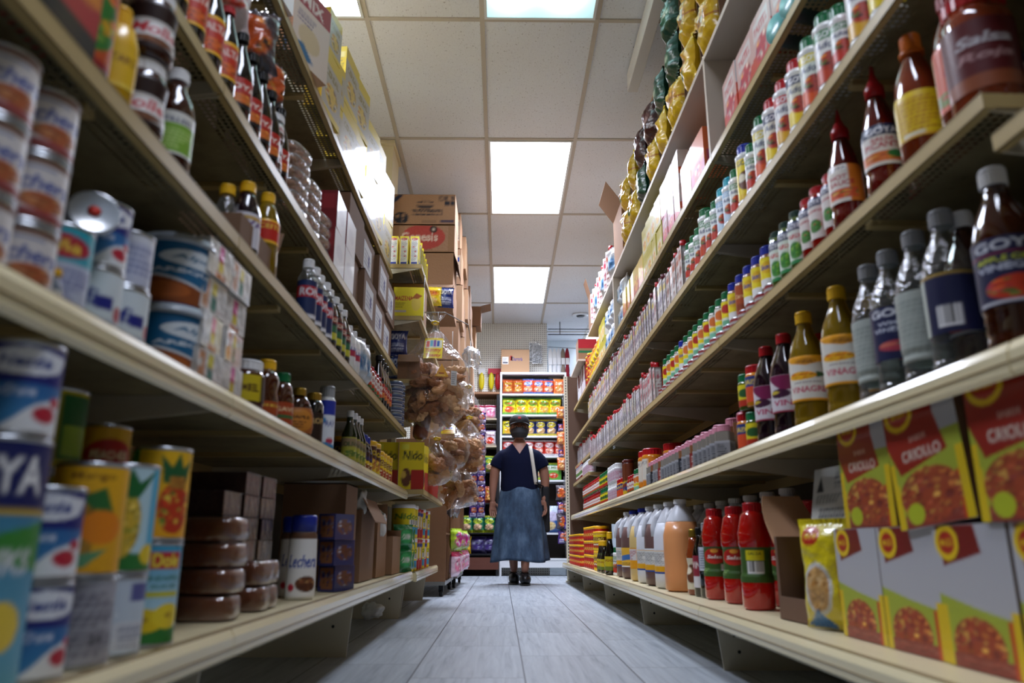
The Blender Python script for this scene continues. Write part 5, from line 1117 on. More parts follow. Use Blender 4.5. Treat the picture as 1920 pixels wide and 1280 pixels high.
# soft white packs: four tiers
PK = [('f', 'd6d4d0'), ('r', .38, 0, .62, 1, 'e4e2de'), ('r', .40, .55, .60, .9, 'd8c82a'), ('r', .40, .1, .60, .5, '1f7a6a'), ('n', .05, .1, .3, .9, ['c98a5a', 'd6d4d0', 'a8684a'], 6)]
PK2 = [('f', 'd2d0cc'), ('r', .38, 0, .62, 1, 'dedcd8'), ('r', .40, .5, .60, .95, 'd0308a'), ('r', .40, .2, .60, .5, 'e0c82a'), ('r', .3, .0, .7, .16, 'b35a2a')]
for nme, ops in (('packa', PK), ('packb', PK2)):
    me = box_mesh('pack', .10, .085, .062, dict(front=ops, side=[('f', 'c9c6c0'), ('n', .2, .2, .8, .8, ['c98a5a', 'd6d4d0'], 5)], top=[('f', 'd0ccc6')]), 18, M_FOIL())
    K(nme, 'cookie_pack', 'cookie pack', .08, .063, [('carton', me, [])], .10, .085)
for c in range(2):
    for t in range(4):
        ob = on('L2', ['packa', 'packb'][(t + c) % 2], y=1.262 + c * .106, inset=.002 + .003 * ((t * 7) % 3), look='white film cookie pack with coloured stripe, %s tier, %s stack after the tubs' % (['bottom', 'second', 'third', 'top'][t], ['first', 'second'][c]), group='white cookie packs', tier=t * .0645, jit=.07)
        bv = ob.modifiers.new('soft', 'BEVEL'); bv.width = .012; bv.segments = 3
on('L2', 'honey_jar', 483, look='large dark honey jar with white lid on the second left shelf', inset=.008, rot=25)
on('L2', 'honey_green', 492, behind=.08, look='green-capped dark bottle behind the large honey jar', rot=30)
on('L2', 'honey_yel', 518, look='amber honey bottle with yellow cap, right of the honey jar', inset=.008)
on('L2', 'honey_green', 546, look='dark syrup bottle with green cap and orange label', inset=.008, rot=25)
on('L2', 'amber_round', 577, look='round flat amber syrup flask with big oval orange label', inset=.0, rot=30)
on('L2', 'choc_syr', 603, look='dark slim syrup bottle between amber flask and spray can', inset=.01)
on('L2', 'spray', 626, look='white and blue cooking spray can on second left shelf', inset=.006, rot=30)
y = row('L2', 'olive', 2.60, 4, 'dark oil bottle with yellow green label, second left shelf', 'dark oil bottles', gap=.006, inset=.006)
y = row('L2', 'choco_drink', y + .01, 3, 'cocoa drink bottle with blue cap, second left shelf', 'cocoa drink bottles', gap=.006)
y = row('L2', 'nesq', y + .01, 2, 'brown cocoa tub with yellow lid, second left shelf', 'cocoa powder tubs', gap=.006)
y = row('L2', 'yeltub', y + .01, 4, 'yellow cocoa tub, second left shelf', 'cocoa powder tubs', gap=.006, tiers=1)
row('L2', 'nesq', 2.95, 3, 'brown cocoa tub in the second row', 'cocoa powder tubs', gap=.006, inset=.1)

# ------------------------------------------------------------ left third shelf
RB = dict(front=[('f', 'b3202a'), ('r', 0, 0, 1, .2, '1a1214'), ('p', [(0, .2), (1, .45), (1, .6), (0, .35)], 'e0861c'), ('r', 0, .8, 1, 1, '8f1a22')], side=[('f', 'a81c26')], top=[('f', 'c2262c')])
boxk('red_carton', 'cracker_box', .20, .06, .16, RB, 20)
on('L3', 'red_carton', y=.70, look='red box with orange stripe at the top left corner', inset=.004)
bottle('fruit_pouch', 'fruit_syrup_can', [(.034, 0), (.036, .004), (.036, .165)], STEEL, (.0335, .163, .17, M_('cap_gold')), [(.004, .162, [('f', 'c2501c'), ('r', 0, .7, 1, 1, 'd8861c'), ('en', .5, .4, .44, .3, ['2f7a2a', 'd8a41c', '1f5a24', 'e0702a', '7aa83a'], 20), ('r', 0, 0, 1, .06, '8f1a22')], dict(nu=80, nv=50))], cat='can')
on('L3', 'fruit_pouch', 196, look='tall fruit can with green and orange fruit picture, third left shelf', rot=35, inset=.0)
on('L3', 'mustard', 252, look='squat yellow mustard bottle, third left shelf', rot=30, inset=.0, scale=(1, 1, .97))
a = on('L3', 'rollo', 296, look='white-labelled chocolate spread jar, lower of two, beside the mustard', rot=30, inset=.0)
put('rollo', a.location.x, a.location.y, a.location.z + .1225, .7, 'white-labelled chocolate spread jar, upper of two, beside the mustard', 'chocolate spread jars')
on('L3', 'vinegar_green', 354, look='white-capped brown bottle with bright green label, third left shelf', rot=22, inset=.0)
for i, (k, px) in enumerate(()): on('L3', k, px, behind=.08, look='%s bottle in shade behind the green-labelled vinegar' % ['dark', 'black-labelled'][i])
c = carton(-.56, dpx(425, .56, .6) + .03, .9115, .12, .24, .055, 'shallow cardboard tray holding two small bottles, third left shelf', [('far', 62, .08)], True, mt=CBD, name='cardboard_tray')
yc = c.location.y
put('small_yellowcap', -.555, yc - .06, .9185, .5, 'clear sauce bottle with yellow cap standing in the shallow tray', 'bottles in the tray', scale=1.05)
put('small_greencap', -.555, yc + .045, .9185, .5, 'dark mole jar with green cap standing in the shallow tray', 'bottles in the tray')
on('L3', 'white_label', 482, look='dark bottle with white label and yellow cap, third left shelf', inset=.002)
on('L3', 'oil_red', 517, look='clear oil bottle with bright red label, third left shelf', inset=.0, rot=28)
y = row('L3', 'bluew', 1.90, 4, 'white-capped bottle with navy and red label, third left shelf', 'white-capped bottles', gap=.008, inset=.002)
y = row('L3', 'browning', y + .01, 4, 'dark sauce bottle with white cap, third left shelf', 'dark sauce bottles', gap=.006, inset=.002)
y = row('L3', 'peroxide', y + .02, 2, 'white plastic bottle with blue print, third left shelf', 'white plastic bottles', gap=.01, inset=.002)
y = row('L3', 'white_bag', y + .0, 2, 'soft white packet, third left shelf', 'soft packets', gap=.01, inset=.0, rot=60)
y = row('L3', 'red_jar', y + .01, 5, 'red-lidded salsa jar, third left shelf', 'salsa jars', gap=.006, inset=.002)
y = row('L3', 'soy', y + .005, 4, 'black bottle with red label, third left shelf', 'black bottles', gap=.006, inset=.002)
bottle('sardine', 'fish_tin', [(.04, 0), (.042, .003), (.042, .027), (.04, .03)], STEEL, None, [(.003, .027, [('f', '14204f'), ('r', 0, .6, 1, 1, '5a6a8a'), ('l', .1, .2, .9, .5, 1, 'c9ced8')], dict(nu=36, nv=8))], cat='tin')
KINDS['sardine']['parts'].append(('lid', lathe_me('lid', [(.040, .03), (.0405, .0315), (.036, .0305), (.001, .0305)], STEEL), []))
for c in range(2):
    for t in range(7):
        on('L3', 'sardine', y=3.72 + c * .09, inset=.004, look='small navy fish tin, %s in the %s stack at the shelf end' % (ORD[t + 1] + ' from the bottom', ['nearer', 'farther'][c]), group='stacked fish tins', tier=t * .0322)

# ------------------------------------------------------------ left fourth shelf
y = row('L4', 'malta', .93, 6, 'dark malt bottle with red label, fourth left shelf', 'malt bottles', gap=.022, inset=.0, lat=.002)
y = row('L4', 'soy', y + .015, 5, 'black soy bottle with red label, fourth left shelf', 'soy sauce bottles', gap=.012, inset=.0)
a = on('L4', 'nutella', 524, look='hazelnut spread jar with white lid, lower of two, fourth left shelf', inset=.0)
put('nutella', a.location.x, a.location.y, a.location.z + .0825, .6, 'hazelnut spread jar with white lid, upper of two, fourth left shelf', 'hazelnut spread jars')
# bread roll trays
ROLL = mat('sweet_bread', 'a87550', .6, bump=(60, .2))
def roll_pack():
    w, d, h = .13, .10, .036
    rolls = MB()
    for i in range(3): rolls.ball((-.04 + i * .04, 0, .017), (.02, .044, .015), 10, 8)
    K('rollpack', 'bread_roll_tray', 'pastry pack', w / 2, h, [('rolls', rolls.mesh('rolls', [ROLL]), []), ('film', loaf_mesh(w, d, h, 'film', thin_film('pack_film', 'f8f4f0', .16)), [])], w, d)
roll_pack()
for c in range(3):
    for t in range(6 - c):
        on('L4', 'rollpack', y=1.98 + c * .15, inset=.0, look='clear pack of brown bread rolls, %s tier, %s stack on fourth left shelf' % (ORD[t + 1], ORD[c + 1]), group='packed bread rolls', tier=t * .037, rot=80, jit=.1)
for c in range(2):
    for t in range(2):
        on('L4', 'white_red', y=2.40 + c * .17, inset=.0, look='white box with dark red end, %s tier, %s column on fourth left shelf' % (['lower', 'upper'][t], ['nearer', 'farther'][c]), group='white and red boxes', tier=t * .131)
for c in range(3):
    on('L4', 'white_bag', y=2.33 + c * .12, inset=.08, look='white and blue flour bag behind the rolls, %s from the near end' % ORD[c + 1], group='flour bags', rot=70)
tag(crumpled('plastic_bag', (-.60, 3.72, .052), .045, 'crumpled white plastic bag on the floor under the left shelving', PW_, 41, 'plastic bag', (1.1, 1, .8)), 'crumpled white plastic bag on the floor under the left shelving', 'plastic bag')
OP = [('f', '7d5e46'), ('t', 'Frágil', .5, .5, .9, .8, 'b8512a', .1)]
YPOS = [2.70, 2.70, 3.02, 3.02, 3.33, 3.33, 3.63, 3.63]
for i, yq in enumerate(YPOS):
    up = i % 2
    carton(-.70 + .01 * (i % 3), yq + .02 * up, 1.2385 + up * .192, .25, .29, .19, 'dark brown shipping carton, %s one of the %s pair on fourth left shelf' % (['lower', 'upper'][up], ORD[i // 2 + 1]), mt=CBD,
           prints=[('near', -.04, .11, .07, .05, OP)] if i < 2 else [('right', -.02, .09, .18, .12, [('f', 'd8d8dc'), ('l', .1, .2, .9, .8, 4, '8a8a9a'), ('r', .6, .3, .75, .7, '3a2f7a')])], group='brown cartons on the fourth left shelf')
for c, yq in enumerate((1.42, 1.60, 1.76)):
    on('L4', ['snack_red', 'snack_dark', 'snack_dark'][c], y=yq, inset=.035, look=['white and red snack bag with purple seam over the soy bottles', 'dark foil snack bag behind the white and red one', 'dark foil snack bag nearest the bread rolls'][c], group='snack bags, fourth left shelf', tier=.2235, rot=[50, 20, 70][c], scale=[.95, 1, .85][c])
    c_ = carton(-.80, yq, 1.2385, .20, .22, .229, 'brown stock box set back behind the soy bottles, %s from the camera' % ORD[c + 1], mt=CBD)

# ------------------------------------------------------------ left top shelf
for i, px in enumerate((470, 500, 528)):
    on('L5', 'mixpink', px, inset=.0, look='pink and white mix box at the upper edge, %s from the camera' % ORD[i + 1], group='mix boxes on the top left shelf', rot=80)
on('L5', 'mix', 585, inset=.0, look='peach-sided baking mix box with dark red top band', group='mix boxes on the top left shelf', rot=72)
on('L5', 'mix', 566, inset=.03, look='baking mix box half hidden behind the front peach one', group='mix boxes on the top left shelf', rot=78)
y = 2.34
for i in range(9):
    yq = y + i * .175; n = 2 if i in (0, 2, 3) else 1
    for t in range(2):
        kk = 'yel_small' if (i == 0 and t == 1) or i % 3 == 1 else 'yel_cereal'
        if t and i in (4, 7): continue
        on('L5', kk, y=yq, inset=.0 + .01 * ((i * 5) % 3), look='yellow and white cereal box, %s tier, %s from the near end' % (['lower', 'upper'][t], ORD[i + 1]), group='cereal boxes on the top left shelf', tier=t * (.172 if i % 3 == 1 else .2415), rot=84, jit=.04)
# ------------------------------------------------------------ right shelving, bottom shelf
# bouillon display boxes, two tiers
SURF['R1']
for i, (px, key) in enumerate(((1640, 'maggi_w'), (1722, 'maggi_w'), (1835, 'maggi_w'))):
    on('R1', key, px, inset=.11, look='white bouillon display box with green strip, lower tier, %s of three from the left' % ORD[i + 1], group='bouillon display boxes', jit=.02, y=1.56 - i * .19)
on('R1', 'maggi_w', y=.985, inset=.11, look='white bouillon display box, lower tier, cut by the right picture edge', group='bouillon display boxes', jit=.02)
on('R1', 'maggi_r', y=1.25, inset=.105, tier=.213, look='red bouillon display box tilted on the upper tier, middle one', group='bouillon display boxes', jit=0).rotation_euler = (math.radians(0), math.radians(-5), -PI / 2 + .04)
on('R1', 'maggi_r', y=1.02, inset=.105, tier=.213, look='red bouillon display box, upper tier, at the right picture edge', group='bouillon display boxes', jit=.02)
on('R1', 'maggi_r', y=1.495, inset=.115, tier=.213, look='red bouillon display box, upper tier, beside the opened case', group='bouillon display boxes', jit=.02)
# the opened case: torn front, curled lid, yellow pouch inside
r = empty('opened_display_case', (.79, 1.915, .1715), -PI / 2 + .06)
W, D, h_ = .095, .08, .20
MB().box(-W, -D, 0, W, -D + .003, .055).box(-W, D - .003, 0, W, D, h_).box(-W, -D + .003, 0, -W + .003, D - .003, h_).box(W - .003, -D + .003, 0, W, D - .003, h_).box(-W, -D, 0, W, D, .002).build('case_body', mat('cardboard_brown2', '6e5240', .8), r)
MB().box(-W, -D, .055, -W + .014, -D + .003, h_).build('front_post', mat('cardboard_brown2'), r); MB().box(W - .014, -D, .055, W, -D + .003, h_).build('front_post', mat('cardboard_brown2'), r)
pts = [(-W - .09, .03), (-W - .10, .02), (-W - .1, .0)]
fl = MB()
for i in range(12):
    a0, a1 = i / 12, (i + 1) / 12
    f = lambda a: (-W - .002 - .12 * math.sin(a * 1.3), h_ - .04 + .17 * a - .02 * a * a)
    (x0, z0), (x1, z1) = f(a0), f(a1); wd0, wd1 = .07 * (1 - .25 * a0 ** 3), .07 * (1 - .25 * a1 ** 3)
    fl.quad((x0, -wd0, z0), (x0, wd0, z0), (x1, wd1, z1), (x1, -wd1, z1))
o = fl.build('curled_flap', mat('card_tan', 'd0a078', .8), r); sm = o.modifiers.new('thick', 'SOLIDIFY'); sm.thickness = .0025
lidops = [('f', 'c4c2ba'), ('p', [(.1, .62), (.2, .86), (.3, .62)], '2a2a2a'), ('l', .1, .45, .95, .58, 3, '3a3a3a'), ('l', .2, .15, .9, .38, 4, '5a5a5a'), ('l', .55, .66, .95, .92, 4, '7a7a7a')]
p = link('lid_panel', box_mesh('lid_panel', .19, .003, .15, dict(front=lidops), 34, M_BOX()), r, (.11, -.03, h_ + .012), (math.radians(-10), 0, 0))
tag(r, 'opened bouillon case with curled tan flap and printed white lid', 'box')
bagk('yel_pouch', 'bouillon_pouch', .14, .06, .235, [('f', 'e0cc1c'), ('e', .32, .84, .2, .09, 'b3261c'), ('t', 'MAGGI', .32, .84, .26, .045, 'e8cc2a'), ('e', .42, .36, .3, .24, 'd0cfcc'), ('en', .42, .36, .24, .2, ['c2965a', 'd8b480', 'a8743a'], 16), ('p', [(.0, .02), (.4, .18), (.62, .0)], '2a6fb4'), ('r', .82, .0, .9, .6, 'd8861c')], 31, nu=36, nv=48, cat='pouch')
put('yel_pouch', .725, 1.735, .1735, math.radians(-62), 'bright yellow bouillon pouch leaning out of the opened case', None)
put('yel_pouch', .79, 1.915, .1745, math.radians(-88), 'yellow bouillon pouch standing inside the opened case', None)

G = 'red sauce bottles on the right bottom shelf'
for i, (k, px, bh) in enumerate((('ketchb', 1419, 0), ('ketch', 1383, .015), ('ketch', 1345, 0))):
    on('R1', k, px, inset=.095 + bh, look='red tomato sauce bottle with green label, %s of three beside the opened case' % ['right', 'middle', 'left'][i], group=G, rot=-28 if i else -20)
for i in range(5): on('R1', 'ketch', y=2.02 + i * .125, inset=.22, look='red sauce bottle in the shaded second row, %s from the near end' % ORD[i + 1], group=G)
on('R1', 'dark_w', 1330, inset=.10, look='dark bottle with grey cap and white label, behind the red bottles')
on('R1', 'dark_b', 1316, inset=.095, look='slim dark vinegar bottle with dark red label beside the orange jug')
on('R1', 'choc_b', 1304, inset=.09, look='small caramel-coloured syrup bottle next to the orange jug')
js = [('jug_orange', 1268, 'gallon jug of orange drink with white cap, nearest and largest of the jugs'), ('jug_clear', 1236, 'translucent jug with yellow label and white cap, first beyond the orange one'),
      ('jug_brown', 1217, 'brown drink jug with yellow label and white cap, second beyond the orange one'), ('jug_clear', 1202, 'pale jug with navy side label, third beyond the orange one'),
      ('jug_yellow', 1188, 'pale yellow drink jug with blue cap'), ('jug_brown2', 1172, 'brown drink jug with blue wave label, second from the far end'), ('jug_brown', 1158, 'brown drink jug farthest along the right bottom shelf')]
y0 = 3.05
for i, (k, px, lb) in enumerate(js):
    on('R1', k, y=[3.14, 3.34, 3.56, 3.77, 3.98, 4.25, 4.45][i], inset=.055, look=lb, group='drink jugs on the right bottom shelf', rot=-40 if i else -75)
for i in range(8): on('R1', 'jug_clear', y=2.5 + i * .19, inset=.26, look='pale jug in the shaded back row, %s from the near end' % ORD[i + 1], group='drink jugs on the right bottom shelf')
y = row('R1', 'sh_sg', 4.56, 2, 'slim green and red seasoning tube, right bottom shelf', 'seasoning tubes', gap=.01, inset=.06)
on('R1', 'maggi_b', y=4.72, inset=.03, look='tall dark seasoning bottle with yellow cap beyond the jugs', scale=1.25)
y = row('R1', 'gj', 4.78, 2, 'green-lidded yellow jar, right bottom shelf', 'small yellow jars', gap=.01, inset=.04)
y = row('R1', 'maggi_b', 4.95, 4, 'dark seasoning bottle with yellow cap, right bottom shelf', 'seasoning bottles', gap=.01, inset=.03)
y = row('R1', 'yeltub', 5.2, 3, 'yellow powder tub, right bottom shelf', 'yellow powder tubs', gap=.01, inset=.04, tiers=2)
for t in range(3):
    for c in range(6): on('R1', 'redtub', y=5.52 + c * .125, inset=.05, look='red bouillon tub with yellow lid, %s tier, %s from the near end' % (['bottom', 'middle', 'top'][t], ORD[c + 1]), group='red bouillon tubs', tier=t * .101)
for t in range(3):
    for c in range(8): on('R1', 'redtub', y=6.36 + c * .125, inset=.02, look='small stacked red tub near the slotted upright, %s tier, %s from the near end' % (['bottom', 'middle', 'top'][t], ORD[c + 1]), group='red bouillon tubs', tier=t * .086, scale=.85)

# ------------------------------------------------------------ right second shelf
G = 'vinegar bottles on the second right shelf'
on('R2', 'vin_apple', 1895, inset=.015, look='big apple cider vinegar bottle with navy label, at the right edge', group=G, rot=-30, jit=0)
on('R2', 'vin_apple', 1830, inset=.06, look='apple cider vinegar bottle, second, half hidden by the big one', group=G, rot=-70, jit=0)
on('R2', 'vin_back', 1790, inset=.02, look='clear vinegar bottle showing a navy back label with barcode', group=G, rot=-40, jit=0)
on('R2', 'vin_white', 1735, inset=.02, look='clear vinegar bottle with pale label strip, right of the navy-labelled one', group=G)
on('R2', 'vin_goya', 1684, inset=.02, look='clear vinegar bottle with navy front label, middle of the clear row', group=G, rot=-30, jit=0)
on('R2', 'vin_white', 1646, inset=.02, look='clear vinegar bottle with pale label beside the yellow bottles', group=G)
for i in range(5):
    on('R2', ['vin_goya', 'vin_white'][i % 2], y=1.06 + i * .105, inset=.125, look='grey-capped clear vinegar bottle, back row, %s from the near end' % ORD[i + 1], group=G)
on('R2', 'vin_pina', 1583, inset=.012, look='yellow pineapple vinegar bottle, larger nearer one of the pair', group=G, rot=-24, jit=0)
on('R2', 'vin_pina', 1518, inset=.012, look='yellow pineapple vinegar bottle, farther one of the pair', group=G, rot=-30, jit=0)
on('R2', 'vin_pina', y=1.66, inset=.125, look='yellow-capped pineapple vinegar bottle in the back row', group=G)
for i, px in enumerate((1478, 1444)): on('R2', 'vin_grape', px, inset=.012, look='dark grape-coloured bottle with red cap, %s of two' % ['nearer', 'farther'][i], group=G, rot=-28, scale=.97)
for i in range(3): on('R2', 'vin_grape', y=1.95 + i * .12, inset=.12, look='dark grape-coloured bottle in the back row, %s from the near end' % ORD[i + 1], group=G)
for c, px in enumerate((1421, 1405)):
    for t in range(2): on('R2', ['gj', 'saz'][(t + c) % 2], px, inset=.012, tier=t * .121, look='small yellow spice jar, %s tier, %s column beside grape bottles' % (['lower', 'upper'][t], ['nearer', 'farther'][c]), group='small yellow spice jars')
y = row('R2', 'sq_silver', 2.42, 22, 'silver-labelled spice jar with pink lid', 'silver-labelled spice jars', gap=.006, inset=.01, keys=['sq_silver'] * 6 + ['sq_red'] + ['sq_silver'] * 2 + ['sq_black'], jit=.03)
row('R2', 'sq_tall', 2.40, 9, 'tall spice jar behind the silver-labelled ones', 'tall spice jars', gap=.09, inset=.09)
for i, yq in enumerate((3.72, 3.83)):
    on('R2', 'oj', y=yq, inset=.012, look='orange jar with bright red lid, %s of two' % ['nearer', 'farther'][i], group='orange jars', scale=1.3)
on('R2', 'oj', y=3.75, inset=.13, look='large orange jar with red lid behind the front pair', group='orange jars', scale=1.5)
y = row('R2', 'sj_green', 3.98, 2, 'white-labelled jar with dark lid, second right shelf', 'white-labelled jars', gap=.01, inset=.012)
y = row('R2', 'red_jar', y + .01, 3, 'red-capped salsa jar, second right shelf', 'salsa jars on the right', gap=.01, inset=.012)
y = row('R2', 'tallcan', y + .02, 2, 'tall brown and yellow canister, second right shelf', 'tall canisters', gap=.01, inset=.012)
y = row('R2', 'saz', y + .01, 3, 'orange seasoning jar, second right shelf', 'orange seasoning jars', gap=.01, inset=.012)
y = row('R2', 'wj', y + .01, 5, 'white powder jar, second right shelf', 'white powder jars', gap=.006, inset=.012, tiers=2)
y = row('R2', 'gj', y + .01, 6, 'yellow and green jar, second right shelf', 'yellow and green jars', gap=.006, inset=.012, tiers=2)
y = row('R2', 'red_jar', y + .01, 16, 'small red jar, second right shelf', 'small red jars', gap=.012, inset=.012, tiers=2)

# ------------------------------------------------------------ right third shelf
on('R3', 'big_red_jar', y=1.035, inset=.01, look='large dark red salsa jar at the upper right corner', rot=-30)
on('R3', 'sauce_yel2', 1800, inset=.012, look='pepper sauce bottle with yellow and orange label, left of the large jar', rot=-24, jit=0)
on('R3', 'sauce_big', 1728, inset=.01, look='brown pepper sauce bottle with orange cap and plain yellow label', rot=-28, jit=0)
on('R3', 'hot1', 1656, inset=.012, look='dark red hot sauce bottle with pointed red cap, nearer of two', rot=-24, jit=0)
on('R3', 'hot2', 1588, inset=.012, look='dark red hot sauce bottle with pointed red cap, farther of two', rot=-24, jit=0)
for i in range(4): on('R3', 'hot1', y=1.1 + i * .13, inset=.11, look='hot sauce bottle in the shaded back row, %s from the near end' % ORD[i + 1], group='hot sauce bottles')
y = row('R3', 'redj', 1.50, 3, 'red-lidded pepper relish jar, third right shelf', 'relish jars', gap=.008, inset=.008, rot=-25, jit=.02)
y = row('R3', 'greenj', y + .012, 3, 'green sauce jar with dark lid, third right shelf', 'green sauce jars', gap=.008, inset=.008, rot=-25, jit=.02)
ky = ['sj_green', 'sj_blue', 'sj_blue', 'sj_blue', 'sj_brown', 'sj_blue', 'sj_green2', 'sj_green', 'sj_green', 'sj_green2', 'sj_green', 'sj_green2', 'sj_green', 'sj_green', 'sj_blue', 'sj_green', 'sj_green2', 'sj_green', 'sj_green2']
lk = {'sj_green': 'green-capped white-labelled seasoning jar', 'sj_green2': 'green-capped yellow-labelled seasoning jar', 'sj_blue': 'blue-capped yellow-labelled seasoning jar', 'sj_brown': 'blue-capped brown cinnamon jar'}
yb = y + .02
for i, k in enumerate(ky):
    on('R3', k, y=yb + i * .0785, inset=.03, look=lk[k] + ', %s in the third-shelf row' % ordn(i + 1), group='seasoning jars on the third right shelf', tier=.034, scale=(1.12, 1.12, 1.1) if i < 6 else 1.08)
bottle('flat_tin', 'small_tin', [(.032, 0), (.034, .002), (.034, .026), (.032, .028)], STEEL, None, [(.003, .026, [('f', '8f1a1c'), ('r', 0, .3, 1, .6, 'b8b4b0')], dict(nu=30, nv=8))], cat='tin')
KINDS['flat_tin']['parts'].append(('lid', lathe_me('lid', [(.031, .028), (.032, .030), (.027, .0285), (.001, .0285)], STEEL), []))
yt = yb
for i in range(len(ky)):
    on('R3', 'flat_tin', y=yb + i * .0785, inset=.004, look='flat red and silver tin under the seasoning jars, %s from the near end' % ordn(i + 1), group='flat tins')
y = yb + len(ky) * .0785 + .03
y = row('R3', 'sp_red', y, 6, 'white spice bottle with tall red cap, third right shelf', 'capped spice bottles', gap=.012, inset=.01, jit=.03)
RC = bottle('redcap_tall', 'sauce_bottle', [(.024, 0), (.026, .005), (.026, .11), (.012, .16), (.012, .17)], M_('sauce_red'), (.022, .165, .225, M_('cap_red')), [(.02, .1, simplelab('d8d0cc', 'SALSA', 'a82a34', [(0, .3, '3f6a3a')]))])
for i in range(4): on('R3', 'redcap_tall', y=y - .38 + i * .1, inset=.09, look='tall red-capped bottle behind the spice bottles, %s from the near end' % ORD[i + 1], group='red-capped bottles')
y = row('R3', 'sp_wh', y + .02, 36, 'white spice packet standing in line, third right shelf', 'white spice packets, third right shelf', gap=.014, inset=.008, jit=.05)
# the bottle at the near right edge stands on the lower shelf level of the first bay
put('vin_apple', .79, .865, .9195, math.radians(-35), 'navy-labelled bottle cut off at the far right edge, middle shelf', 'vinegar bottles on the second right shelf', scale=.55)
# far bay: two shelves
s_ = SURF['R3']
SURF['R3f'] = (1, .70, .911)
y = row('R3f', 'wj', 6.22, 6, 'white medicine-style jar in the farthest bay', 'white jars, farthest bay', gap=.02, inset=.01)
y = row('R3f', 'redj', y + .02, 8, 'dark red jar in the farthest bay', 'dark jars, farthest bay', gap=.01, inset=.01, )
y = row('R3b', 'sp_wh', 6.2, 16, 'white spice packet on the narrow shelf, farthest bay', 'white packets, farthest bay', gap=.02, inset=.01)

# ------------------------------------------------------------ right fourth shelf
seq = [('sh_redy', 'red-capped shaker with yellow label'), ('sh_red', 'red-capped shaker with gold label'), ('sh_sg', 'slim green-capped shaker'), ('sh_green', 'large dark green seasoning shaker'), ('sh_dg', 'green-capped shaker with pale label'), ('sh_redy', 'red-capped shaker with navy and yellow label'),
       ('sh_red', 'red-capped shaker with red and gold label'), ('sh_redy', 'red-capped shaker with yellow base'), ('sh_dg', 'green-capped shaker with yellow and orange label'), ('sh_sg', 'slim white and green shaker'), ('sh_blue', 'blue-capped shaker with bright yellow label'),
       ('sh_sg', 'slim shaker with green band'), ('sh_cyan', 'pale blue shaker with cyan cap'), ('sh_cyan', 'pale blue cyan-capped shaker, second of its kind'), ('sh_sg', 'green-capped slim shaker'), ('sh_sg', 'green-capped slim shaker'), ('sh_green', 'green shaker with red base'),
       ('sh_sg', 'green-capped slim shaker'), ('sh_sg', 'green-capped slim shaker'), ('sh_sg', 'green-capped slim shaker')]
y = 1.18
for i, (k, l) in enumerate(seq):
    w = KINDS[k]['w']; y += w / 2 + .008
    on('R4', k, y=y, inset=.004, look=l + ', %s along the fourth right shelf' % ordn(i + 1), group='seasoning shakers', rot=-30)
    y += w / 2 + .008
y = row('R4', 'sp_brn', y + .02, 5, 'red-capped brown spice bottle, fourth right shelf', 'red-capped spice bottles', gap=.008, inset=.006, jit=.04)
y = row('R4', 'sp_mar', y + .01, 46, 'white spice packet with maroon top, fourth right shelf', 'white spice packets, fourth right shelf', gap=.016, inset=.006, jit=.05, keys=['sp_mar', 'sp_mar', 'sp_mar', 'sp_red', 'sp_mar', 'sp_mar', 'sp_mar', 'sp_mar', 'sp_brn'])
# lying dark green canisters at the top edge
for i, (yy, zz) in enumerate(((1.62, 1.636), (1.72, 1.636))):
    r = empty('green_canister', (.735, yy, zz + .046), (0, PI / 2, .25))
    MB().lathe([(.040, -.0), (.043, .004), (.043, .15), (.04, .155)], 36).build('canister_body', mat('dark_green_tub'), r)
    MB().lathe([(.001, -.012), (.038, -.012), (.0405, -.009), (.0405, .001)], 36).build('lid', mat('teal_lid', '5aa8a4', .3, coat=.3), r)
    tag(r, 'dark green canister lying with teal lid toward the aisle, %s of two' % ['nearer', 'farther'][i], 'canister', 'lying canisters')

# ------------------------------------------------------------ right fifth shelf
y = 1.86
y = row('R5', 'orange_box', 1.62, 4, 'red, orange and white cake mix box, fifth right shelf', 'cake mix boxes', gap=.006, inset=.02)
a = row('R5', 'peach_box', 2.50, 2, 'large peach and magenta gelatin carton, fifth right shelf', 'gelatin cartons', gap=.01, inset=.02)
y = row('R5', 'pink_box', a + .01, 3, 'pink and white gelatin box, fifth right shelf', 'pink gelatin boxes', gap=.006, inset=.02, tiers=2)
y = row('R5', 'yw_box', y + .01, 4, 'yellow and white pudding box, fifth right shelf', 'pudding boxes', gap=.006, inset=.02, tiers=2)
y = row('R5', 'lasagne_box', y + .01, 5, 'red and yellow noodle box, fifth right shelf', 'noodle boxes', gap=.006, inset=.02)
y = row('R5', 'white_bag', y + .02, 6, 'white sachet bundle, fifth right shelf', 'white sachet bundles', gap=.006, inset=.02, tiers=2)
y = row('R5', 'yw_box', y + .01, 3, 'pale yellow box beyond the sachets, fifth right shelf', 'pudding boxes', gap=.006, inset=.02, tiers=2)
y = row('R5', 'yel_pack', y + .01, 5, 'yellow soup packet with red word, fifth right shelf', 'yellow soup packets', gap=.006, inset=.02, tiers=2)
y = row('R5', 'redtub', y + .02, 2, 'red-lidded clear tub near the end, fifth right shelf', 'red-lidded tubs', gap=.01, inset=.02, tiers=3)
y = row('R5', 'white_red', y + .02, 4, 'blue-printed white box, fifth right shelf', 'white boxes', gap=.01, inset=.02, tiers=2)
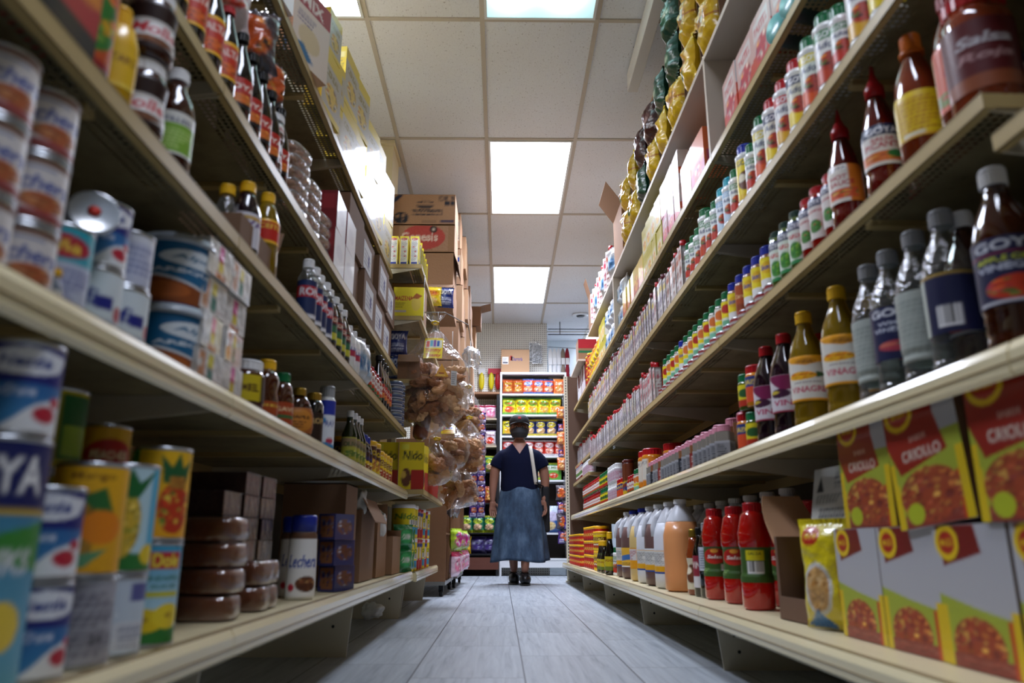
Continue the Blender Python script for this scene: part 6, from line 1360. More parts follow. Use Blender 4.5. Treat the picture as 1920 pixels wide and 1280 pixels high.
# ------------------------------------------------------------ white wooden top rack over the right shelving
WW = mat('white_painted_wood', 'cdbfae', .5, bump=(14, .05))
rk = empty('storage_rack', (.72, 1.1, 1.6515)); rl = 5.0
zt = 2.035
MB().box(0, 0, .375, .40, rl, .395).build('rack_board', WW, rk)
for yy in (1.24, 3.52): MB().box(0, yy, .0, .40, yy + .02, .375).build('divider', WW, rk)
tag(rk, 'white wooden rack with dividers standing on the fifth right shelf', 'rack')
SURF['R6'] = (1, .72, zt + .0)
zt = 1.6515 + .395
SURF['R6'] = (1, .72, zt)
# tall cardboard trays on end, filled with coffee bags
def bagcase(y, z, n, keys, label, glabel, h=.42, w=.30, d=.22):
    r = empty('open_display_carton', (.74 + w / 2, y, z + .0015))
    t = .005
    b = MB().box(-w / 2, -d / 2, 0, w / 2, -d / 2 + t, h).box(-w / 2, d / 2 - t, 0, w / 2, d / 2, h).box(w / 2 - t, -d / 2, 0, w / 2, d / 2, h).box(-w / 2, -d / 2 + t, 0, w / 2, d / 2 - t, t).box(-w / 2, -d / 2 + t, h - t, w / 2, d / 2 - t, h)
    b.build('carton_body', CBD, r)
    tag(r, label, 'box', 'display cartons on the top rack')
    m = 2
    for t_ in range(m):
        for q in range(1):
            k = keys[t_ % len(keys)]
            put(k, .740, y, z + .009 + t_ * .205, -PI / 2 + random.uniform(-.2, .2), glabel + ', ' + ['lower', 'upper'][t_] + ' in its carton', 'coffee bags in the display cartons', scale=(1.35, 1.1, 1.0))
names = [('yel_bag', 'yellow'), ('yel_bag2', 'yellow'), ('yel_bag', 'yellow'), ('maroon_bag', 'maroon'), ('yel_bag2', 'yellow'), ('yel_bag', 'yellow')]
CC = [(2.30, ['yel_bag', 'yel_bag2'], 'yellow'), (2.55, ['yel_bag2', 'yel_bag'], 'yellow'), (2.80, ['yel_bag', 'green_bag'], 'yellow and green'), (3.05, ['yel_bag2', 'green_bag'], 'yellow and green'), (3.30, ['yel_bag', 'maroon_bag'], 'yellow and maroon'), (3.56, ['green_bag', 'maroon_bag'], 'green and maroon'),
      (3.82, ['yel_bag2', 'yel_bag'], 'golden'), (4.08, ['yel_bag', 'yel_bag2'], 'golden')]
for i, (yy, ks, nm) in enumerate(CC):
    bagcase(yy, zt, 2, ks, 'upright brown carton holding %s coffee bags, %s from the camera' % (nm, ORD[i + 1]), 'coffee bag from the %s carton on the top rack' % ORD[i + 1])
    if i in (0, 1, 2):
        bagcase(yy, zt + .425, 2, ['yel_bag', 'yel_bag2'] if i < 2 else ['green_bag', 'green_bag'], 'upper brown carton stacked on the %s one, top rack' % ORD[i + 1], 'coffee bag from the upper %s carton on the top rack' % ORD[i + 1])
# folded-open flap of a carton sticking out into the aisle
r = carton(.84, 4.42, zt, .22, .34, .34, 'open brown carton on the top rack with flap over the aisle', [('left', 55, .16)], True, mt=CB)
# long white flat boxes along the very top
tag(bevel(MB().box(-.03, -.42, 0, .03, .42, .12).build('long_flat_box', mat('white_card', 'dcd8d2', .6), None, (.76, 3.46, zt + .43 + .43), (0, 0, 0)), .003), 'long white flat box lying along the top of the cartons', 'box')
tag(MB().box(-.17, -.42, 0, .17, .42, .02).build('long_flat_box', mat('cardboard'), None, (.91, 3.46, zt + .427)), 'flat brown board lying across the coffee cartons', 'board')
for i in range(9):
    yq = 4.70 + i * .13
    on('R6', ['white_bag', 'sp_brn', 'sp_red'][i % 3], y=yq, inset=.01, look='white packet with red top on the far top rack, %s from the near end' % ORD[i + 1], group='white packets on the top rack', scale=1.4, rot=-60)
carton(.81, 6.0, zt - .0, .16, .16, .30, 'narrow brown carton standing at the far end of the top rack', [('left', 75, .14)], True, mt=CB)
for q in range(2):
    pass
# clear plastic sheet bunched over the upper shelf
crumpled('plastic_sheet', (.765, 1.98, zt + .16), .13, 'bunched clear plastic sheet hanging at the top of the rack', thin_film('loose_film', 'f4f6f8', .12), 8, 'plastic sheet', (.5, 1, 1))
# carton with red and green band on a bracket shelf near the far end
SH = empty('wall_shelf', (.78, 6.9, 1.93)); MB().box(-.10, -.35, 0, .30, .35, .018).build('shelf_board', WW, SH)
MB().prism([(.0, 0), (.28, 0), (.28, -.12)], 'y', -.2, -.18).build('bracket', BRM, SH); tag(SH, 'short wooden shelf high at the far end of the right side', 'shelf')
carton(.78, 6.75, 1.949, .17, .2, .21, 'small brown carton with red and green bands high on the right', mt=CB, prints=[('near', 0, .165, .168, .085, [('f', 'b3202c')]), ('near', 0, .09, .168, .022, [('f', '1f6a44')])])
# ------------------------------------------------------------ narrow gondola beyond the left shelves
y2a, y2b = 3.93, 5.22
r = empty('shelving_frame', (-.76, y2a, 0))
MB().box(-.02, 0, 0, 0, y2b - y2a, 1.87).build('back_panel', PANM, r)
for yy in (0.0, y2b - y2a - .03): MB().box(0.001, yy, 0, .03, yy + .03, 1.83).build('upright', BRM, r)
tag(r, 'narrow cream shelving frame behind the hanging bread bags', 'shelving frame')
for code, xf, z, nm in (('N1', .44, .208, 'bottom shelf'), ('N2', .40, .622, 'shelf with yellow milk powder'), ('N3', .45, 1.20, 'shelf behind the bread bags'), ('N4', .44, 1.55, 'shelf under the yellow cornstarch box'), ('N5', .446, 1.85, 'top shelf with tall yellow boxes')):
    shelf(code, -1, xf, .72, z, y2a, y2b, '%s of the narrow shelving beyond the left row' % nm, code in ('N1',), True)
for yy in (4.0, 5.1):
    b = empty('base_bracket', (-.70, yy, 0)); MB().prism([(.215, .165), (.195, .0), (0, 0), (0, .165)][::-1], 'y', -.003, .003).build('plate', BRM, b)
    MB().tube([(.14, -.0036, .12), (.14, .0036, .12)], .005, 10).build('bolt', mat('bolt_black'), b)
    tag(b, 'cream foot plate under the narrow shelving, %s end' % ('near' if yy < 4.5 else 'far'), 'shelf bracket')
# tall yellow boxes on its top shelf
for i in range(4):
    put('maiz_tall', -.462 - .058 * i - .03, 3.985, 1.8515, random.uniform(-.03, .03) + PI / 2 * 0 + math.radians(90), 'tall yellow cornstarch box on the top shelf end, %s from the right' % ORD[i + 1], 'tall yellow cornstarch boxes')
for i in range(5):
    put('maiz_tall', -.49, 4.06 + i * .085 + .02, 1.8515, math.radians(100), 'tall yellow cornstarch box in the line going back, %s behind the end' % ORD[i + 1], 'tall yellow cornstarch boxes')
put('maiz_big', -.515, 3.985, 1.5515, .04, 'large yellow cornstarch box with red lettering, lying on the end shelf', None, scale=(1.03, .8, 1.12))
carton(-.54, 4.19, 1.5515, .18, .2, .24, 'plain tan carton behind the large yellow cornstarch box', mt=CB)
carton(-.50, 4.10, 1.2015, .12, .3, .13, 'small tan carton with open flap below the cornstarch box', [('near', -50, .06)], mt=CB)
for t in range(2):
    for c in range(2):
        put('blue_brand', -.57 - c * .115, 4.0, 1.2015 + t * .142, .05, 'navy bean packet with white lettering, %s, %s of the pair' % (['lower', 'upper'][t], ['right', 'left'][c]), 'navy bean packets')
for c in range(2):
    for t in range(2):
        if t == 0: put('nidob', -.475 - c * .135, 4.0, .6235, math.radians(8), 'yellow milk powder box with dark lettering, %s of the pair on the narrow shelf' % ['right', 'left'][c], 'yellow milk powder boxes')
for i in range(6):
    put('nidob', -.44, 4.13 + i * .14, .6235, math.radians(80), 'yellow milk powder box in line behind the pair, %s from the near end' % ORD[i + 1], 'yellow milk powder boxes')
for i, (k, yq) in enumerate((('nido', 4.05), ('nido', 4.19), ('nidored', 4.33), ('nidored', 4.47), ('nido', 4.61), ('nidored', 4.75), ('nido', 4.89))):
    for t in range(2):
        on('N1', k, y=yq, inset=.01, look=('yellow milk powder tin' if k == 'nido' else 'red and yellow milk powder tin') + ' with printed panel, %s, %s from the near end' % (['lower', 'upper'][t], ORD[i + 1]), group='milk powder tins', tier=t * (KINDS[k]['h'] + .001), rot=20)
for i in range(4):
    on('N3', 'browning', y=4.02 + i * .09, inset=.02 + .1, look='dark bottle behind the bean packets, %s from the near end' % ORD[i + 1], group='dark sauce bottles')

# cartons piled on the narrow shelving and on the wheeled crates beyond it
PD = [('f', 'a57e5e'), ('p', [(0, .62), (.0, .82), (.12, 1), (.2, 1)], '2a2f4a'), ('e', .53, .66, .15, .14, '1e222e'), ('r', .38, .62, .68, .7, 'a57e5e'), ('t', 'CISNE', .53, .73, .2, .1, 'a57e5e'), ('r', .32, .3, .8, .5, '1e222e'), ('r', .33, .32, .79, .48, 'a57e5e'),
      ('t', 'Pan Dulce Salvadoreño', .56, .43, .42, .09, '1e222e', .2), ('t', 'Salvadorean Sweet Bread', .56, .345, .34, .05, '1e222e'), ('en', .16, .2, .12, .2, ['1e222e', 'a57e5e', '3a3a44'], 12), ('r', .78, .05, .99, .13, '1f2450'), ('l', .5, .06, .74, .12, 1, '1e222e')] + \
     [('r', .75 + .085 * i, .80, .82 + .085 * i, .94, '1e222e') for i in range(3)] + [('r', .76 + .085 * i, .82, .81 + .085 * i, .92, 'a57e5e') for i in range(3)] + [('r', .84 + .085 * i, .62, .91 + .085 * i, .76, '1e222e') for i in range(2)] + [('e', .785 + .085 * i, .87, .015, .04, '1e222e') for i in range(3)]
GE = [('f', 'a57e62'), ('e', .5, .55, .44, .5, 'b3453c'), ('t', 'Genesis', .42, .56, .74, .34, 'e0c8b8'), ('e', .70, .86, .08, .14, '2a1a1a'), ('e', .70, .86, .03, .05, 'd8c8b8'), ('l', .2, .02, .7, .1, 2, '7a4a3a')]
def stackx(x, y, z, w, d, h, lab, **k): return carton(x, y, z, w, d, h, lab, **k)
xr = -.33
z0 = 1.8515
stackx(xr - .11, 5.02, z0, .22, .36, .19, 'open-topped carton at the bottom of the carton tower by the end light', mt=CB, prints=[('near', .02, .13, .09, .03, [('f', '9a7455'), ('t', 'Nutty', .5, .5, .9, .8, '1e1a1a')])], flaps=[('near', -40, .05)], open_top=True)
stackx(xr - .36, 5.02, z0, .22, .36, .40, 'plain carton at the left of the carton tower', mt=CB)
stackx(xr - .13, 5.03, z0 + .195, .25, .36, .235, 'plain tan carton with side flap, under the red-oval one', mt=CB, flaps=[('right', -70, .1)])
stackx(xr - .25, 5.03, z0 + .435, .50, .36, .20, 'wide carton printed with a red oval and white lettering', mt=CB, prints=[('near', .035, .10, .34, .185, GE)])
stackx(xr - .225, 5.03, z0 + .64, .45, .36, .225, 'top carton with dark sweet bread printing and corner stripe', mt=CB, prints=[('near', 0, .1125, .445, .222, PD)])
put('blue_brand', -.372, 4.74, z0, .2, 'small teal and red package beside the carton tower', None, name='tea_box')
put('yel_pack', -.46, 4.70, z0, .1, 'small yellow packet on the top shelf before the carton tower', None)

WOOD = mat('plywood', '8a6243', .6, bump=(30, .1)); BLK = mat('caster_rubber', '121212', .6)
def wheeled(x0, x1, y0, y1, top, label, shelves=3):
    r = empty('wheeled_rack', ((x0 + x1) / 2, (y0 + y1) / 2, 0)); W, D = (x1 - x0) / 2, (y1 - y0) / 2
    MB().box(-W, -D, .075, W, D, .10).build('base_board', mat('steel_tray', '8f8d88', .35, .6), r)
    for sx_ in (-1, 1):
        for sy_ in (-1, 1):
            w = MB().tube([(sx_ * (W - .03) - .011, sy_ * (D - .05), .024), (sx_ * (W - .03) + .011, sy_ * (D - .05), .024)], .0235, 14).build('caster', BLK, r)
            MB().box(sx_ * (W - .03) - .016, sy_ * (D - .05) - .012, .03, sx_ * (W - .03) + .016, sy_ * (D - .05) + .012, .075).build('fork', mat('dark_steel', '2a2a2c', .4, .8), w)
    MB().box(-W, -D, .10, W, -D + .012, top).build('end_panel', WOOD, r)
    MB().box(-W, D - .012, .10, W, D, top).build('end_panel', WOOD, r)
    MB().box(-W, -D + .012, .10, -W + .012, D - .012, top).build('back_panel', WOOD, r)
    for k in range(shelves):
        z = .10 + (top - .10) * (k + 1) / shelves - .012
        MB().box(-W + .012, -D + .012, z, W, D - .012, z + .012).build('shelf_board', WOOD, r)
    for k in range(1, 4):
        yy = -D + 2 * D * k / 4; MB().box(W - .02, yy - .006, .1, W, yy + .006, top).build('partition', WOOD, r)
    tag(r, label, 'rack')
    return r
wheeled(-.80, -.385, 5.42, 6.36, 1.08, 'brown wooden rack on casters, nearer one under the carton wall')
wheeled(-.78, -.36, 6.44, 7.4, 1.02, 'brown wooden rack on casters, farther one under the carton wall')
# carton wall on the racks
tops = {0: (5.46, .30, 2.86, .305), 1: (5.78, .28, 2.80, .30), 2: (6.08, .26, 2.72, .29), 3: (6.50, .30, 2.62, .28), 4: (6.84, .30, 2.55, .27), 5: (7.14, .24, 2.42, .26)}
for c, (yy, dd, zt_, xx) in tops.items():
    zb = 1.082 if c < 3 else 1.022
    n = 6 if c < 3 else 5; hh = (zt_ - zb) / n
    for t in range(n):
        w = .36 + .03 * ((t * 3 + c) % 3); xs = -xx - w / 2 - .012 * ((t + c) % 3)
        pr = [('near', w / 2 - .03, hh * .5, .05, hh * .6, [('f', 'b39a80'), ('r', .2, .7, .8, .9, '2a3f7a'), ('l', .1, .1, .9, .6, 5, '3a3a4a')])] if c == 0 and t > 3 else []
        carton(xs, yy + dd / 2 + .01, zb + t * (hh + .0005), w, dd, hh - .004, 'tan carton in the carton wall, layer %s up, %s stack from the camera' % (ORD[t + 1], ORD[c + 1]), mt=CB if (t + c) % 3 else mat('cardboard_pale', 'ab8664', .8), prints=pr, group='cartons of the carton wall')
carton(-.31, 7.25, 2.4205, .20, .24, .2, 'brown open carton leaning over the aisle at the end of the carton wall', [('right', 15, .1)], True, mt=CBD)
# crumpled sacks and loose sweets on the rack shelves
for i in range(6):
    crumpled('foil_snack', (-.372 + .0 * i, 5.56 + i * .15, .62 + (i % 2) * .24), .055, 'silvery snack bag on the nearer wheeled rack, %s from the near end' % ORD[i + 1], mat('silver_wrap', '9a9496', .25, .6), 11 + i, 'snack bag', (.7, 1, 1.3), 'silvery snack bags')
for i in range(7):
    put('neon_pack' if i % 2 else 'pink_pack', -.33 - .015 * (i % 2), 5.62 + .25 * i, .125 + .0 * i, math.radians(70 + 12 * (i % 3)), 'neon green and pink candy bag on the rack edge, %s from the near end' % ORD[i + 1], 'neon candy bags')
    put('neon_pack', -.33, 5.70 + .25 * i, .30, math.radians(60 + 10 * (i % 4)), 'neon candy bag in the upper line of the rack edge, %s from the near end' % ORD[i + 1], 'neon candy bags')
    hk = MB().tube([(-.375, 5.70 + .25 * i, .46), (-.33, 5.70 + .25 * i, .455)], .002, 6).build('peg_hook', mat('dark_steel'), None); tag(hk, 'thin peg hook above the neon candy bags, %s from the near end' % ORD[i + 1], 'hook', 'peg hooks')

# ------------------------------------------------------------ hanging bags of bread
BRD = [mat('bread_a', 'b57a4a', .45, bump=(120, .7)), mat('bread_b', 'c8925f', .5, bump=(110, .7)), mat('bread_c', '9c653a', .45, bump=(120, .7)), mat('bread_d', 'd2a574', .5, bump=(100, .6))]
BF = thin_film('bread_film', 'fbf8f4', .05, .05)
def bread_mesh(kind, seed, s):
    R = random.Random(seed); mb = MB(); o = Vector((seed * 1.7, seed * .3, 0))
    if kind == 'roll': mb.ball((0, 0, 0), (s, s * .62, s * .55), 30, 20)
    if kind == 'twist':
        n = 22; pts = []; rad = []
        for i in range(n):
            t = i / (n - 1) * 2 - 1; pts.append((t * s * 1.3, s * .35 * math.sin(t * 2.6), s * .25 * math.cos(t * 3))); rad.append(s * .5 * max(.25, (1 - t * t) ** .5))
        mb.tube(pts, rad, 26)
    if kind == 'bun': mb.ball((0, 0, 0), (s, s * .95, s * .7), 30, 20)
    for i, v in enumerate(mb.v):
        v = Vector(v); n = mnoise.noise(v * (1.5 / s) + o) * .30 - abs(mnoise.noise(v * (2.6 / s) + o)) * .45 + mnoise.noise(v * (6 / s) + o) * .12
        mb.v[i] = tuple(v * (1 + n))
    return mb
def bread_bag(cx, cy, ztop, h, w, d, label, kind, n, sizes, seed, tie=True, printed=None, short='bag'):
    r = empty('bread_bag', (cx, cy, ztop))
    prof = []
    for i in range(25):
        t = i / 24
        if tie: k = .06 if t < .04 else (.06 + (t - .04) / .34 * .86 if t < .38 else (.92 + .08 * math.sin((t - .38) / .3 * PI / 2) if t < .68 else max(.05, math.sqrt(max(0, 1 - ((t - .68) / .325) ** 2)))))
        else: k = max(.1, math.sin(min(1, t / .12) * PI / 2) * math.sqrt(max(0.02, 1 - max(0, (t - .7) / .31) ** 2)))
        prof.append((k, -t * h))
    mb = MB(); seg = 44; o = Vector((seed * 5.3, 1, 2))
    prof2 = ([(.30, h * .10), (.22, h * .06), (.08, h * .012)] if tie else []) + prof
    for (k, z) in prof2:
        for j in range(seg):
            a = 2 * PI * j / seg
            fold = (1 + .16 * math.sin(j * 2 * PI * 7 / seg + seed) * max(0, 1 - k)) if tie else 1
            q = Vector((math.cos(a) * 2, math.sin(a) * 2, z * 14)); nz = 1 + .16 * mnoise.noise(q + o) + .08 * mnoise.noise(q * 2.6 + o)
            mb.v.append((k * w / 2 * math.cos(a) * fold * nz, k * d / 2 * math.sin(a) * fold * nz, z + .006 * mnoise.noise(q * 1.5)))
    R_ = len(prof2)
    for i in range(R_ - 1):
        for j in range(seg):
            a, b = i * seg + j, i * seg + (j + 1) % seg; mb.f.append((a, a + seg, b + seg, b)); mb.mi.append(0); mb.sm.append(True)
    mb.f.append(tuple((R_ - 1) * seg + j for j in range(seg))[::-1]); mb.mi.append(0); mb.sm.append(True)
    mb.build('film', BF, r)
    if tie: MB().tube([(-.018, -.01, .004), (0, -.022, .008), (.018, -.01, .004), (.012, .014, .0), (-.012, .014, .0), (-.018, -.01, .004)], .005, 8).build('tie', mat('yellow_tie', 'e6c21c', .5), r)
    if printed:
        for (u, z, ww, hh, ops, bend) in printed:
            n1 = 30; vs = []; fs = []; U = []; V = []
            for j in range(n1 + 1):
                for i in range(n1 + 1):
                    a, c = i / n1, j / n1; x = u + (a - .5) * ww; zz = z + (c - .5) * hh
                    kk = np.interp(-zz, [-p[1] for p in prof], [p[0] for p in prof]); yv = -math.sqrt(max(.0, (kk * d / 2 * 1.06) ** 2 * (1 - min(.99, (x / (kk * w / 2 * 1.06)) ** 2)))) - .006
                    vs.append((x, yv, zz)); U.append(a); V.append(c)
            m0 = np.ones(len(U), bool)
            for j in range(n1):
                for i in range(n1):
                    q = j * (n1 + 1) + i
                    if bend == 'tri' and abs(i / n1 - .5) > (1 - j / n1) / 2: continue
                    fs.append((q, q + 1, q + n1 + 2, q + n1 + 1))
            me = bpy.data.meshes.new('label'); me.from_pydata(vs, [], fs); me.materials.append(M_CARTON()); set_print(me, paint_ss(ops, np.array(U), np.array(V), 1 / n1, 1 / n1)); link('label', me, r)
    tag(r, label, 'bread bag', 'hanging bread bags')
    R = random.Random(seed * 13)
    for i in range(n):
        lv = i / n; zt_ = -h * (.46 + .46 * lv) if tie else -h * (.14 + .72 * lv)
        s = sizes * R.uniform(.85, 1.2); ang = i * 2.4
        x = math.cos(ang) * w * .24; yv = -abs(math.sin(ang)) * d * .22 if i % 3 else d * .1
        ob = bread_mesh(kind, seed * 10 + i, s).build('bread_piece' if kind == 'twist' else 'bread_roll', BRD[(i + seed) % 4], None, (cx + x, cy + yv, ztop + zt_), (R.uniform(-.9, .9), R.uniform(-.8, .8), R.uniform(-1.5, 1.5)))
        tag(ob, '%s bread piece in %s, %s from its top' % ({'twist': 'twisted brown', 'roll': 'oval brown', 'bun': 'round brown'}[kind], short, ordn(i + 1)), 'bread', 'bread inside the bags')
LB = [('f', 'e8cc1c'), ('r', .05, .52, .95, .9, 'd8d8c0'), ('r', .12, .55, .28, .85, 'd8402a'), ('r', .32, .58, .46, .88, '2a9ab8'), ('r', .5, .56, .64, .9, '7a3a9a'), ('r', .68, .58, .82, .86, '2a5aa8'), ('t', 'Yummy', .5, .38, .84, .26, 'c2201c', .2), ('t', 'Toasty', .52, .13, .84, .2, 'c2201c', .2)]
LB2 = [('f', 'd89a2a'), ('r', .2, .0, .8, .2, 'e0b04a'), ('r', .3, .2, .7, .3, '8f2a1c')]
bread_bag(-.37, 4.02, 1.53, .60, .37, .24, 'largest clear bread bag with yellow tie and yellow red label', 'twist', 26, .066, 3, printed=[(.0, -.16, .10, .13, LB, None), (.05, -.29, .07, .07, LB2, 'tri'), (.115, -.33, .03, .08, [('f', 'c4c4c2'), ('l', .1, .1, .9, .9, 6, '6a6a6a')], None)], short='the largest bag')
bread_bag(-.31, 4.42, 1.06, .30, .25, .2, 'clear bag of oval rolls with small yellow label, below the largest bag', 'roll', 12, .048, 5, printed=[(.0, -.07, .08, .05, LB, None)], short='the bag below the largest')
bread_bag(-.20, 4.62, 1.10, .34, .20, .18, 'clear bag of flat bread at the aisle side of the cluster', 'bun', 12, .05, 7, short='the aisle-side bag')
bread_bag(-.22, 4.85, 1.34, .34, .18, .17, 'clear bag of long rolls hanging nearest the carton wall', 'roll', 12, .05, 8, short='the bag nearest the carton wall')
bread_bag(-.26, 4.66, .82, .26, .24, .2, 'lowest bag of dark bread, hanging under the cluster', 'twist', 10, .052, 9, short='the lowest bag')
bread_bag(-.37, 4.33, .93, .26, .2, .18, 'small dark bag of bread at the lower left of the cluster', 'bun', 8, .05, 10, short='the lower left bag')
# long smooth loaf in film
mb = bread_mesh('roll', 77, .05); 
lo = empty('sausage_loaf', (-.425, 4.02, .985), (0, math.radians(8), 0))
MB().lathe([(.001, -.102), (.022, -.099), (.036, -.088), (.042, -.07), (.043, 0), (.041, .07), (.035, .09), (.02, .1), (.001, .102)], 24).build('loaf', mat('loaf_brown', '6f3f2a', .3, coat=.6), lo); MB().ball((0, 0, 0), (.046, .044, .112), 24, 16).build('film', film, lo)
tag(lo, 'long smooth brown loaf in film hanging at the left of the bread bags', 'loaf')
# hooks and rail the bags hang from
rl_ = empty('hanging_rail', (-.30, 3.98, 1.60)); mat('rail_grey', '8a8a88', .4)
MB().tube([(-.14, .05, .0), (-.02, .05, .0), (.10, .30, 0), (.10, .9, 0)], .003, 8).build('rail', mat('rail_grey'), rl_)
MB().tube([(-.14, .05, .0), (-.14, .05, .22)], .003, 8).build('hanger', mat('rail_grey'), rl_)
for i, (hx, hy, hz) in enumerate(((-.055, .04, .0), (.0, .44, .0), (.10, .64, 0), (.08, .87, 0))):
    MB().tube([(hx, hy, .0), (hx, hy, [-.06, -.42, -.42, -.22][i])], .0015, 6).build('cord', mat('clear_cord', 'c9c9c4', .3), rl_)
tag(rl_, 'thin grey rail with cords that carries the bread bags', 'rail')
# white knotted plastic bags beside the cartons
for i, (x, yv, z) in enumerate(((-.20, 4.88, 1.545), (-.275, 5.46, 1.43), (-.29, 5.44, 1.28))):
    crumpled('plastic_bag', (x, yv, z), .062, 'white knotted plastic bag by the bread bags, %s from the top' % ORD[i + 1], thin_film('white_bag_film', 'ffffff', .45), 30 + i, 'plastic bag', (1, .8, 1.1), 'knotted plastic bags')

# ------------------------------------------------------------ back of the aisle: white snack shelf
WS = mat('white_melamine', 'd9dadb', .4); BLKM = mat('black_metal', '141416', .4)
ux0, ux1, uy0, uy1 = -.02, .77, 8.80, 9.13
U = empty('snack_shelf_unit', (ux0, uy0, 0)); w = ux1 - ux0; dpt = uy1 - uy0
MB().box(0, 0, .0, .022, dpt, 2.33).build('side_panel', WS, U); MB().box(w - .022, 0, 0, w, dpt, 2.33).build('side_panel', WS, U)
MB().box(.022, dpt - .008, .1, w - .022, dpt, 2.33).build('back_panel', mat('shelf_back_dark', '3a302a', .7), U)
MB().box(.022, 0, 2.305, w - .022, dpt - .008, 2.33).build('top_board', WS, U)
SZ = [.19, .47, 1.06, 1.336, 1.57, 1.82, 2.07]
for z in SZ: MB().box(.022, 0, z - .02, w - .022, dpt - .008, z).build('shelf_board', WS, U)
MB().box(.022, .004, .09, w - .022, .02, .17).build('plinth', WS, U)
tag(U, 'white snack shelf unit against the pegboard behind the person', 'shelf unit')
def snackrow(z, items, hmax, nm, x0=None):
    x = ux0 + .035 if x0 is None else x0
    for i, (k, n) in enumerate(items):
        for q in range(n):
            K0 = KINDS[k]; s = min(1, hmax / K0['h']); ww = K0['w'] * s * .86
            if x + ww > ux1 - .03: return
            put(k, x + ww / 2, uy0 + .06 + random.uniform(0, .02), z + .0015, random.uniform(-.12, .12), "%s on the white unit's %s shelf, %s from left" % (dict(ch_brn='brown snack bag', ch_blue='orange and blue chip bag', ch_org='orange snack bag', ch_grn='large red and green snack bag', ch_yel='yellow and green snack bag', ch_blk='yellow and black snack bag', ch_navy='yellow and navy snack bag', ch_red='red and white snack bag', taki_bag='big dark purple chip bag', lays_bag='blue potato chip bag', frit_bag='white and blue chip bag', ch_mint='green snack bag')[k], nm, ordn(len([1 for a in items[:i] for _ in range(a[1])]) + q + 1)), 'snack bags in the white unit', scale=s)
            x += ww + .006
snackrow(2.07, [('ch_brn', 2), ('ch_blue', 3), ('ch_org', 2)], .19, 'top')
snackrow(1.82, [('ch_grn', 1), ('ch_yel', 4)], .21, 'second')
snackrow(1.57, [('ch_blk', 2), ('ch_navy', 5)], .20, 'third')
snackrow(1.336, [('ch_red', 7)], .19, 'fourth')
snackrow(1.06, [('ch_red', 3), ('ch_mint', 3)], .2, 'fifth')
snackrow(.47, [('frit_bag', 1), ('lays_bag', 3)], .30, 'sixth')
snackrow(.19, [('taki_bag', 3)], .235, 'bottom')
bx = carton(.25, 8.97, 2.331, .34, .26, .29, 'light carton with printed script on top of the white snack unit', mt=mat('cardboard_pale'), prints=[('near', .02, .17, .14, .06, [('f', 'ab8664'), ('t', 'Churrería', .5, .5, .95, .8, '5a4a7a', .2)]), ('near', -.12, .15, .075, .09, [('f', 'd8d4cc'), ('r', .1, .1, .9, .3, '4a4a5a'), ('l', .1, .4, .9, .9, 3, 'a8a4a0')]), ('near', -.05, .18, .03, .06, [('f', 'a83a34')])])
bx.location.x = .16
# gelatin style green box and hanging strip
boxk('jumbo', 'biscuit_box', .18, .07, .16, dict(front=[('f', '5a9a3a'), ('r', 0, .7, 1, 1, 'd8d8cc'), ('t', 'JUMBO', .5, .84, .8, .2, '2f6a2a'), ('en', .5, .3, .3, .2, ['c2301c', 'e0c8b0', 'd8702a'], 9)]), 22)
put('jumbo', .60, 8.84, 1.0615, 0, 'green biscuit box at the right end of the fifth shelf', None)
# glove rack, alcove bar, hanging packets on the pegboard
bar = empty('glove_rail', (.60, 9.02, 2.90)); bar.location.z = 2.86
MB().tube([(-.03, 0, 0), (.60, 0, 0)], .006, 8).build('rail', mat('dark_steel'), bar); MB().tube([(-.03, 0, .07), (.60, 0, .07)], .005, 8).build('rail', mat('dark_steel'), bar)
MB().tube([(.12, 0, .0), (.12, 0, .165)], .005, 8).build('drop_rod', mat('dark_steel'), bar)
MB().tube([(-.03, 0, -.16), (.36, 0, -.18)], .003, 6).build('wire', mat('dark_steel'), bar)
tag(bar, 'double dark rail near the ceiling holding work gloves', 'rail')
for i, c in enumerate(('e4e4e4', 'dedede', 'e2e2e4', '8a7a6a', '8a1226')):
    mb = MB(); mb.ball((0, 0, .02), (.03, .02, .13), 12, 10).ball((0, 0, -.13), (.026, .018, .09), 12, 8)
    for k in range(4): mb.tube([(-.02 + k * .013, 0, -.18), (-.02 + k * .013, -.004, -.26)], [.008, .006], 6)
    g_ = empty('work_glove', (.595 + i * .052, 9.0, 2.53))
    mb.build('glove', mat('glove_' + c, c, .8), g_); MB().box(-.022, -.024, -.06, .022, .024, .02).build('paper_band', mat('cap_white'), g_)
    tag(g_, '%s work glove bundle on the rail, %s from the left' % (['white', 'white', 'white', 'taupe', 'dark red'][i], ORD[i + 1]), 'gloves', 'hanging gloves')
for i, (x, z, wd, hh) in enumerate(((.40, 2.66, .13, .26), (.44, 2.63, .13, .26))):
    p = empty('hanging_packet', (x, YB - .03 - .02 * i, z))
    MB().box(-wd / 2, -.008, -hh / 2, wd / 2, .008, hh / 2).build('packet', thin_film('white_packet_film', 'ffffff', .15), p); MB().box(-wd / 2 + .01, -.004, -hh / 2 + .01, wd / 2 - .01, .004, hh / 2 - .02).build('sheet', mat('paper_grey', '84898e', .6), p)
    MB().tube([(0, .0, hh / 2), (0, .02, hh / 2 + .04)], .002, 6).build('hook', mat('dark_steel'), p)
    tag(p, 'white plastic packet hung on the pegboard, %s' % ['left one, partly covered', 'right one in front'][i], 'packet', 'packets on the pegboard')
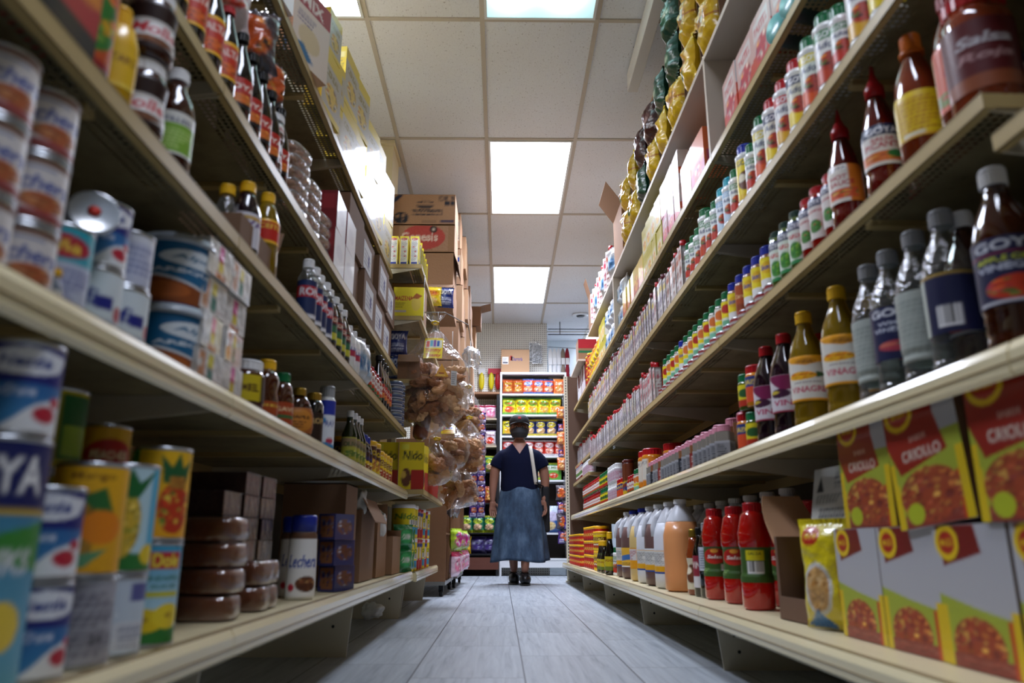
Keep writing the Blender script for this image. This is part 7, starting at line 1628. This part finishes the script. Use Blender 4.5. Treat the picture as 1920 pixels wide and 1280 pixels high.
for i, (x, c) in enumerate(((-.25, 'd8c41c'), (-.13, 'd8c81c'), (-.05, 'c2202c'))):
    p = empty('glove_packet', (x, YB - .05, 2.28))
    MB().ball((0, 0, 0), (.035, .025, .11), 14, 10).build('glove', mat('rubber_' + c, c, .4), p); MB().box(-.04, -.003, .09, .04, .003, .16).build('card', mat('card_red', 'c9404a', .6) if i else mat('cap_white'), p)
    tag(p, '%s rubber glove packet hanging on the pegboard, %s from the left' % (['yellow', 'yellow', 'red'][i], ORD[i + 1]), 'glove packet', 'rubber gloves on the pegboard')
# left dark back unit with sweets
B2 = empty('candy_shelf_unit', (-.50, 8.78, 0)); 
for x in (0, .44): MB().box(x, 0, 0, x + .03, .34, 2.06 if x else 1.9).build('side_post', BLKM, B2)
MB().box(.03, .33, 0, .44, .34, 1.7).build('back_panel', mat('shelf_back_dark'), B2)
for z in (.24, .47, .80, 1.15, 1.45, 1.77): MB().box(.03, 0, z - .016, .44, .33, z).build('shelf_board', mat('cream_board', 'b8a88c', .5) if z > 1.4 else BLKM, B2)
MB().box(-.02, -.01, 2.06, .472, .34, 2.085).build('top_board', WOOD, B2); MB().box(.0, -.005, .07, .47, .01, .2).build('plinth', mat('dark_wood', '5a3022', .5), B2)
tag(B2, 'dark shelf unit with sweets at the back left', 'shelf unit')
for (z, ks, nm) in ((1.77, ['pink_pack'] * 3, 'top'), (1.45, ['choc_purple', 'snack_dark', 'snack_red'], 'second'), (1.15, ['ch_mint', 'snack_dark', 'ch_mint'], 'third'), (.80, ['ch_brn', 'ch_org', 'ch_brn'], 'fourth'), (.47, ['ch_mint'] * 3, 'fifth'), (.24, ['yel_bag', 'choc_purple', 'choc_purple'], 'bottom')):
    for i, k in enumerate(ks):
        s = .19 / KINDS[k]['h'] if z != 1.77 else 1
        put(k, -.395 + i * .13, 8.86, z + .0015, random.uniform(-.2, .2), 'sweets bag on the %s shelf of the dark unit, %s from the left' % (nm, ORD[i + 1]), 'bags in the dark unit', scale=s)
# purple candy packets clipped on a strip at the end of the carton wall, and on the right side
def strip(x, y, ztop, n, dz, label, keys, plabel, grp, scale=1):
    s = empty('hanging_strip', (x, y, ztop)); MB().box(-.012, -.002, -n * dz - .05, .012, .002, .08).build('plastic_strip', thin_film('loose_film'), s)
    MB().tube([(0, 0, .08), (0, 0, .12)], .003, 6).build('hook', mat('dark_steel'), s); tag(s, label, 'display strip')
    for i in range(n):
        for q in (-1, 1):
            put(keys[(i + (q > 0)) % len(keys)], x + q * .035, y - .02 - .012 * (q > 0), ztop - (i + 1) * dz - .03, random.uniform(-.5, .5), plabel + ', %s %s from the top' % (['left', 'right'][q > 0], ORD[i + 1]), grp, scale=scale)
strip(-.235, 7.45, 1.62, 10, .10, 'clear strip of purple sweets at the end of the carton wall', ['purple_pack'], 'purple and orange candy packet on the left strip', 'purple candy packets', .85)
strip(.725, 8.797, 1.02, 4, .16, 'clear strip of purple snacks low on the right edge of the white unit', ['snack_dark', 'purple_pack'], 'purple snack packet on the right strip', 'purple snack packets', 1.0)
strip(.725, 8.797, 1.95, 5, .15, 'clear strip of small snacks high on the right edge of the white unit', ['ch_org', 'purple_pack'], 'small snack packet on the high right strip', 'small snacks on the high strip', .6)
for (x, yv, zz, nm) in ((-.235, 7.45, 1.74, 'left'), (.60, 8.2, 1.14, 'right'), (.595, 8.0, 2.07, 'high')):
    MB
# slotted upright and end panel of the right shelving
su = empty('slotted_upright', (.645, 7.49, 0)); MB().box(-.018, -.012, 0, .018, .012, 1.99).build('post', SLOT, su); MB().box(.018, -.008, .05, .42, .004, 1.99).build('end_panel', mat('end_panel_brown', '6a5040', .6), su)
MB().box(-.03, -.03, 0, .06, .03, .012).build('foot', BRM, su)
tag(su, 'cream slotted steel upright at the far end of the right shelving', 'upright')
# round ceiling vent
v = empty('ceiling_vent', (.95, 8.75, CEIL - .002)); MB().lathe([(.10, 0), (.10, -.008), (.06, -.02), (.055, -.012), (.001, -.012)], 32).build('rim', mat('cap_white'), v); MB().lathe([(.05, -.0125), (.045, -.024), (.001, -.024)], 24).build('core', mat('bolt_black'), v)
tag(v, 'round white ceiling vent near the right top, before the alcove', 'ceiling vent')
# ------------------------------------------------------------ the person walking toward the camera
SKIN = mat('skin', '8a5f4c', .5); HAIR = mat('dark_hair', '120d0c', .5)
NAVY = mat('navy_cotton', '0b1028', .9, bump=(90, .1), spec=.15); SHOE = mat('black_shoe', '0c0c0e', .4); MASKM = mat('grey_mask_cloth', '2b2c30', .8); CAPM = mat('black_cap_cloth', '0f0f12', .7)
m, nt, b, tc = nodes_mat('washed_denim', 0.85)
n = N(nt, 'TexNoise', Scale=6.0, Detail=5.0, Roughness=.65); mp_ = N(nt, 'Mapping'); mp_.inputs['Scale'].default_value = (1.6, 1.6, .7); nt.links.new(tc.outputs['Object'], mp_.inputs[0]); nt.links.new(mp_.outputs[0], n.inputs['Vector'])
nt.links.new(ramp(nt, n.outputs['Fac'], [(.3, '1d2b3d'), (.5, '33485f'), (.75, '5a7088')]), b.inputs['Base Color']); DENIM = m
PX, PY = .165, 7.05
PR = empty('person', (PX, PY, 0))
def skin_mesh(name, nodes, edges, m_, parent, sub=2, root=0, mats=None):
    me = bpy.data.meshes.new(name); me.from_pydata([n_[0] for n_ in nodes], edges, [])
    o = link(name, me, parent); me.materials.append(m_)
    mo = o.modifiers.new('skin', 'SKIN')
    for i, n_ in enumerate(nodes):
        sv = me.skin_vertices[0].data[i]; r = n_[1]; sv.radius = r if hasattr(r, '__len__') else (r, r); sv.use_root = i == root
    mo.use_smooth_shade = True
    s = o.modifiers.new('sub', 'SUBSURF'); s.levels = s.render_levels = sub
    return o
# bare body: one continuous surface (x right of picture, -y toward camera)
nd = []; ed = []
def add(p, r, prev=None):
    nd.append((p, r)); i = len(nd) - 1
    if prev is not None: ed.append((prev, i))
    return i
pel = add((0, 0, .80), (.15, .115)); wa = add((0, .0, .92), (.145, .105), pel); ch_ = add((0, .0, 1.08), (.15, .11), wa); sh = add((0, .0, 1.17), (.11, .075), ch_); nk = add((0, -.005, 1.262), (.056, .056), sh); hd0 = add((0, -.015, 1.31), (.058, .06), nk)
for s, arm in ((-1, [(-.165, .0, 1.14), (-.224, .0, 1.02), (-.236, -.0, .92), (-.246, -.02, .80), (-.246, -.03, .74), (-.246, -.033, .70)]), (1, [(.165, .0, 1.14), (.224, .01, 1.02), (.238, .01, .92), (.234, -.0, .81), (.224, -.02, .75), (.222, -.022, .71)])):
    p = sh
    for q, rr in zip(arm, (.053, .051, .046, .035, .027, .022)): p = add(q, rr, p)
    if s < 0: wl = p
    else: wr = p
for s, leg in ((-1, [(-.075, -.02, .70), (-.07, -.05, .42), (-.055, -.02, .20), (-.05, -.0, .10)]), (1, [(.075, -.04, .70), (.06, -.12, .44), (.045, -.17, .20), (.042, -.16, .10)])):
    p = pel
    for q, rr in zip(leg, (.085, .055, .042, .034)): p = add(q, rr, p)
body = skin_mesh('body', nd, ed, SKIN, PR)
def hand(wr_, side, name, curl):
    """palm and five separate fingers hanging down"""
    H_ = [((0, 0, 0), (.022, .016)), ((0, 0, -.04), (.030, .015)), ((0, -.002, -.075), (.033, .013))]; E = [(0, 1), (1, 2)]
    for k in range(4):
        x = (-.026 + k * .0175); L = (.052, .062, .058, .046)[k]
        a = len(H_); H_ += [((x, -.004, -.088), .0088), ((x * 1.08, -.012 - curl * .5, -.088 - L * .5), .0080), ((x * 1.1, -.022 - curl * 1.6, -.088 - L * .92), .0066)]
        E += [(2, a), (a, a + 1), (a + 1, a + 2)]
    t = side; a = len(H_); H_ += [((t * .034, -.008, -.035), .0105), ((t * .046, -.020, -.062), .0092), ((t * .042, -.030, -.084), .0078)]; E += [(1, a), (a, a + 1), (a + 1, a + 2)]
    o = skin_mesh(name, H_, E, SKIN, PR, 2); o.location = wr_; return o
h1 = hand((-.246, -.032, .735), 1, 'hand', .004); h2 = hand((.222, -.022, .745), -1, 'hand', .02); h1.scale = h2.scale = (1.12, 1.12, 1.12); h1.rotation_euler = (0, 0, .5); h2.rotation_euler = (0, 0, -.5)
# head
hm = MB(); hm.ball((0, 0, 0), 1, 32, 24)
for i, v in enumerate(hm.v):
    x, y, z = v; wz = 1 - .28 * max(0, -z) ** 1.6; yy = y * (1.0 if y > 0 else .93)
    nose = .016 * math.exp(-((x / .16) ** 2 + ((z + .05) / .28) ** 2)) if y < 0 else 0
    eye = -.006 * (math.exp(-(((abs(x) - .38) / .2) ** 2 + ((z - .08) / .12) ** 2))) if y < 0 else 0
    hm.v[i] = (x * .072 * wz, yy * .088 * (1 - .1 * max(0, -z)) - nose - eye, z * .108)
hd = hm.build('head', SKIN, PR, (0, -.022, 1.385)); hd.scale = (1.12, 1.08, 1.02)
for s in (-1, 1):
    MB().ball((s * .073, .0, -.005), (.010, .018, .028), 12, 8).build('ear', SKIN, hd)
    MB().ball((s * .027, -.077, .010), (.012, .008, .007), 12, 8).build('eye', mat('eye_white', 'b8b4b0', .3), hd); MB().ball((s * .027, -.084, .010), (.005, .003, .005), 10, 6).build('iris', HAIR, hd)
    MB().tube([(s * .012, -.086, .026), (s * .028, -.087, .031), (s * .044, -.078, .026)], .003, 6).build('eyebrow', HAIR, hd)
MB().tube([(-.02, -.084, -.052), (0, -.09, -.05), (.02, -.084, -.052)], .004, 6).build('mouth', mat('lips', '7a4038', .5), hd)
# hair
hr = MB(); hr.ball((0, .012, .012), (.079, .088, .104), 28, 20); hr2 = [v for v in hr.v]
for i, v in enumerate(hr.v):
    x, y, z = v
    if y < -.02 and z < .05: hr.v[i] = (x, -.02 + (y + .02) * .1, z)
hr.ball((0, .07, -.05), (.05, .03, .07), 14, 10)
hr.build('hair', HAIR, hd)
# mask
mk = MB()
n1, n2 = 20, 14
for j in range(n2 + 1):
    for i in range(n1 + 1):
        u, v = i / n1 * 2 - 1, j / n2 * 2 - 1
        a = u * 1.35; z = -.042 + v * .046 * (1 - .25 * u * u)
        rr = .080 * (1 - .20 * max(0, -v)) + .020 * math.exp(-(u / .35) ** 2) * (1 - .3 * v * v)
        mk.v.append((math.sin(a) * rr * .96, -math.cos(a) * rr * 1.12 , z))
for j in range(n2):
    for i in range(n1): q = j * (n1 + 1) + i; mk.f.append((q, q + 1, q + n1 + 2, q + n1 + 1)); mk.mi.append(0); mk.sm.append(True)
o = mk.build('face_mask', MASKM, hd); sm = o.modifiers.new('thick', 'SOLIDIFY'); sm.thickness = .002
# cap
cp = empty('cap_base', (0, 0, 0)); bpy.data.objects.remove(cp)
cm_ = MB(); cm_.lathe([(.086, 0), (.088, .02), (.082, .055), (.062, .082), (.03, .094), (.001, .096)], 36, sy=1.12)
cc = cm_.build('baseball_cap', CAPM, PR, (0, -.012, 1.425), (math.radians(-6), 0, 0)); cc.scale = (1.1, 1.08, 1)
br = MB(); nb = 16
for j in range(5):
    for i in range(nb + 1):
        a = (i / nb - .5) * 2.3; t = j / 4; R_ = .088 + t * .062 * math.cos(a * .62)
        br.v.append((math.sin(a) * (.086 + t * .004), -math.cos(a) * .094 - t * .060 * math.cos(a * .68), .006 - t * .016 - .018 * (abs(math.sin(a)) ** 2) * t))
for j in range(4):
    for i in range(nb): q = j * (nb + 1) + i; br.f.append((q, q + nb + 1, q + nb + 2, q + 1)); br.mi.append(0); br.sm.append(True)
o = br.build('brim', CAPM, cc); sm = o.modifiers.new('thick', 'SOLIDIFY'); sm.thickness = .004
MB().box(-.012, -.1005, .035, .012, -.094, .053).build('cap_emblem', mat('emblem_red', 'b3141c', .5), cc)
MB().ball((0, 0, .097), (.007, .007, .004), 10, 6).build('button', CAPM, cc)
# shirt: one lofted surface with sleeves fused into it
LO = [(.80, .172, .138), (.86, .176, .140), (.93, .172, .138), (1.0, .172, .138), (1.06, .174, .138), (1.12, .176, .130), (1.165, .166, .114), (1.20, .138, .096), (1.23, .100, .082), (1.252, .072, .070)]
tb = MB(); sg = 40; rg = []
for z, hw, dd in LO:
    rg.append(len(tb.v))
    for k in range(sg):
        a = 2 * PI * k / sg; c, s_ = math.cos(a), math.sin(a)
        tb.v.append((math.copysign(abs(c) ** .85, c) * hw, math.copysign(abs(s_) ** .85, s_) * dd, z))
for a, c in zip(rg, rg[1:]):
    for k in range(sg): j = (k + 1) % sg; tb.f.append((a + k, a + j, c + j, c + k)); tb.mi.append(0); tb.sm.append(True)
tb.f.append(tuple(rg[0] + k for k in range(sg))[::-1]); tb.f.append(tuple(rg[-1] + k for k in range(sg))); tb.mi += [0, 0]; tb.sm += [True, True]
for s in (-1, 1): tb.tube([(s * .09, 0, 1.16), (s * .15, 0, 1.13), (s * .195, 0, 1.085), (s * .222, .002, 1.03)], [.060, .068, .065, .064], 20)
TS = tb.build('tshirt', NAVY, PR)
rm = TS.modifiers.new('fuse', 'REMESH'); rm.mode = 'VOXEL'; rm.voxel_size = .009; rm.use_smooth_shade = True
smo = TS.modifiers.new('smooth', 'SMOOTH'); smo.iterations = 5; smo.factor = .6
# neckline: the V of bare skin
vn = MB(); nn = 16
def shirt_y(x, z):
    hw = np.interp(z, [l[0] for l in LO], [l[1] for l in LO]); dd = np.interp(z, [l[0] for l in LO], [l[2] for l in LO])
    c = min(.999, abs(x) / hw) ** (1 / .85); return -dd * (max(0, 1 - c * c) ** .5) ** .85
for j in range(nn + 1):
    t = j / nn; zz = 1.252 - .105 * t; hw = .068 * (1 - t) + .001
    for i in range(9):
        u = i / 8 * 2 - 1; vn.v.append((u * hw, shirt_y(u * hw, zz) - .0035, zz))
for j in range(nn):
    for i in range(8): q = j * 9 + i; vn.f.append((q, q + 9, q + 10, q + 1)); vn.mi.append(0); vn.sm.append(True)
VN = vn.build('bare_neckline', SKIN, PR)
# skirt: long A-line, folds, open below
sk = MB(); seg = 72; rows_ = 26
for j in range(rows_ + 1):
    t = j / rows_; z = .845 - t * .645; hw = .176 + .082 * t ** .8; hd_ = .140 + .066 * t
    for i in range(seg):
        a = 2 * PI * i / seg; fold = 1 + t * (.045 * math.sin(a * 6 + .6) + .03 * math.sin(a * 11 + 2)) ; hem = .012 * math.sin(a * 3 + 1) * t
        sk.v.append((math.cos(a) * hw * fold + .004, math.sin(a) * hd_ * fold - .02 * t, z + hem))
for j in range(rows_):
    for i in range(seg):
        k = (i + 1) % seg; q = j * seg; sk.f.append((q + i, q + seg + i, q + seg + k, q + k)); sk.mi.append(0); sk.sm.append(True)
SKO = sk.build('denim_skirt', DENIM, PR); sm = SKO.modifiers.new('thick', 'SOLIDIFY'); sm.thickness = .003
# shoes and socks
def shoe(loc, rz, pitch):
    r = MB(); r.ball((0, -.045, .045), (.044, .115, .046), 22, 14); r.ball((0, .03, .062), (.038, .055, .058), 18, 12)
    for i, v in enumerate(r.v): r.v[i] = (v[0], v[1], max(v[2], .002))
    o = r.build('shoe', SHOE, PR, loc, (pitch, 0, rz)); MB().prism([(.043 * math.cos(a) * (1 if math.sin(a) > 0 else .95), -.035 + .125 * math.sin(a)) for a in [2 * PI * k / 20 for k in range(20)]], 'z', 0, .014).build('sole', mat('bolt_black'), o)
    MB().tube([(-.02, -.06, .088), (.02, -.07, .086)], .0025, 6).build('lace', SHOE, o)
    return o
sh1 = shoe((-.052, .035, .004), .05, 0); sh2 = shoe((.046, -.125, .002), -.03, 0); sh1.scale = sh2.scale = (1.15, 1.0, 1.1)
for x, yv in ((-.05, .0), (.042, -.16)): MB().lathe([(.040, .05), (.041, .08), (.038, .098)], 16, (x, yv, 0)).build('sock', mat('dark_sock', '17171a', .8), PR)
# white strap and black tote bag
ST = MB(); pts = []
for k in range(13):
    t = k / 12; xx = .098 + .05 * t; zz_ = 1.222 - t * .35; pts.append((xx, shirt_y(xx, zz_) - .010, zz_))
for (x, y, z) in pts: ST.v += [(x - .016, y, z), (x + .016, y - .001, z)]
for k in range(12): q = 2 * k; ST.f.append((q, q + 1, q + 3, q + 2)); ST.mi.append(0); ST.sm.append(True)
bg = empty('tote_bag', (PX, PY, 0))
o = ST.build('strap', mat('white_canvas', 'c4beb2', .7), bg); sm = o.modifiers.new('thick', 'SOLIDIFY'); sm.thickness = .004
MB().tube([(.152, -.125, .885), (.20, -.09, .862), (.225, .0, .86)], .006, 8).build('handle', mat('black_canvas', '0d0d10', .8), bg)
bevel(MB().box(.20, -.04, .45, .275, .18, .86).build('bag_body', mat('black_canvas', '0d0d10', .8), bg), .02, 3)
tag(bg, 'black tote bag with white shoulder strap carried by the person', 'tote bag')
tag(PR, 'person in black cap and grey mask, navy shirt and long denim skirt', 'person')
